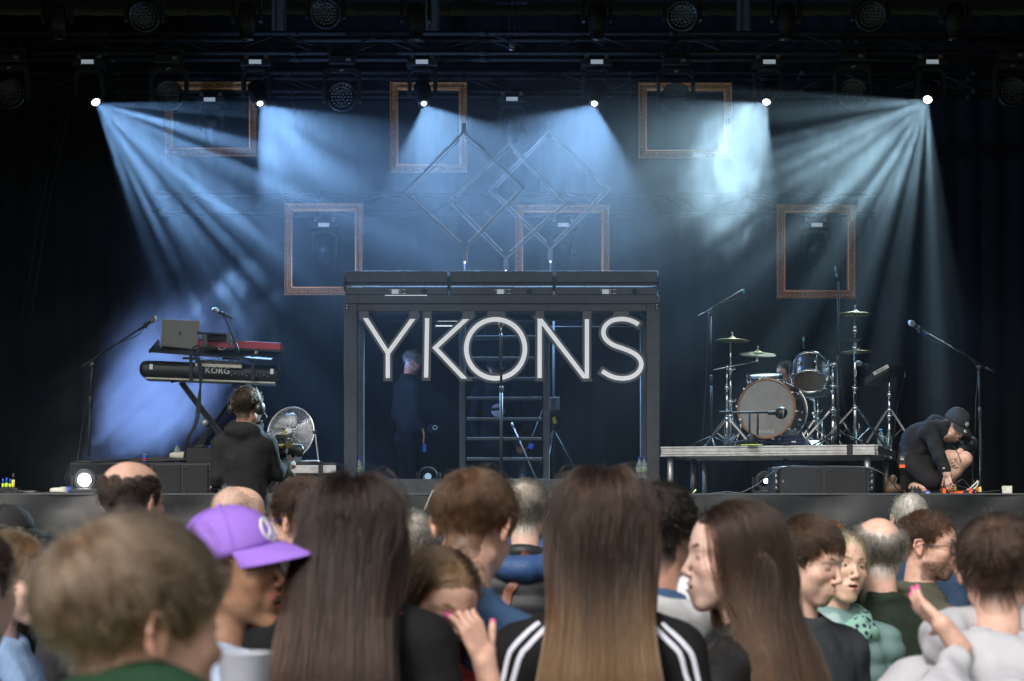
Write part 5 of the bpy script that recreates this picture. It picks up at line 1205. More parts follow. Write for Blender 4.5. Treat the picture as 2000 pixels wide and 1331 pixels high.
def make_hair(name, root, f_head, f_col, Rm, hc, s, style, col, count, rad, seed, vel_body=None):
    """strands grown from the scalp, combed, pulled down by gravity and kept outside the head and clothes; root-local coordinates"""
    g = np.random.default_rng(seed); n0 = int(count*2.2)
    d = g.normal(size=(n0, 3)); d[:, 2] = np.abs(d[:, 2])*1.0 - .55*g.random(n0); d /= np.linalg.norm(d, axis=1)[:, None]
    c0 = np.array((0, .01, .02)); P = c0 + d*.17
    for _ in range(14): P = P - d*f_head(P)[:, None]*.92
    keep = hair_mask(P, style) & (np.abs(f_head(P)) < .004); P = P[keep][:count]; n = len(P)
    def grad(f, P, e=.002):
        return np.stack([f(P + np.eye(3)[a]*e) - f(P - np.eye(3)[a]*e) for a in range(3)], 1)/(2*e)
    N = grad(f_head, P); N /= np.linalg.norm(N, axis=1)[:, None] + 1e-9
    steps = style.get('steps', 7); L = style['len'](P, g) if callable(style['len']) else style['len']*(1 + .35*(g.random(n) - .5)); L = np.broadcast_to(L, (n,)).copy()
    comb = style['comb'](P, g)
    # to root-local coordinates
    X = (P*s) @ Rm.T + hc; Nw = N @ Rm.T; Cw = comb @ Rm.T
    lift = style.get('lift', .5); grav = style.get('grav', .2); lay = (g.random(n)*style.get('vol', .01) + (g.random(n) < .03)*g.random(n)*.022)*s; T = np.zeros((n, steps, 3)); T[:, 0] = X - Nw*.002
    vel = Nw*lift + Cw*(1 - lift*.4) + g.normal(size=(n, 3))*style.get('mess', .12); vel /= np.linalg.norm(vel, axis=1)[:, None]
    ds = (L*s/(steps - 1))[:, None]; down = np.array((0, 0, -1.)); x = T[:, 0].copy()
    wav = style.get('wave', 0); ph = g.random(n)*6.28
    if style.get('long'):
        qb = (X - style['nb']) @ style['Rb']; U = np.clip(qb[:, 0]/.080 + g.normal(size=n)*.10, -1.08, 1.08); VV = g.random(n)*2 - 1
    znape = hc[2] + .03*s if style.get('long') else -9
    for i in range(1, steps):
        x = x + vel*ds
        if 1:          # hair lies close to the skull; long hair until it falls free
            hd = style['fc'](x); far = np.where((hd > lay*min(1, i/2.0) + .002) & (x[:, 2] > znape))[0]
            if len(far):
                G = grad(style['fc'], x[far], .004); G /= np.linalg.norm(G, axis=1)[:, None] + 1e-9; x[far] -= G*((hd[far] - lay[far]*min(1, i/2.0))*style.get('hug', .5))[:, None]
                vn = (vel[far]*G).sum(1); vel[far] -= G*np.maximum(vn, 0)[:, None]
        cd = f_col(x); pen = cd < lay*min(1, i/2.0)
        if pen.any():
            idx = np.where(pen)[0]; G = grad(f_col, x[idx], .003); G /= np.linalg.norm(G, axis=1)[:, None] + 1e-9
            x[idx] += G*(lay[idx]*min(1, i/2.0) - cd[idx])[:, None]
            vn = (vel[idx]*G).sum(1); vel[idx] -= G*np.minimum(vn, 0)[:, None]
        T[:, i] = x
        vel = vel + down*grav*(ds*40 if grav < 5 else 1) + Cw*style.get('follow', .0) + g.normal(size=(n, 3))*style.get('frizz', .02)
        if style.get('long'):          # below the eyes the hair gathers into a fall behind the shoulders
            q = (x - style['nb']) @ style['Rb']; al = np.clip((.20 - q[:, 2])/.12, 0, 1)*style.get('al', .22)
            wz = np.interp(q[:, 2], [-.5, -.25, -.10, 0, .17], [x_*style.get('gather', 1.0) if k_ < 3 else x_ for k_, x_ in enumerate((.155, .140, .122, .106, .094))])
            yz = np.interp(q[:, 2], [-.4, -.10, 0, .10, .17], np.array([.150, .148, .118, .085, .07])/s*style.get('ys', 1)*1.0*s)
            tx = U*wz; ty = yz + VV*(.03 + .05*np.clip(np.abs(U) - .6, 0, 1)*(q[:, 2] > -.02)) - .05*np.abs(U)**3*np.clip(q[:, 2] + .02, 0, .12)/.12
            q[:, 0] += (tx - q[:, 0])*al; q[:, 1] += (ty - q[:, 1])*al; x = q @ style['Rb'].T + style['nb']
        if wav: vel[:, 0] += wav*np.sin(i*1.3 + ph); vel[:, 1] += wav*np.cos(i*1.1 + ph*2)
        vel /= np.linalg.norm(vel, axis=1)[:, None] + 1e-9
    # clumps: strands lean toward the nearest of a few guides, more so at the tip
    ng = style.get('clumps', 160); ng = min(ng, n); gi = g.choice(n, ng, replace=False); mid = T[:, 1]
    D2 = ((mid[:, None, :] - mid[gi][None])**2).sum(2); near = gi[D2.argmin(1)]
    w = (np.linspace(0, 1, steps)**1.3)[None, :, None]*style.get('clump', .6)*(.5 + .5*g.random(n))[:, None, None]
    T = T*(1 - w) + (T[near] + (T[:, :1] - T[near][:, :1])*.25)*w
    hcu = bpy.data.hair_curves.new(name); hcu.add_curves([steps]*n)
    hcu.attributes['position'].data.foreach_set('vector', T.astype(np.float32).ravel())
    ra = hcu.attributes.get('radius') or hcu.attributes.new('radius', 'FLOAT', 'POINT')
    rr = np.repeat((rad*(.7 + .6*g.random(n)))[:, None], steps, 1)*np.concatenate([np.ones(steps - 2), [.8, .3]])[None]
    ra.data.foreach_set('value', rr.astype(np.float32).ravel())
    ca = hcu.attributes.new('tint', 'FLOAT_COLOR', 'POINT')
    WM = np.array((1.0, .93, .82)); base = np.array(col, float)*.42*WM; tip = np.array(style.get('tip', col), float)*.42*WM; t = np.linspace(0, 1, steps)[None, :, None]
    t = np.clip((t - style.get('tip0', .2))/(1 - style.get('tip0', .2)), 0, 1)
    lk = (.35 + 1.3*g.random(ng))[np.searchsorted(np.sort(gi), near)] if ng > 1 else 1
    cc = (base*(1 - t) + tip*t)*(.30 + .70*lk[:, None, None])*(.8 + .4*g.random(n))[:, None, None]*np.clip(1 + 1.3*vnoise(P, 38) + .8*vnoise(P*np.array((1, .4, 1)), 110), .35, 2)[:, None, None]
    if style.get('mix') is not None:
        mk = g.random(n) < style['mix'][1]; cc = np.broadcast_to(cc, (n, steps, 3)).copy(); cc[mk] = np.array(style['mix'][0])
    c4 = np.ones((n, steps, 4), np.float32); c4[..., :3] = np.clip(cc, 0, .95); ca.data.foreach_set('color', c4.ravel())
    hcu.materials.append(hairmat((0,), style.get('rough', .3)))
    o = bpy.data.objects.new('hair', hcu); C.objects.link(o); o.parent = root
    return o

def crown(c=(0, .05, .11), fwd=0.0, down=0.0):
    def f(P, g):
        t = P - np.array(c); t = t + np.array((0, -fwd, -down)); t = t/(np.linalg.norm(t, axis=1)[:, None] + 1e-6) + g.normal(size=P.shape)*.12; t[:, 0] += .35*(P[:, 1] - c[1] + .03)/.1*0 + .25*(P[:, 2] > .08)*np.sign(c[1] - P[:, 1]); return t/(np.linalg.norm(t, axis=1)[:, None] + 1e-6)
    return f
def part(side=0.0):
    def f(P, g):
        c = P - np.array((side*.02, .015, .16)); c /= np.linalg.norm(c, axis=1)[:, None]; c[:, 1] += .25
        sx = np.sign(P[:, 0] - side*.03 + g.normal(size=len(P))*.002); t = np.stack([sx*.8, np.full(len(P), .5), -np.full(len(P), .1)], 1)
        w = np.clip((P[:, 1] + .02)/.05, 0, 1)[:, None]; t = t*(1 - w) + c*w*1.2; return t/np.linalg.norm(t, axis=1)[:, None]
    return f

CUR = {}
def person(label, px, py, D, s=1.0, yaw=0, pitch=0, roll=0, byaw=None, v={}, skin=(.50, .30, .22), hair=None, hcol=(.05, .03, .02), count=4000, srad=.0006, res=.0042,
           cloth=(.02, .02, .022), top='jacket', ckw={}, arms=None, cat='person', group='people in the crowd', ground=0.0, beard=None, lips=None, brow=None, eyes=True, closed=False,
           pants=(.02, .025, .04), bodyres=.011, thick=.018, neck=None, extra=None, pose=None, name='person', lean=(0, 0), fold=.006, hscalp=None, legs=True):
    byaw = yaw if byaw is None else byaw
    hw = W(px, py, D); root = thing(name, label, cat, (hw.x, hw.y, ground), 0, group)
    hc = np.array((0, 0, hw.z - ground)); Rm = axes(yaw, pitch, roll); Rb = axes(byaw)
    fem = v.get('fem', 0)
    nb_loc = np.array((0, .045, -.175 + ckw.get('up', 0)))*s; nb = hc + nb_loc @ (Rb*.75 + Rm*.25).T + np.array((lean[0], lean[1], 0))
    PO = pose(lambda *a: np.array(W(*a)) - np.array(root.location), s) if pose else {}
    if 'nb' in PO: nb = PO['nb']
    L = lambda q: np.asarray(q, float)*s @ Rb.T + nb            # body frame -> root frame
    HP = head_prims(v)
    def f_head_loc(P): return ev(HP, P)
    def f_head(P): return ev(HP, ((P - hc) @ Rm)/s)*s
    nr = (.052 - .008*fem)*s*(1 + v.get('fat', 0)*8)
    n_top = hc + (np.array((0, .018, -.055))*s) @ Rm.T
    def f_skin(P):
        d = f_head(P); d = smin(d, d_cap(P, n_top, L((0, -.01, -.015)), nr, nr*1.12), .022*s)
        return smin(d, d_ell(P, L((0, -.03, -.06)), np.array((.075, .075, .045))*s), .03*s)
    lo = hc - np.array((.13, .13, .135))*s; hi = hc + np.array((.13, .13, .135))*s
    lo = np.minimum(lo, L((0, 0, -.10)) - np.array((.11, .11, 0))*s); hi = np.maximum(hi, L((0, 0, 0)) + .11*s)
    V, Q = polygonize(f_skin, lo, hi, res*s)
    Pl = ((V - hc) @ Rm)/s
    col = np.tile(np.array(skin, float), (len(V), 1)); sk = np.array(skin, float)
    def paint(w, c): 
        w = np.clip(w, 0, 1)[:, None]; col[:] = col*(1 - w) + np.array(c)*w
    red = sk*np.array((1.04, .80, .76))
    for sx in (-1, 1):
        paint(.55*np.exp(-(((Pl - (sx*.042, -.075, -.03))/.02)**2).sum(1)), red); paint(.6*np.exp(-(((Pl - (sx*.084, .02, -.005))/(.012, .022, .03))**2).sum(1)), red)
    paint(.5*np.exp(-(((Pl - (0, -.112, -.036))/.012)**2).sum(1)), red)
    sm = v.get('smile', 0); op = v.get('open', 0); w_ = .0255 + .005*sm; z0 = -.0665
    lc = np.array(lips if lips else sk*np.array((.95, .48, .45)))
    for sx in (-1, 1):
        a = d_cap(Pl, (0, -.0975, z0 + .0025), (sx*w_, -.0865, z0 + .006*sm), .0045, .0015); b = d_cap(Pl, (0, -.0975, z0 - .0065 - op*.014), (sx*w_, -.0865, z0 + .006*sm), .0058, .0015)
        paint(1 - np.minimum(a, b)/.0015, lc)
        paint((1 - d_cap(Pl, (0, -.1, z0 - .001), (sx*w_, -.088, z0 - .001 + .006*sm), .0003)/.0016)*.75*(op == 0), lc*.35)
    if beard is not None:
        bc, bs = beard; z = Pl[:, 2]; y = Pl[:, 1]
        m = np.clip((-.046 - z)/.012, 0, 1)*np.clip((.012 - y)/.01, 0, 1)*np.clip((z + .128)/.01, 0, 1)
        m = np.maximum(m, np.clip((.006 - np.abs(y + .008))/.006, 0, 1)*(np.abs(Pl[:, 0]) > .05)*(z < 0)*(z > -.08)*.8)
        mouth = np.exp(-(((Pl - (0, -.097, z0 - .002))/(.017, .02, .0075))**2).sum(1)*1.2)
        paint(np.clip(m - mouth*1.2, 0, 1)*bs*(.8 + .5*vnoise(Pl, 150)), bc)
    bcol = np.array(brow if brow is not None else np.array(hcol)*.9)
    for sx in (-1, 1):
        d = np.minimum(d_cap(Pl, (sx*.014, -.0945, .0215), (sx*.034, -.088, .0265), .0030, .0034), d_cap(Pl, (sx*.034, -.088, .0265), (sx*.050, -.073, .020), .0030, .0016))
        paint((1 - d/.003)*.85, bcol)
        paint(.35*np.exp(-(((Pl - (sx*.031, -.088, .001))/(.018, .02, .012))**2).sum(1)), sk*np.array((.85, .72, .68)))
        if closed: paint(1 - np.abs(d_cap(Pl, (sx*.019, -.09, -.0085), (sx*.043, -.083, -.0075), .0008))/.0022, sk*.15)
    if op > 0: paint(1.3*np.exp(-(((Pl - (0, -.09, z0 - .002 - op*.005))/(w_*.8, .012, .003 + op*.007))**2).sum(1)), (.06, .012, .012))
    if hair is not None or hscalp:
        hm = hair_mask(Pl, hair or hscalp); hs = hscalp or {}
        paint(np.clip((Pl[:, 2] + .112)/.05, 0, 1)*np.where(hm & (Pl[:, 2] > -.12), hs.get('alpha', hair.get('scalp', .97) if hair else .6), 0), np.array(hs.get('col', np.array(hcol)*.8)))
    parts_V = [V]; parts_Q = [Q]; parts_C = [col]; nV = len(V)
    A = arms(L, s, hc, Rm) if arms else None
    A = PO or A
    if A and A.get('hands'):
        for hp, hlo, hhi, hres in A['hands']:
            V2, Q2 = polygonize(lambda P: ev(hp, P), hlo, hhi, hres)
            parts_V.append(V2); parts_Q.append(Q2 + nV); nV += len(V2); c2 = np.tile(sk, (len(V2), 1))*(1 + .25*vnoise(V2, 60))[:, None]
            for (np_, nc) in A.get('nails', []):
                dd = np.linalg.norm(V2 - np.array(np_), axis=1); ww = np.clip(1.6 - dd/.0075, 0, 1)[:, None]; c2 = c2*(1 - ww) + np.array(nc)*ww
            parts_C.append(c2)
    body = np_mesh('body', np.concatenate(parts_V), np.concatenate(parts_Q), SKIN, root, np.concatenate(parts_C))
    # eyes
    Hm = Matrix.Translation(hc) @ Matrix(Rm.tolist()).to_4x4() @ Matrix.Diagonal((s, s, s, 1))
    A4 = np.array(Hm)
    def hput(mb): mb.v = [q @ A4[:3, :3].T + A4[:3, 3] for q in mb.v]; return mb
    if eyes and not closed:
        for sx in (-1, 1):
            n_u, n_v = 22, 10; Vv = []; cc = []; c0 = np.array((sx*.031, -.0747, -.001))
            for i in range(n_u + 1):
                u = -1 + 2*i/n_u; hgt = (1 - u*u)**.75
                for j in range(n_v + 1):
                    w = -1 + 2*j/n_v; x = u*.0124; z = (w*.0050*hgt) + .0006 - (.0012*sx*u if 1 else 0)
                    y = -math.sqrt(max(1e-6, 1 - (x/.0158)**2 - (z/.0138)**2))*.0147
                    Vv.append(c0 + (x, y, z)); r_ = math.hypot(x + sx*.001, z - .0008)
                    cl = (.36, .34, .33) if r_ > .0057 else ((.012, .01, .01) if r_ < .0026 else v.get('iris', (.07, .05, .035)))
                    if w > .78: cl = (.02, .014, .012)
                    cc.append(cl)
            Vv = np.array(Vv)*1.0 @ A4[:3, :3].T + A4[:3, 3]
            Qe = np.array([(i*(n_v+1)+j, (i+1)*(n_v+1)+j, (i+1)*(n_v+1)+j+1, i*(n_v+1)+j+1) for i in range(n_u) for j in range(n_v)])
            np_mesh('eye', Vv, Qe, EYE, root, np.array(cc))
    if op > .5:
        mb = MB()
        for k in range(-4, 5):
            a = k*.155; mb.box((math.sin(a)*.026, -.0705 - math.cos(a)*.0205, z0 - .0025), (.0042, .004, .0072), Matrix.Rotation(-a, 3, 'Z'))
        hput(mb).build('teeth', M['teeth'], root)
    # clothes
    aw = .19 - .02*fem; ar = 1.0 - .12*fem
    if A is None or 'arm' not in A:
        armp = []
        for sx in (-1, 1):
            armp += [('c', .03*s, L((sx*aw, .005, -.105)), L((sx*(aw + .045), .02, -.39)), .054*s*ar + thick, .045*s*ar + thick), ('c', .02*s, L((sx*(aw + .045), .02, -.39)), L((sx*(aw + .0), -.14, -.60)), .044*s*ar + thick, .032*s*ar + thick)]
    else: armp = A['arm']
    T_ = [('e', 0, L((0, -.02, -.24)), None), ]
    def f_smooth(P):
        return f_top(P, 0)
    def f_top(P, fold=fold):
        if 'top' in PO:
            d = ev(PO['top'], P)
            if fold: d = d + vnoise(P*np.array((1, 1, .8)), 13)*fold*1.8 + np.abs(vnoise(P + .3*P[:, ::-1], 24))*fold*1.2
            return d
        q = ((P - nb) @ Rb)/s
        d = d_ell(q, (0, -.02, -.24), (.165*ar, .118, .25)); d = smin(d, d_ell(q, (0, -.015, -.47), (.15, .118, .22)), .05)
        for sx in (-1, 1): d = smin(d, d_cap(q, (sx*.045, .012, -.045), (sx*(aw - .01), .005, -.098), .050*ar, .056*ar), .05)
        d = d*s - thick
        d = smin(d, ev(armp, P), .03*s)
        c = d_tor(q, (0, -.012, .004 + ckw.get('cz', 0)), .066 + ckw.get('cr', 0), .014, (1, 1.05), .30)*s - thick*.5
        if top != 'plain': d = smin(d, c, .02*s)
        if top == 'hood':
            hd = d_tor(q, (0, .032, -.012), .094, .036, (1.12, .95), .62)*s; hd = smin(hd, d_ell(q, (0, .105, -.07), (.115, .05, .075))*s, .035)
            d = smin(d, hd, .015*s)
        if ckw.get('stand'):  # tall stand-up collar
            q2 = q - np.array((0, -.008, .0)); rr = np.hypot(q2[:, 0], q2[:, 1]*1.05); c2 = smax(np.abs(rr - (.076 - .10*np.clip(q2[:, 2], -.05, .1))) - .007, np.abs(q2[:, 2] - .008) - .040, .006)*s
            d = smin(d, c2, .012*s)
        # the neck opening
        nk = d_cap(P, hc + (np.array((0, .018, -.06))*s) @ Rm.T, L((0, -.012, .0)), nr + .006*s)
        d = smax(d, -nk, .008*s)
        if fold: d = d + vnoise(P*np.array((1, 1, .55)), 9)*fold*1.8 + vnoise(P + .3*P[:, ::-1], 24)*fold*.7 + np.abs(vnoise(P*np.array((1, 1, .6)) + .5*P[:, [2, 0, 1]], 13))*fold*3.2
        pf = ckw.get('puff')
        if pf: d = d - .010*np.abs(np.sin((q[:, 2] + .02*np.abs(q[:, 0]))*PI/pf))
        return d
    pts = np.array([L((sx*.29, y, z)) for sx in (-1, 1) for y in (-.17, .17) for z in (.09, -.70)])
    if A and 'box' in A: pts = np.vstack([pts, A['box']])
    if 'box' in PO: pts = np.array(PO['box'])
    CUR.update(ft=f_top, fs=f_smooth)
    V, Q = polygonize(f_top, pts.min(0), pts.max(0), bodyres)
    cm = cloth if isinstance(cloth, bpy.types.Material) else clothmat('cloth', cloth)
    jacket = np_mesh({'hood': 'hooded_jacket', 'jacket': 'jacket', 'plain': 'shirt'}[top], V, Q, cm, root)
    for nm, pr, mm_, blo, bhi, rs in PO.get('legs', []):
        V, Q = polygonize(lambda P: ev(pr, P) + vnoise(P, 14)*.008, blo, bhi, rs); np_mesh(nm, V, Q, mm_, root)
    if legs and not pose:
        gz = 0.0
        def f_leg(P):
            d = d_ell(P, L((0, 0, -.66)), np.array((.16, .13, .14))*s)
            for sx in (-1, 1):
                hp_ = L((sx*.088, 0, -.70)); kn = L((sx*.10, -.02, -1.08)); an = L((sx*.10, .02, 0)); an = np.array((an[0], an[1], gz + .08)); kn[2] = (hp_[2] + an[2])*.5
                d = smin(d, d_cap(P, hp_, kn, .088*s, .062*s), .03); d = smin(d, d_cap(P, kn, an, .062*s, .048*s), .02)
                toe = an + np.array((0, -.15, -.045)) @ Rb.T; d = smin(d, d_cap(P, an + (0, 0, -.035), toe, .045, .035), .02)
            return smax(d, P[:, 2]*-1 + gz, .005)
        c = L((0, 0, -.6)); V, Q = polygonize(f_leg, (c[0] - .32, c[1] - .32, gz - .02), (c[0] + .32, c[1] + .32, c[2] + .12), .024)
        np_mesh('trousers', V, Q, clothmat('trouser_cloth', pants), root)
    def fc(P):
        q = ((P - hc) @ Rm)/s
        return np.minimum(np.minimum(d_ell(q, (0, .012, .034), (.077, .099, .083)), d_ell(q, (0, -.022, -.035), (.062, .066, .080))), d_cap(q, (0, .01, -.05), (0, .03, -.16), .052))*s
    f_col = fc
    if hair is not None and count:
        hair = dict(hair, nb=nb, Rb=Rb, fc=fc)
        make_hair('hair', root, f_head_loc, f_col, Rm, hc, s, hair, hcol, count, srad, int(px*7 + py))
    if extra: extra(root, hput, L, hc, Rm, s)
    return root
EYE = mat('eye', (1, 1, 1), .12, attr='tint', var=0.0)
M['teeth'] = mat('teeth', (.75, .72, .66), .25, var=.03)
M['lens_clear'] = mat('lens_clear', (.9, .93, .95), .05, trans=.95, var=0)

def glasses(frame=(.01, .012, .02), w=.0265, h=.020, r=.0016, y=-.1005, clear=True):
    def f(root, hput, L, hc, Rm, s):
        m = mat('spectacle_frame', frame, .3); 
        g = thing('x', 'x', 'x'); bpy.data.objects.remove(g)
        mb = MB()
        for sx in (-1, 1):
            pts = []
            for k in range(20):
                a = 2*PI*k/20; ca, sa = math.cos(a), math.sin(a); e = .75
                px_ = sx*.0325 + math.copysign(abs(ca)**e, ca)*w*.98; pts.append((px_, y + .010*(abs(px_)/.06)**2, -.004 + math.copysign(abs(sa)**e, sa)*h))
            mb.tube(pts, r, 6, closed=True)
            mb.tube([(sx*.0595, y + .010, .004), (sx*.072, y + .03, .004), (sx*.0785, -.02, .003), (sx*.0815, .012, .003), (sx*.082, .03, -.012)], r*.9, 6)
        mb.tube([(-.008, y + .002, .001), (0, y - .002, .004), (.008, y + .002, .001)], r, 6)
        fr = hput(mb).build('glasses', m, root)
        if clear:
            for sx in (-1, 1):
                mb = MB(); mb.add([(sx*.0325 + math.cos(a)*w*.95, y + .005 + .0, -.004 + math.sin(a)*h*.95) for a in np.linspace(0, 2*PI, 16, endpoint=False)], [tuple(range(16))])
                hput(mb).build('lens', M['glassy'], fr)
    return f
gm = bpy.data.materials.new('spectacle_lens'); gm.use_nodes = True; t = gm.node_tree; t.nodes.clear()
o_ = nd(t, 'ShaderNodeOutputMaterial'); tr = nd(t, 'ShaderNodeBsdfTransparent'); gl = nd(t, 'ShaderNodeBsdfGlossy'); gl.inputs['Roughness'].default_value = .03
fr_ = nd(t, 'ShaderNodeFresnel'); mx_ = nd(t, 'ShaderNodeMixShader'); t.links.new(fr_.outputs[0], mx_.inputs[0]); t.links.new(tr.outputs[0], mx_.inputs[1]); t.links.new(gl.outputs[0], mx_.inputs[2]); t.links.new(mx_.outputs[0], o_.inputs[0])
M['glassy'] = gm

def cap_hat(col, brim=.075, flat=False, hgt=.098, m=None, fit=1.0, badge=None, tiltx=0.0):
    def f(root, hput, L, hc, Rm, s):
        mm = m or mat('cap_cloth', col, .8, bump=.3, bscale=300, var=.1)
        V = []; Fc = []; n, k = 32, 10; cx, cy, cz = 0, .008, .034 + tiltx
        for i in range(k + 1):
            th = PI/2*i/k
            for j in range(n):
                a = 2*PI*j/n; r0 = math.cos(th)**(.72 if flat else .85); zz = math.sin(th)*hgt
                V.append((cx + .084*fit*r0*math.cos(a), cy + .107*fit*r0*math.sin(a), cz - .004 + zz - .012*math.sin(a)*(1 - i/k)))
        for i in range(k):
            for j in range(n): l = (j + 1) % n; Fc.append((i*n + j, i*n + l, (i+1)*n + l, (i+1)*n + j))
        mb = MB(); mb.add(V, Fc, True); mb.ball((cx, cy, cz + hgt - .003), .007, n=8)
        cap = hput(mb).build('cap', mm, root); so = cap.modifiers.new('thick', 'SOLIDIFY'); so.thickness = .003*s
        mb = MB()
        for j in range(6):
            a = 2*PI*j/6 + PI/6; mb.tube([(cx + .0848*fit*(math.cos(th)**(.72 if flat else .85))*math.cos(a), cy + .108*fit*(math.cos(th)**(.72 if flat else .85))*math.sin(a), cz - .003 + math.sin(th)*hgt*1.008 - .012*math.sin(a)*(1 - th/1.57)) for th in np.linspace(0, 1.5, 12)], .0011, 5)
        hput(mb).build('seam', mm, cap)['kind'] = 'stuff'
        V = []; Fc = []; nu, nv = 16, 8
        for i in range(nu + 1):
            a = R(-62 + 124*i/nu) - PI/2; ex, ey = cx + .083*fit*math.cos(a), cy + .106*fit*math.sin(a)
            for j in range(nv + 1):
                t_ = j/nv; x = ex*(1 + .10*t_); y = ey - brim*t_*math.cos((i/nu - .5)*PI*.86)
                z = cz + .009 + (-.010*t_ - (0 if flat else .30)*abs(x)**1.6*(t_*.6 + .4)) - .02*t_
                V.append((x, y, z))
        for i in range(nu):
            for j in range(nv): Fc.append((i*(nv+1)+j, (i+1)*(nv+1)+j, (i+1)*(nv+1)+j+1, i*(nv+1)+j+1))
        mb = MB(); mb.add(V, Fc, True); b = hput(mb).build('brim', mm, cap); so = b.modifiers.new('thick', 'SOLIDIFY'); so.thickness = .003*s
        if badge: badge(cap, hput, s, cz)
    return f
def both(*fs):
    def f(*a):
        for q in fs: q(*a)
    return f

def hand(wr, d, n, side=1, curl=(.25,)*4, spread=.12, s=1.0, arm=None, ar=(.032, .026), thumb=(.6, .8, .25), tcurl=.3):
    """palm, four fingers and a thumb as capsules; d points to the fingers, n out of the palm; returns prims, lo, hi, res and nail points"""
    wr = np.array(wr, float); d = np.array(d, float); d /= np.linalg.norm(d); n = np.array(n, float); n -= d*(n @ d); n /= np.linalg.norm(n); u = np.cross(n, d)*side
    p = []; nails = []; allp = [wr]
    for j, (o, ml) in enumerate(((.026, .088), (.009, .092), (-.009, .088), (-.026, .080))):
        p.append(('c', .010*s, wr + u*o*.55*s, wr + (d*ml + u*o)*s, .0135*s, .0115*s))
    for j, (o, ml, fl, sp) in enumerate(((.026, .088, .074, 1.0), (.009, .092, .082, .3), (-.009, .088, .075, -.4), (-.026, .080, .060, -1.1))):
        b = wr + (d*ml + u*o)*s; a = 0; f0 = d + u*sp*spread; f0 /= np.linalg.norm(f0); q = b
        for k, (fr, rr) in enumerate(((.46, .0090), (.30, .0082), (.24, .0072))):
            a += curl[j]*(.8, 1.1, .8)[k]; dd = f0*math.cos(a) + n*math.sin(a); e = q + dd*fl*fr*s
            p.append(('c', (.004 if k == 0 else .002)*s, q, e, rr*s, rr*.9*s)); q = e
        nails.append(q - n*.004*s - (f0*math.cos(a) + n*math.sin(a))*.002*s); allp.append(q)
    b = wr + (d*.022 + u*.022)*s; t = d*thumb[0] + u*thumb[1] + n*thumb[2]; t /= np.linalg.norm(t)
    e1 = b + t*.040*s; t2 = t + d*tcurl; t2 /= np.linalg.norm(t2); e2 = e1 + t2*.032*s; e3 = e2 + t2*.024*s
    p += [('c', .012*s, wr + d*.01*s, b, .016*s, .0165*s), ('c', .008*s, b, e1, .0155*s, .0115*s), ('c', .003, e1, e2, .0105*s, .0095*s), ('c', .002, e2, e3, .0092*s, .0078*s)]
    nails.append(e3 - n*.003*s); allp.append(e3)
    if arm is not None: p.append(('c', .012*s, arm, wr, ar[0]*s, ar[1]*s)); allp.append(np.array(arm, float))
    allp = np.array(allp); return (p, allp.min(0) - .045*s, allp.max(0) + .045*s, .0034*s), nails
# hair cuts
def back(P, g):
    t = np.stack([np.sign(P[:, 0])*.35, np.full(len(P), 1.0), np.where(P[:, 1] > .04, -1.2, -.25)], 1); return t/np.linalg.norm(t, axis=1)[:, None]
def len_short(top, side, nape=None):
    def f(P, g):
        z = P[:, 2]; k = np.clip((z - .01)/.07, 0, 1)**.8; L_ = side + (top - side)*k; return L_*(1 + .3*(g.random(len(P)) - .5))
    return f
H_SHORT = dict(len=len_short(.042, .015), comb=crown((.01, .05, .11), fwd=.03), lift=.14, grav=.12, vol=.014, mess=.13, follow=.2, steps=6, clumps=900, clump=.45, frizz=.08)
H_TOUSLE = dict(len=len_short(.075, .035), comb=crown((0, .045, .11), fwd=.05), lift=.30, grav=.12, vol=.022, mess=.16, follow=.3, hug=.2, steps=8, clumps=600, clump=.6, frizz=.03)
H_BUZZ = dict(len=.008, comb=crown(), lift=.8, grav=.05, vol=.004, mess=.25, steps=3, clump=.1, scalp=.5)
def H(base, **k): d = dict(base); d.update(k); return d
def H_LONG(length=.5, **k):
    d = dict(len=length, comb=part(0), lift=.06, grav=.8, vol=.014, mess=.10, steps=26, clumps=220, clump=.35, frizz=.02, long=True, hl=.0, low=False, rough=.28); d.update(k); return d

# ------------------------------------------------------------------ the crowd
BLK = (.009, .009, .010)
def strip(root, pts, width, m, name='stripe', lift=.002):
    """a flat band laid over the clothes through root-local points"""
    ft = CUR['ft']; P = np.array(pts, float)
    k = np.linspace(0, len(P) - 1, 26); P = np.stack([np.interp(k, np.arange(len(P)), P[:, a]) for a in range(3)], 1)
    def grad(P, e=.004): return np.stack([ft(P + np.eye(3)[a]*e) - ft(P - np.eye(3)[a]*e) for a in range(3)], 1)/(2*e)
    for _ in range(6):
        G = grad(P); G /= np.linalg.norm(G, axis=1)[:, None]; P = P - G*(ft(P) - lift)[:, None]*.8
    T = np.gradient(P, axis=0); T /= np.linalg.norm(T, axis=1)[:, None]; B_ = np.cross(T, G); B_ /= np.linalg.norm(B_, axis=1)[:, None]
    V = np.concatenate([P - B_*width/2, P + G*.003, P + B_*width/2]); n = len(P)
    Q = np.array([(i, i + 1, n + i + 1, n + i) for i in range(n - 1)] + [(n + i, n + i + 1, 2*n + i + 1, 2*n + i) for i in range(n - 1)])
    return np_mesh(name, V, Q, m, root)
def blob(root, name, prims, lo, hi, res, m, noise=.008, f=16):
    V, Q = polygonize(lambda P: ev(prims, P) + ((vnoise(P, f) + 1.6*np.abs(vnoise(P*np.array((1, 1, .5)) + .4*P[:, [1, 2, 0]], f*1.3)))*noise if noise else 0), lo, hi, res); return np_mesh(name, V, Q, m, root)

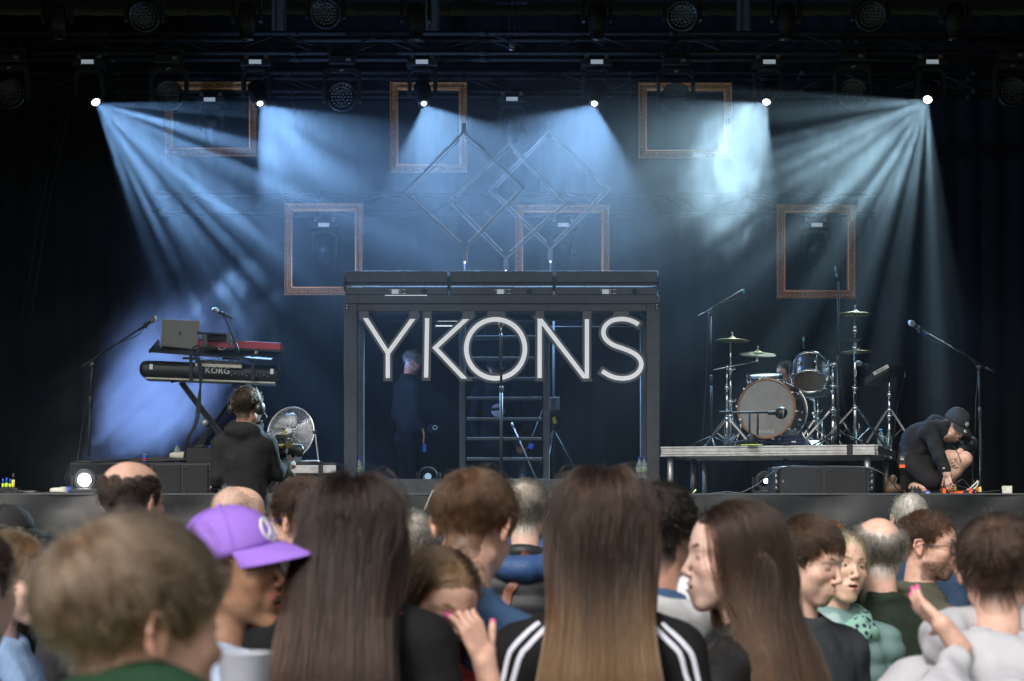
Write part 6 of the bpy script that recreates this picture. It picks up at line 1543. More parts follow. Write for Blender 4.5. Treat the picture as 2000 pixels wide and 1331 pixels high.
def green_collar(root, hput, L, hc, Rm, s):
    c = hc + np.array((.01, -.05, -.185)); blob(root, 'collar', [('e', 0, c, (.145, .10, .150))], c - .2, c + .2, .009, clothmat('green_fleece', (.014, .045, .022)), .012)
person('boy with tousled light brown hair and dark green collar, largest head at lower left', 264, 1222, 2.25, .97, yaw=50, pitch=2, v=dict(fem=.4), skin=(.60, .35, .26), hair=H(H_TOUSLE, comb=crown((.0, .055, .10), fwd=.02), len=len_short(.055, .022), vol=.016, hl=.004, tip=(.62, .43, .30)),
       hcol=(.27, .165, .11), count=18000, srad=.0005, res=.0034, cloth=(.015, .04, .02), extra=green_collar)
def red_lining(root, hput, L, hc, Rm, s):
    for sx in (-1, 1): strip(root, [L((sx*.085, .07, .02)), L((sx*.12, .085, -.03))], .03, M['red'], 'lining')
person('person seen from behind with long dark straight hair over a black hoodie, left of centre', 692, 1046, 4.1, .98, yaw=8, v=dict(fem=1), skin=(.5, .32, .25), hair=H_LONG(.50, tip=(.11, .06, .042), gather=1.0, vol=.028, ys=1.18), hcol=(.03, .018, .014), count=15000, srad=.00065, res=.007, cloth=BLK, ckw=dict(up=.05), extra=red_lining)
def stripes(root, hput, L, hc, Rm, s):
    for sx in (1, -1):
        for dx in (0, .035): strip(root, [L((sx*(.10 + dx), .06, -.03)), L((sx*(.17 + dx*.8), .075, -.10)), L((sx*(.205 + dx), .085, -.20)), L((sx*(.225 + dx), .09, -.36)), L((sx*(.22 + dx), .06, -.5))], .011, M['stripe_white'])
M['stripe_white'] = mat('stripe_white', (.62, .64, .74), .7, var=.05)
person('person seen from behind with very long light brown hair and white stripes on black sleeves', 1176, 1026, 4.3, .98, yaw=4, v=dict(fem=1), skin=(.5, .32, .25), hair=H_LONG(.58, tip=(.52, .27, .115), tip0=.30, gather=1.05, vol=.028), hcol=(.05, .028, .02), count=16000, srad=.0007, res=.007, cloth=BLK, extra=stripes)
person('girl in profile facing left with long brown hair and a black leather jacket', 1430, 1090, 4.5, 1.0, yaw=-97, pitch=-2, byaw=-50, v=dict(fem=1, open=.2, nose=.85), skin=(.74, .50, .42), hair=H_LONG(.56, tip=(.19, .09, .045), comb=back, hy=.022, vol=.020, gather=.9), hcol=(.055, .03, .02), count=15000, srad=.00065, res=.0032,
       cloth=mat('leather', (.01, .01, .011), .38, bump=.3, bscale=60))
person('boy with short brown hair bowing his head, in a blue fleece jacket', 925, 1030, 4.6, 1.07, yaw=18, pitch=18, roll=-4, v=dict(fem=.2), skin=(.62, .37, .28), hair=H(H_SHORT, len=len_short(.055, .02), low=True), hcol=(.15, .08, .045), count=9000, srad=.0006, res=.004, cloth=(.04, .085, .17), ckw=dict(stand=1))
# laughing girl in the purple cap
def peace(cap, hput, s, cz):
    def dome(u, w, k=1.03):
        th = .34 + w; a = -PI/2 + u; r0 = math.cos(th)**.85
        return (.084*k*r0*math.cos(a), .008 + .107*k*r0*math.sin(a), cz - .004 + math.sin(th)*.098*k - .012*math.sin(a)*(1 - th/1.57))
    mb = MB(); mb.tube([dome(.30*math.cos(t), .27*math.sin(t)) for t in np.linspace(0, 2*PI, 28, endpoint=False)], .0032, 6, closed=True)
    for a, b in (((0, .27), (0, -.27)), ((0, 0), (.21, -.19)), ((0, 0), (-.21, -.19))):
        mb.tube([dome(a[0] + (b[0]-a[0])*t, a[1] + (b[1]-a[1])*t) for t in np.linspace(0, 1, 7)], .0028, 6)
    hput(mb).build('emblem', M['white'], cap)
CAPM = mat('purple_cloth', (.30, .15, .62), .8, bump=.3, bscale=300, var=.08)
person('laughing girl with a purple baseball cap and hair tied back', 455, 1112, 4.05, 1.0, yaw=110, pitch=-6, roll=-8, byaw=70, v=dict(fem=.8, open=1.2, smile=1.7, nose=1.05), skin=(.33, .175, .105), hair=H(H_BUZZ, len=.015, vol=.006, ztop=.03), hcol=(.015, .01, .008), count=3500, srad=.0006,
       res=.003, cloth=(.35, .42, .55), lips=(.42, .14, .12), extra=cap_hat((.3, .15, .6), brim=.088, m=CAPM, badge=peace, fit=1.04))
# woman with a hand to her brow
NAIL = (.75, .05, .32)
def brow_hand(L, s, hc, Rm):
    wr = hc + np.array((.10, -.09, -.13)); (h, nl) = hand(wr, (-.35, .12, .9), (-.75, .75, -.1), side=1, curl=(.35, .35, .32, .3), s=.95, arm=wr + np.array((.05, -.02, -.26)), ar=(.036, .026))
    el = wr + np.array((.06, -.02, -.30)); sh = L((-.19, .005, -.105))
    return dict(hands=[h], nails=[(n_, NAIL) for n_ in nl], arm=[('c', .02, sh, el, .07, .062), ('c', .02, el, wr + np.array((.035, -.02, -.17)), .06, .05), ('c', .02, L((.19, .005, -.105)), L((.22, .02, -.4)), .07, .06)], box=[el + .1, el - .1])
person('woman looking down with her hand and pink nails at her brow, in red', 858, 1172, 4.3, .92, yaw=150, pitch=24, roll=6, v=dict(fem=1), skin=(.64, .38, .29), hair=H_LONG(.26, tip=(.36, .22, .12), comb=back, vol=.010), hcol=(.20, .12, .065), count=8000, srad=.0007, res=.004, closed=True, cloth=(.35, .03, .03), arms=brow_hand)
# heads further forward
person('bald man with dark cropped hair at the sides, in front of the bright lamp', 257, 980, 5.8, 1.0, yaw=24, v=dict(fat=.004), skin=(.60, .36, .27), hair=H(H_SHORT, len=.02, vol=.006, bald=((0, .0, .12), (.078, .12, .09)), low=True), hcol=(.075, .05, .04), count=8000, srad=.0006, res=.005, cloth=(.03, .03, .035))
def plug(root, hput, L, hc, Rm, s): hput(MB().ball((-.083, .006, -.012), .006, n=8)).build('ear_plug', M['lime'], root)
person('bald man with grey stubble, glasses and a yellow ear plug', 468, 1011, 7.5, 1.0, yaw=58, pitch=4, v=dict(), skin=(.66, .41, .31), hair=H(H_BUZZ, len=.006, bald=((0, -.045, .10), (.07, .085, .065)), low=True, scalp=.35), hcol=(.35, .30, .27), count=4500, srad=.0005, res=.005, cloth=BLK, extra=both(glasses((.02, .015, .02)), plug))
person('dark haired bearded man with blue framed glasses turned to the left', 592, 1018, 5.6, 1.0, yaw=-48, pitch=3, v=dict(), skin=(.58, .35, .27), hair=H(H_SHORT, len=len_short(.035, .012), low=True), hcol=(.07, .04, .028), count=7000, srad=.0006, res=.0045, cloth=(.02, .02, .024), beard=((.06, .035, .025), .75), extra=glasses((.03, .06, .35)))
person('person with short curly grey hair, half hidden left of the bowed boy', 806, 1060, 7.4, .95, yaw=5, v=dict(fem=.6), skin=(.6, .4, .32), hair=H(H_SHORT, len=.04, vol=.02, wave=.5, low=True), hcol=(.55, .52, .48), count=4000, srad=.0009, res=.008, cloth=BLK)
def quilt_extra(root, hput, L, hc, Rm, s):
    strip(root, [L((-.02, .12, .02)), L((.05, .14, -.12)), L((.11, .15, -.26))], .035, mat('brown_leather', (.14, .045, .025), .5), 'bag_strap', .006)
    c = L((0, .03, .0)); blob(root, 'hood', [('t', 0, c, .092, .040, (1.15, 1.0), .55), ('e', .04, c + np.array((0, -.02, -.03)), (.12, .10, .05))], c - .2, c + .2, .011, clothmat('blue_nylon', (.035, .075, .19), rough=.5), .014)
person('grey haired man with a blue hood and a brown bag strap', 1027, 1000, 7.6, 1.0, yaw=6, v=dict(), skin=(.62, .38, .3), hair=H(H_SHORT, len=.05, vol=.014, mess=.35, low=True), hcol=(.50, .45, .39), count=6000, srad=.0008, res=.006, cloth=mat('quilted_black', (.012, .013, .016), .6), ckw=dict(puff=.07), extra=quilt_extra)
def scruff(root, hput, L, hc, Rm, s):
    c = L((0, .03, .0)); blob(root, 'hood', [('t', 0, c, .088, .045, (1.2, 1.0), .55), ('e', .04, c + np.array((0, -.09, -.06)), (.13, .05, .09))], c - .22, c + .22, .011, clothmat('white_fleece', (.62, .62, .64)), .016)
person('dark haired man in a white hood and denim jacket beside the profile girl', 1290, 1042, 4.85, 1.0, yaw=14, v=dict(), skin=(.44, .24, .17), hair=H(H_SHORT, len=len_short(.045, .02), low=True), hcol=(.02, .014, .012), count=7000, srad=.0007, res=.0045, cloth=(.05, .10, .20), extra=scruff)
person('young man looking down, short brown hair, face turned to the right', 1580, 1094, 5.7, 1.0, yaw=128, pitch=14, byaw=150, v=dict(), skin=(.70, .45, .35), hair=H(H_SHORT, len=len_short(.055, .022), comb=crown(fwd=.10), lift=.3), hcol=(.10, .06, .04), count=8000, srad=.0006, res=.003, closed=True, cloth=(.04, .045, .05), beard=((.25, .15, .11), .22))
def scarf(root, hput, L, hc, Rm, s):
    c = L((0, -.02, .0)); m = mat('scarf_print', (.2, .4, .3), .9, var=0); t = m.node_tree; b = t.nodes['Principled BSDF']
    vo = nd(t, 'ShaderNodeTexVoronoi'); vo.inputs['Scale'].default_value = 46; tc = nd(t, 'ShaderNodeTexCoord'); t.links.new(tc.outputs['Object'], vo.inputs['Vector'])
    rp = nd(t, 'ShaderNodeValToRGB'); rp.color_ramp.interpolation = 'CONSTANT'; rp.color_ramp.elements[0].color = (.015, .02, .06, 1); rp.color_ramp.elements[1].color = (.22, .42, .33, 1); rp.color_ramp.elements[1].position = .38
    t.links.new(vo.outputs['Distance'], rp.inputs[0]); t.links.new(rp.outputs[0], b.inputs['Base Color'])
    blob(root, 'scarf', [('t', 0, c + (0, 0, .005), .088, .030, (1.05, 1.0), .35), ('t', .01, c + (0, 0, -.04), .100, .032, (1.1, 1.0), .2), ('c', .02, c + (.0, -.11, -.05), c + (.02, -.13, -.2), .035, .045)], c - .3, c + .2, .009, m, .016)
PUF = mat('teal_puffer', (.16, .26, .25), .42, var=.08, bump=.15, bscale=40)
person('blonde woman with a mint spotted scarf and teal puffer jacket', 1640, 1108, 6.6, .98, yaw=158, pitch=-4, roll=6, byaw=165, v=dict(fem=.8, open=.3), skin=(.68, .44, .33), hair=H_LONG(.20, comb=back, vol=.016, mess=.3, wave=.3, backto=.05, gather=1.1, pull=2, hl=.002, frizz=.08), hcol=(.62, .52, .36), count=6000, srad=.0008, res=.003,
       cloth=PUF, brow=(.16, .09, .05), ckw=dict(puff=.075), lips=(.5, .16, .15), thick=.03, extra=scarf)
person('person with ginger hair showing just above the blonde woman', 1612, 1072, 8.4, 1.0, yaw=-5, hair=H(H_SHORT, len=.045, low=True), hcol=(.55, .22, .06), count=4000, srad=.0009, res=.008, cloth=(.05, .05, .06))
person('balding man with long grey side hair and a dark green coat', 1714, 1080, 6.8, 1.02, yaw=-4, pitch=4, v=dict(fat=.003), skin=(.70, .42, .32), hair=H(H_SHORT, len=.055, vol=.014, mess=.3, low=True, lift=.25, grav=.35, bald=((0, .045, .10), (.060, .085, .068))), hcol=(.55, .51, .47), count=7000, srad=.0007, res=.0045,
       cloth=mat('loden', (.020, .030, .020), .9, bump=.9, bscale=12, spec=.2), ckw=dict(stand=1, cr=.008), thick=.022)
person('white haired man with a navy collar, nearest to the stage edge', 1778, 1014, 9.2, 1.0, yaw=12, v=dict(), skin=(.66, .42, .34), hair=H(H_SHORT, len=.02, low=True, lift=.2, vol=.004, rough=.7), hcol=(.62, .60, .57), count=5000, srad=.0007, res=.006, cloth=(.03, .055, .10), ckw=dict(stand=1, cr=.012))
person('bearded man in profile with dark glasses and a curly brown top', 1812, 1066, 7.2, 1.02, yaw=112, pitch=4, byaw=70, v=dict(nose=1.05), skin=(.62, .37, .28), hair=H(H_SHORT, len=len_short(.042, .003), vol=.012, wave=.5, mess=.3, hl=.012, scalp=.6), hcol=(.09, .05, .03), count=7000, srad=.0007, res=.003, cloth=(.085, .085, .06), ckw=dict(stand=1, cr=.012),
       beard=((.06, .03, .02), .9), extra=glasses((.012, .02, .04), w=.027, h=.022, r=.002))
# person in the grey hooded jacket with a raised hand
def raised(L, s, hc, Rm):
    rt = hc*0; D = 4.4; base = np.array(W(1945, 1110, D)); o = np.array((base[0], base[1], 0))
    wr = np.array(W(1838, 1222, 4.15)) - o; (h, nl) = hand(wr, (-.42, .72, .46), (.75, .3, .5), side=-1, curl=(.10, .12, .15, .2), spread=.25, s=.76, arm=wr + np.array((.04, .01, -.05)), thumb=(.5, .85, .1))
    el = np.array(W(1830, 1390, 4.0)) - o; sh = L((-.20, 0, -.12))
    cuff = wr + np.array((.035, .01, -.05))
    return dict(hands=[h], nails=[(n_, NAIL) for n_ in nl], arm=[('c', .03, sh, el, .075, .068), ('c', .03, el, cuff, .064, .043), ('c', .03, L((.2, 0, -.12)), L((.24, .02, -.42)), .08, .07)], box=[el + .12, el - .12, cuff + .08, cuff - .08])
GH = mat('grey_softshell', (.44, .44, .47), .75, var=.06, vscale=10, bump=1.0, bscale=11)
def grey_hood(root, hput, L, hc, Rm, s):
    c = L((0, .03, .015)); blob(root, 'hood', [('t', 0, c, .105, .045, (1.2, 1.0), .45), ('e', .05, c + np.array((-.01, -.105, -.075)), (.16, .07, .11))], c - .27, c + .27, .010, GH, .02, 13)
    wr_ = [k for k in root.children]
    strip(root, [L((.10, .12, -.20)), L((.02, .15, -.34)), L((-.1, .14, -.52))], .022, M['matte_black'], 'bag_strap', .004)
person('person in a pale grey hooded jacket raising a hand with pink nails', 1948, 1112, 4.4, 1.0, yaw=14, byaw=8, pitch=2, v=dict(fem=.8), skin=(.66, .40, .31), hair=H(H_SHORT, len=.055, vol=.012, lift=.12, grav=.4, low=True, clump=.35), hcol=(.085, .050, .036), count=9000, srad=.0007, res=.005, cloth=GH, thick=.030, fold=.017, arms=raised, extra=grey_hood)
# far left
person('person in a black cap at the far left edge before the stage', 14, 1056, 7.2, 1.0, yaw=60, hair=H(H_BUZZ, len=.012, ztop=.03), hcol=(.3, .12, .04), count=1500, srad=.0008, res=.008, cloth=BLK, extra=cap_hat((.012, .012, .014)))
person('blonde woman at the far left edge in profile, in a light blue coat', 22, 1128, 5.3, .98, yaw=100, pitch=8, v=dict(fem=1), skin=(.66, .42, .34), hair=H_LONG(.24, comb=back, vol=.012, mess=.2, wave=.15, tip=(.62, .45, .27)), hcol=(.32, .21, .12), count=7000, srad=.0007, res=.004, cloth=(.26, .38, .60))
person('person in a navy jacket cut off by the left edge', -70, 1150, 3.6, 1.0, yaw=20, hair=H_SHORT, hcol=(.05, .03, .02), count=1500, res=.01, cloth=(.015, .03, .07))
# plastic cup held low in front of the lens
cp = W(478, 1318, 2.7)
th = thing('plastic_cup', 'frosted plastic cup held up at the bottom edge beside the green collar', 'cup', cp)
cm = mat('frosted_plastic', (.62, .64, .72), .35, trans=.35, var=.05)
o = MB().lathe([(.026, -.09), (.036, .028), (.0375, .03), (.0355, .03), (.034, .02), (.0245, -.088)], (0, 0, 0), (0, 0, 1), 28, cap=False).build('wall', cm, th)
MB().lathe([(0, -.089), (.026, -.089)], (0, 0, 0), n=24, cap=False).build('base', cm, th)
def cup_hand(L, s, hc, Rm):
    base = np.array(W(620, 1480, 2.9)); o = np.array((base[0], base[1], 0))
    wr = np.array((cp.x + .085, cp.y - .02, cp.z - .085)) - o; (h, nl) = hand(wr, (-.8, .45, .3), (-.55, -.75, .1), side=1, curl=(.5, .5, .5, .5), arm=wr + np.array((.12, .03, -.14)))
    el = wr + np.array((.16, .04, -.2)); sh = L((-.18, 0, -.1))
    return dict(hands=[h], arm=[('c', .03, sh, el, .065, .055), ('c', .03, el, wr + np.array((.05, .01, -.06)), .05, .04), ('c', .03, L((.18, 0, -.1)), L((.22, 0, -.4)), .06, .05)], box=[el + .1, el - .1, wr + .1])
person('person below the frame whose hand lifts the plastic cup', 640, 1500, 2.75, .95, yaw=-20, hair=H_SHORT, hcol=(.05, .03, .02), count=1200, res=.008, cloth=BLK, arms=cup_hand)

# ------------------------------------------------------------------ crew on the stage
BLACKC = mat('black_cotton', (.012, .0125, .014), .85, bump=.4, bscale=250, var=.2, spec=.25)
DARKC = mat('dark_trousers', (.014, .013, .012), .9, bump=.4, bscale=200, spec=.2)
BOOT = mat('brown_shoe', (.08, .045, .02), .6, var=.4, bump=.3)
# camera operator on a small platform in the pit
pl = thing('camera_platform', 'low black platform the camera operator stands on', 'platform', (W(478, 0, 13).x, 13.1, 0))
MB().box((.1, 0, .62), (1.6, 1.2, .05)).build('deck', M['stage_ply'], pl)
for x in (-.6, .8):
    for y in (-.5, .5): MB().box((x, y, .3), (.05, .05, .595)).build('leg', M['black_metal'], pl)
def pose_cam(w, s):
    D = 13.0; nb = w(478, 842, D); sl = w(432, 868, D); sr = w(523, 868, D + .02); hip = w(475, 1010, D)
    el = w(424, 935, D - .02); er = w(540, 925, D + .08); hr = w(556, 905, D + .32); hl = w(520, 940, D + .3)
    topp = [('e', 0, w(478, 905, D), (.165, .12, .25)), ('e', .06, w(477, 975, D), (.155, .12, .2)),
            ('c', .05, sl, sr, .062), ('c', .05, nb + (-.03, 0, -.0), w(450, 866, D), .06, .075), ('c', .05, nb + (.03, 0, 0), w(508, 866, D), .06, .075),
            ('c', .03, sl + (0, 0, -.02), el, .068, .058), ('c', .02, el, hl, .055, .042), ('c', .03, sr + (0, 0, -.02), er, .068, .058), ('c', .02, er, hr, .055, .042),
            ('e', .03, w(472, 842, D - .05), (.125, .075, .07)), ('t', .02, w(480, 833, D), .085, .030, (1.1, 1.0), .35), ('-c', .01, w(483, 800, D), w(481, 832, D), .058)]
    h1, _ = hand(hr, (.5, .8, .1), (-.8, .3, -.3), 1, (.6,)*4)
    legs = []
    for sx in (-1, 1):
        hp_ = w(477 + sx*26, 1030, D); ft_ = hp_*1; ft_[2] = .09
        legs += [('c', .03, hp_, (hp_ + ft_)/2 + (0, -.02, 0), .095, .07), ('c', .02, (hp_ + ft_)/2 + (0, -.02, 0), ft_, .07, .055), ('c', .03, ft_, ft_ + (0, .17, -.04), .05, .04)]
    lo = w(400, 1200, D) - (.1, .4, 0); lo[2] = 0; hi = w(560, 990, D) + (.1, .4, .1)
    return dict(nb=nb, top=topp, box=[sl - (.16, .25, .8), sr + (.25, .55, .18), hip - (.2, .2, .12)], hands=[h1], legs=[('trousers', legs, DARKC, lo, hi, .022)])
def headset(root, hput, L, hc, Rm, s):
    hs_ = None
    mb = MB(); mb.tube([(.088*math.cos(a)*1.02, .02, .02 + .112*math.sin(a)) for a in np.linspace(.05, PI - .05, 18)], .0075, 8); band = hput(mb).build('headset', M['black_plastic'], root)
    for sx in (-1, 1): hput(MB().lathe([(.034, -.02), (.04, -.01), (.038, .012), (.025, .02)], (sx*.098, .012, -.008), (sx, 0, 0), 18)).build('ear_cup', M['black_plastic'], band)
    hput(MB().tube([(-.10, .0, -.02), (-.105, -.06, -.05), (-.07, -.11, -.07), (-.03, -.115, -.07)], .0035, 6).lathe([(.008, -.01), (.010, 0), (.008, .02)], (-.03, -.115, -.07), (1, 0, 0), 8)).build('boom_microphone', M['black_plastic'], band)
person('camera operator in a black hooded jacket and headset, seen from behind', 483, 797, 13.0, 1.07, yaw=22, pitch=4, v=dict(), skin=(.44, .25, .18), hair=H(H_SHORT, len=len_short(.04, .016), wave=.4, low=True, mess=.3), hcol=(.035, .022, .016), count=5000, srad=.001, res=.007,
       cloth=BLACKC, top='hood', pose=pose_cam, extra=headset, group='crew on and before the stage', ground=.645, bodyres=.012, fold=.012)
# his camera rig
CD = 13.35; cg = thing('video_camera', 'black shoulder video camera rig with small monitor and matte box', 'video camera', W(552, 870, CD))
MB().box(W(548, 872, CD), (.10, .26, .12)).build('body', M['black_plastic'], cg, world=True, bev=.01)
MB().lathe([(.03, -.02), (.036, 0), (.034, .08), (.042, .085), (.042, .10), (.03, .105)], W(562, 878, CD + .05), Vector((.75, .6, -.1)), 18).build('lens', M['black_plastic'], cg, world=True)
MB().box(W(579, 886, CD + .15), (.012, .15, .13), Matrix.Rotation(R(-20), 3, 'Z')).build('matte_box', M['black_metal'], cg, world=True, bev=.004)
MB().box(W(521, 851, CD - .2), (S(22, CD), .02, S(13, CD)), Matrix.Rotation(R(-6), 3, 'Y')).build('monitor', M['black_plastic'], cg, world=True, bev=.003)
MB().box(W(521, 851, CD - .213), (S(18, CD), .004, S(10, CD)), Matrix.Rotation(R(-6), 3, 'Y')).build('screen', mat('monitor_glare', (.45, .48, .5), .3, emit=(.6, .65, .7), es=.25), cg, world=True)
random.seed(5)
for k in range(9):
    a = W(536 + random.uniform(0, 22), 852 + random.uniform(0, 26), CD - .15); b = a + Vector((random.uniform(.03, .08), random.uniform(-.02, .04), random.uniform(-.01, .04)))
    MB().bar(a, b, .014, .018).build('rail', M['brass'] if k % 3 == 0 else M['black_metal'], cg, world=True, bev=.002)
MB().lathe([(.016, 0), (.02, .01), (.016, .03)], W(548, 872, CD - .15), (0, -1, 0), 12).build('knob', M['brass'], cg, world=True)
MB().box(W(543, 899, CD - .15), (.03, .03, .02)).build('record_button', M['red'], cg, world=True, bev=.004)
MB().tube([W(531, 885, CD - .1), W(533, 905, CD - .1), W(538, 930, CD - .05)], .006, 6).tube([W(541, 880, CD - .1), W(548, 905, CD - .12), W(556, 935, CD - .05)], .006, 6).build('cable', M['black_plastic'], cg, world=True)
tp = thing('camera_tripod', 'black tripod under the video camera', 'tripod', (W(550, 0, CD).x, CD, .645))
hgt = W(548, 890, CD).z - .645; MB().tube([(0, 0, hgt - .3), (0, 0, hgt)], .03, 12).lathe([(.04, -.06), (.06, 0), (.04, .04)], (0, 0, hgt - .1), n=14).build('head', M['black_metal'], tp)
for a in (.3, 2.4, 4.5): MB().tube([(0, 0, hgt - .25), (.3*math.cos(a), .3*math.sin(a), 0)], .017, 8).build('leg', M['black_metal'], tp)

# kneeling technician
def pose_tech(w, s):
    D = 17.95
    nb = w(1842, 838, D); hipR = w(1778, 905, D + .05); hipL = w(1800, 895, D + .25); sR = w(1815, 842, D - .12); sL = w(1872, 838, D + .15)
    elR = w(1836, 893, D - .25); wrR = w(1850, 926, D - .28); elL = w(1898, 868, D + .05); wrL = w(1874, 884, D - .12)
    topp = [('c', 0, w(1783, 897, D + .12), w(1800, 865, D + .1), .150, .165), ('c', .08, w(1800, 865, D + .1), w(1838, 845, D + .03), .165, .12), ('c', .06, sR, sL, .085, .08),
            ('c', .04, sR, elR, .078, .062), ('c', .02, elR, w(1847, 917, D - .28), .062, .045), ('c', .04, sL, elL, .07, .06), ('c', .02, elL, w(1880, 880, D - .08), .058, .045),
            ('e', .03, w(1828, 828, D + .05), (.10, .09, .085)), ('t', .02, nb + (.02, -.02, .0), .085, .032, (1.1, 1), -.5)]
    h1, _ = hand(wrR, (.12, -.12, -.9), (.6, .5, .1), 1, (.35, .5, .6, .7), s=1.05, arm=w(1846, 915, D - .28), ar=(.04, .034))
    h2, _ = hand(wrL, (-.25, -.3, -.8), (-.3, .8, 0), -1, (.5, .6, .7, .8), s=1.05, arm=elL, ar=(.036, .03))
    kneeL = w(1884, 897, D - .12); ankL = w(1840, 952, D - .02); kneeR = w(1822, 962, D - .2); kneeR[2] = .07
    hipm = w(1790, 905, D + .1)
    shorts = [('c', .03, hipm, w(1800, 912, D + .05), .15, .14), ('c', .04, hipR, kneeR + (0, .05, .06), .125, .085), ('c', .04, hipL, w(1845, 893, D + .05), .115, .095), ('c', .03, hipR + (0, 0, -.1), w(1775, 950, D + .05), .09, .08)]
    calf = [('c', 0, w(1838, 893, D + .05), kneeL, .075, .066), ('c', .03, kneeL, kneeL*.6 + ankL*.4 + (0, .02, 0), .062, .062), ('c', .03, kneeL*.6 + ankL*.4 + (0, .02, 0), ankL, .060, .040)]
    fR = w(1757, 955, D + .05); fR[2] = .06
    calf2 = [('c', 0, kneeR + (-.05, .1, 0), fR + (.06, 0, .02), .06, .045)]
    def bb(pr, m=.13):
        a = np.array([q for p in pr for q in p[2:4]]); return a.min(0) - m, a.max(0) + m
    tl = ankL*1; tl[2] = .04
    shoe1 = [('c', 0, tl + (-.02, .03, .03), tl + (-.02, -.17, -.0), .045, .038), ('e', .03, tl + (0, .02, .06), (.05, .06, .06))]
    shoe2 = [('c', 0, fR + (-.03, .0, .0), fR + (-.09, .02, -.01), .05, .045), ('c', .02, fR + (-.09, .02, 0), fR + (-.06, 0, .10), .04, .03)]
    return dict(nb=nb, top=topp, box=[w(1735, 975, D) - (0, .45, 0), w(1925, 800, D) + (0, .55, .06)], hands=[h1, h2, (calf, *bb(calf), .008), (calf2, *bb(calf2), .01)],
                legs=[('shorts', shorts, DARKC, *bb(shorts, .2), .012), ('shoe', shoe1, BOOT, *bb(shoe1), .008), ('shoe', shoe2, BOOT, *bb(shoe2), .008)])
def tech_badge(cap, hput, s, cz):
    def dome(u, w, k=1.035, flat=True):
        th = .36 + w; a = -PI/2 + u; r0 = math.cos(th)**.72
        return (.084*1.04*k*r0*math.cos(a), .008 + .107*1.04*k*r0*math.sin(a), cz - .004 + math.sin(th)*.105*k - .012*math.sin(a)*(1 - th/1.57))
    mb = MB()
    for ox in (-.10, 0, .10):
        P = [(ox, .17), (ox + .13, 0), (ox, -.17), (ox - .13, 0)]
        mb.tube([dome(x, z + (.0 if ox else -.03)) for x, z in P], .0016, 5, closed=True)
    hput(mb).build('emblem', M['white'], cap)
    hput(MB().lathe([(0, .0), (.02, 0), (.02, .001)], (-.02, -.145, cz + .004), (0, -.25, 1), 18)).build('sticker', M['alu'], cap)
def tech_extra(root, hput, L, hc, Rm, s):
    hput(MB().lathe([(.006, 0), (.012, .006)], (-.083, .008, -.03), (-1, 0, 0), 10)).build('earring', M['alu'], root)
    rd = MB().box(W(1763, 902, 17.72), (.055, .035, .09), Matrix.Rotation(R(-6), 3, 'Y')).build('radio', M['black_plastic'], root, world=True, bev=.005)
    MB().box(W(1762, 911, 17.69), (.048, .012, .028)).build('label', M['orange'], rd); MB().box(W(1762, 897, 17.695), (.03, .008, .02)).build('display', M['alu'], rd); MB().tube([W(1768, 895, 17.72), W(1769, 884, 17.72)], .005, 6).build('antenna', M['black_plastic'], rd)
    for c_ in rd.children:
        me = c_.data; A = Matrix.Translation(-root.location); me.transform(A)
    MB().tube(smooth3([W(1862, 872, 17.7), W(1872, 888, 17.68), W(1877, 905, 17.68)]), .004, 6).build('drawcord', M['black_plastic'], root, world=True)
person('bearded technician in a black cap and hoodie kneeling at the right of the stage', 1866, 830, 17.9, 1.16, yaw=152, pitch=38, roll=6, byaw=140, v=dict(fat=.003), skin=(.60, .37, .28), hair=H(H_BUZZ, len=.010, ztop=.03), hcol=(.06, .035, .02), count=2500, srad=.001, res=.006,
       cloth=BLACKC, pose=pose_tech, beard=((.10, .045, .02), .95), extra=both(cap_hat((.01, .01, .011), brim=.07, flat=True, hgt=.105, fit=1.04, badge=tech_badge), tech_extra), group='crew on and before the stage', ground=FLOOR, closed=True, bodyres=.011, fold=.014)
# sitting man behind the drums, seen between bass drum and tom
person('man with glasses and grey stubble looking left from behind the bass drum', 1536, 731, 20.3, 1.05, yaw=-118, pitch=2, byaw=-150, v=dict(fat=.003), skin=(.50, .26, .19), hair=H(H_SHORT, len=len_short(.03, .012)), hcol=(.05, .035, .03), count=2500, srad=.0014, res=.007, cloth=(.012, .012, .014), beard=((.2, .16, .14), .5),
       extra=glasses((.01, .01, .012), r=.003, clear=False), group='crew on and before the stage', ground=FLOOR, bodyres=.02, pants=(.03, .05, .10))
person('white haired man in black standing inside the sign portal behind letter K', 806, 707, 22.6, 1.06, yaw=62, pitch=22, v=dict(), skin=(.42, .21, .15), hair=H(H_SHORT, len=.05, wave=.3, low=True), hcol=(.55, .54, .52), count=2500, srad=.0016, res=.009, cloth=(.010, .011, .013), group='crew on and before the stage', ground=FLOOR, bodyres=.022, pants=(.008, .008, .009))
def print_back(root, hput, L, hc, Rm, s):
    ft = CUR['ft']; c = np.array(L((0, .13, -.30)))
    mb = MB(); mb.lathe([(0, 0), (.075, 0), (.075, .002)], Vector(c), Vector((0, -1, .08)), 24).build('round_print', M['screen_white'], root)
    mb = MB(); mb.bar(Vector(c) + Vector((-.08, -.004, .01)), Vector(c) + Vector((.08, -.004, .02)), .035, .004, up=(0, 1, 0)).build('print_bar', M['matte_black'], root)
M['screen_white'] = mat('print_white', (.35, .36, .4), .7)
person('person in a dark hoodie with a round white print, back turned inside the portal', 968, 716, 22.3, 1.06, yaw=-8, v=dict(), skin=(.42, .22, .16), hair=H(H_SHORT, len=.03, low=True), hcol=(.012, .01, .01), count=1500, srad=.0016, res=.009, cloth=(.010, .012, .018), top='hood', extra=print_back, group='crew on and before the stage', ground=FLOOR, bodyres=.022, pants=(.008, .008, .009))
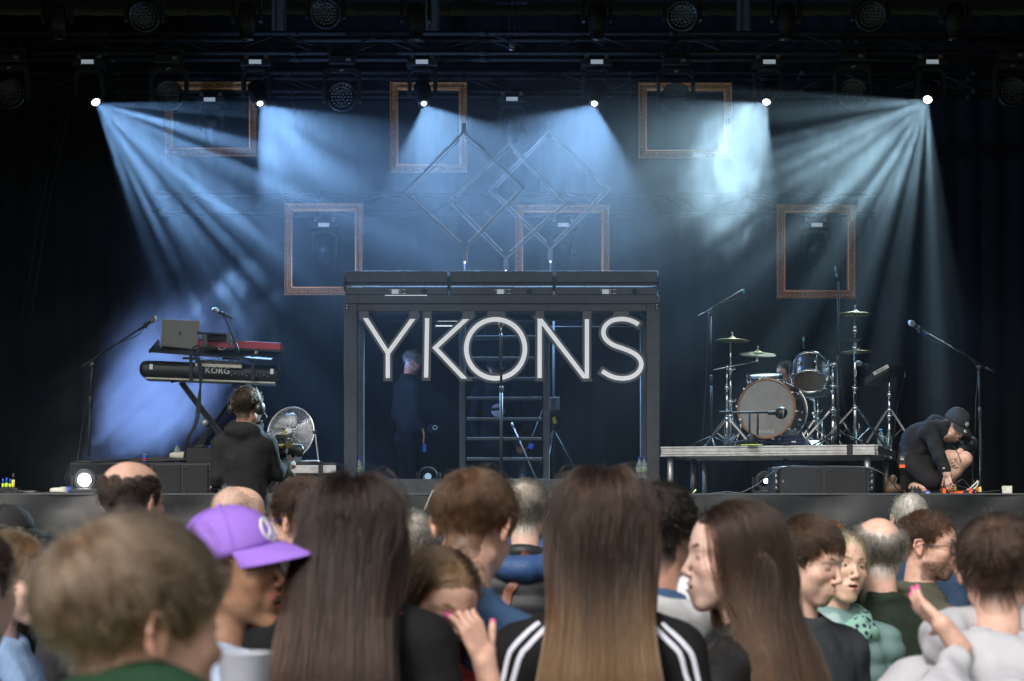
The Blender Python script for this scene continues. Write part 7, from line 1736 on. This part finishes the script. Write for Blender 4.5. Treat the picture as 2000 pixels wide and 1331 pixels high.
def pose_crouch(w, s):
    D = 21.9; nb = w(1048, 884, D); hip = w(1075, 930, D + .2)
    return dict(nb=nb, top=[('c', 0, nb + (0, 0, -.04), hip, .14, .17), ('c', .05, nb + (-.13, -.05, -.08), nb + (.13, .05, -.08), .07), ('c', .03, nb + (-.13, -.05, -.08), nb + (-.16, -.16, -.32), .06, .05), ('c', .03, nb + (.13, .05, -.08), nb + (.2, -.1, -.32), .06, .05)],
                box=[nb - (.35, .4, .55), nb + (.4, .5, .15)], legs=[('trousers', [('c', 0, hip, hip + (-.2, -.25, -.05), .12, .08), ('c', .02, hip + (-.2, -.25, -.05), hip + (-.15, -.1, -.34), .08, .06)], DARKC, hip - (.5, .55, .5), hip + (.3, .3, .3), .022)])
person('curly haired person crouching low inside the portal, face in profile', 1024, 868, 21.9, 1.02, yaw=-110, pitch=30, v=dict(fem=.5), skin=(.38, .18, .12), hair=H(H_SHORT, len=.07, vol=.03, wave=.6, mess=.35, low=True), hcol=(.12, .06, .03), count=2500, srad=.0016, res=.008, cloth=(.01, .01, .012), pose=pose_crouch, group='crew on and before the stage', ground=FLOOR, bodyres=.022)
# crossed light stands and small things inside the portal
th = thing('crossed_stands', 'two thin crossed stands leaning behind the steps with a blue taped joint', 'stand', (W(1025, 0, 21.5).x, 21.5, FLOOR))
MB().tube([W(999, 826, 21.4), W(1047, 935, 21.4)], .009, 8).tube([W(999, 826, 21.4), W(1003, 836, 21.4)], .014, 8).build('pole', M['alu'], th, world=True)
MB().tube([W(1060, 800, 21.5), W(1010, 930, 21.5)], .007, 8).build('pole', M['black_metal'], th, world=True)
MB().box(W(1037, 872, 21.35), (.05, .03, .055), Matrix.Rotation(.4, 3, 'Y')).build('joint', M['blue'], th, world=True)
ly = thing('lanyard', 'yellow lanyard with a blue pass hanging by the white haired man', 'lanyard', W(827, 860, 21.9))
MB().tube(smooth3([W(826, 838, 22), W(828, 850, 22), W(827, 866, 22)]), .009, 6).build('ribbon', M['yellow_dull'] if 'yellow_dull' in M else mat('yellow_ribbon', (.5, .28, .03), .7), ly, world=True); MB().box(W(829, 875, 22), (.04, .006, .09)).build('pass', M['blue'], ly, world=True)
hcp = W(850, 838, 22.1); o = MB().ball((0, 0, 0), .09, (1, .8, .7), 16).build('held_cap', M['cloth_black']); o.location = hcp; tag(o, 'black cap with small emblem held by the white haired man', 'cap'); MB().lathe([(.02, 0), (.026, .001)], (-.0, -.075, .01), (0, -1, .2), 14, cap=False).build('emblem', M['white'], o)
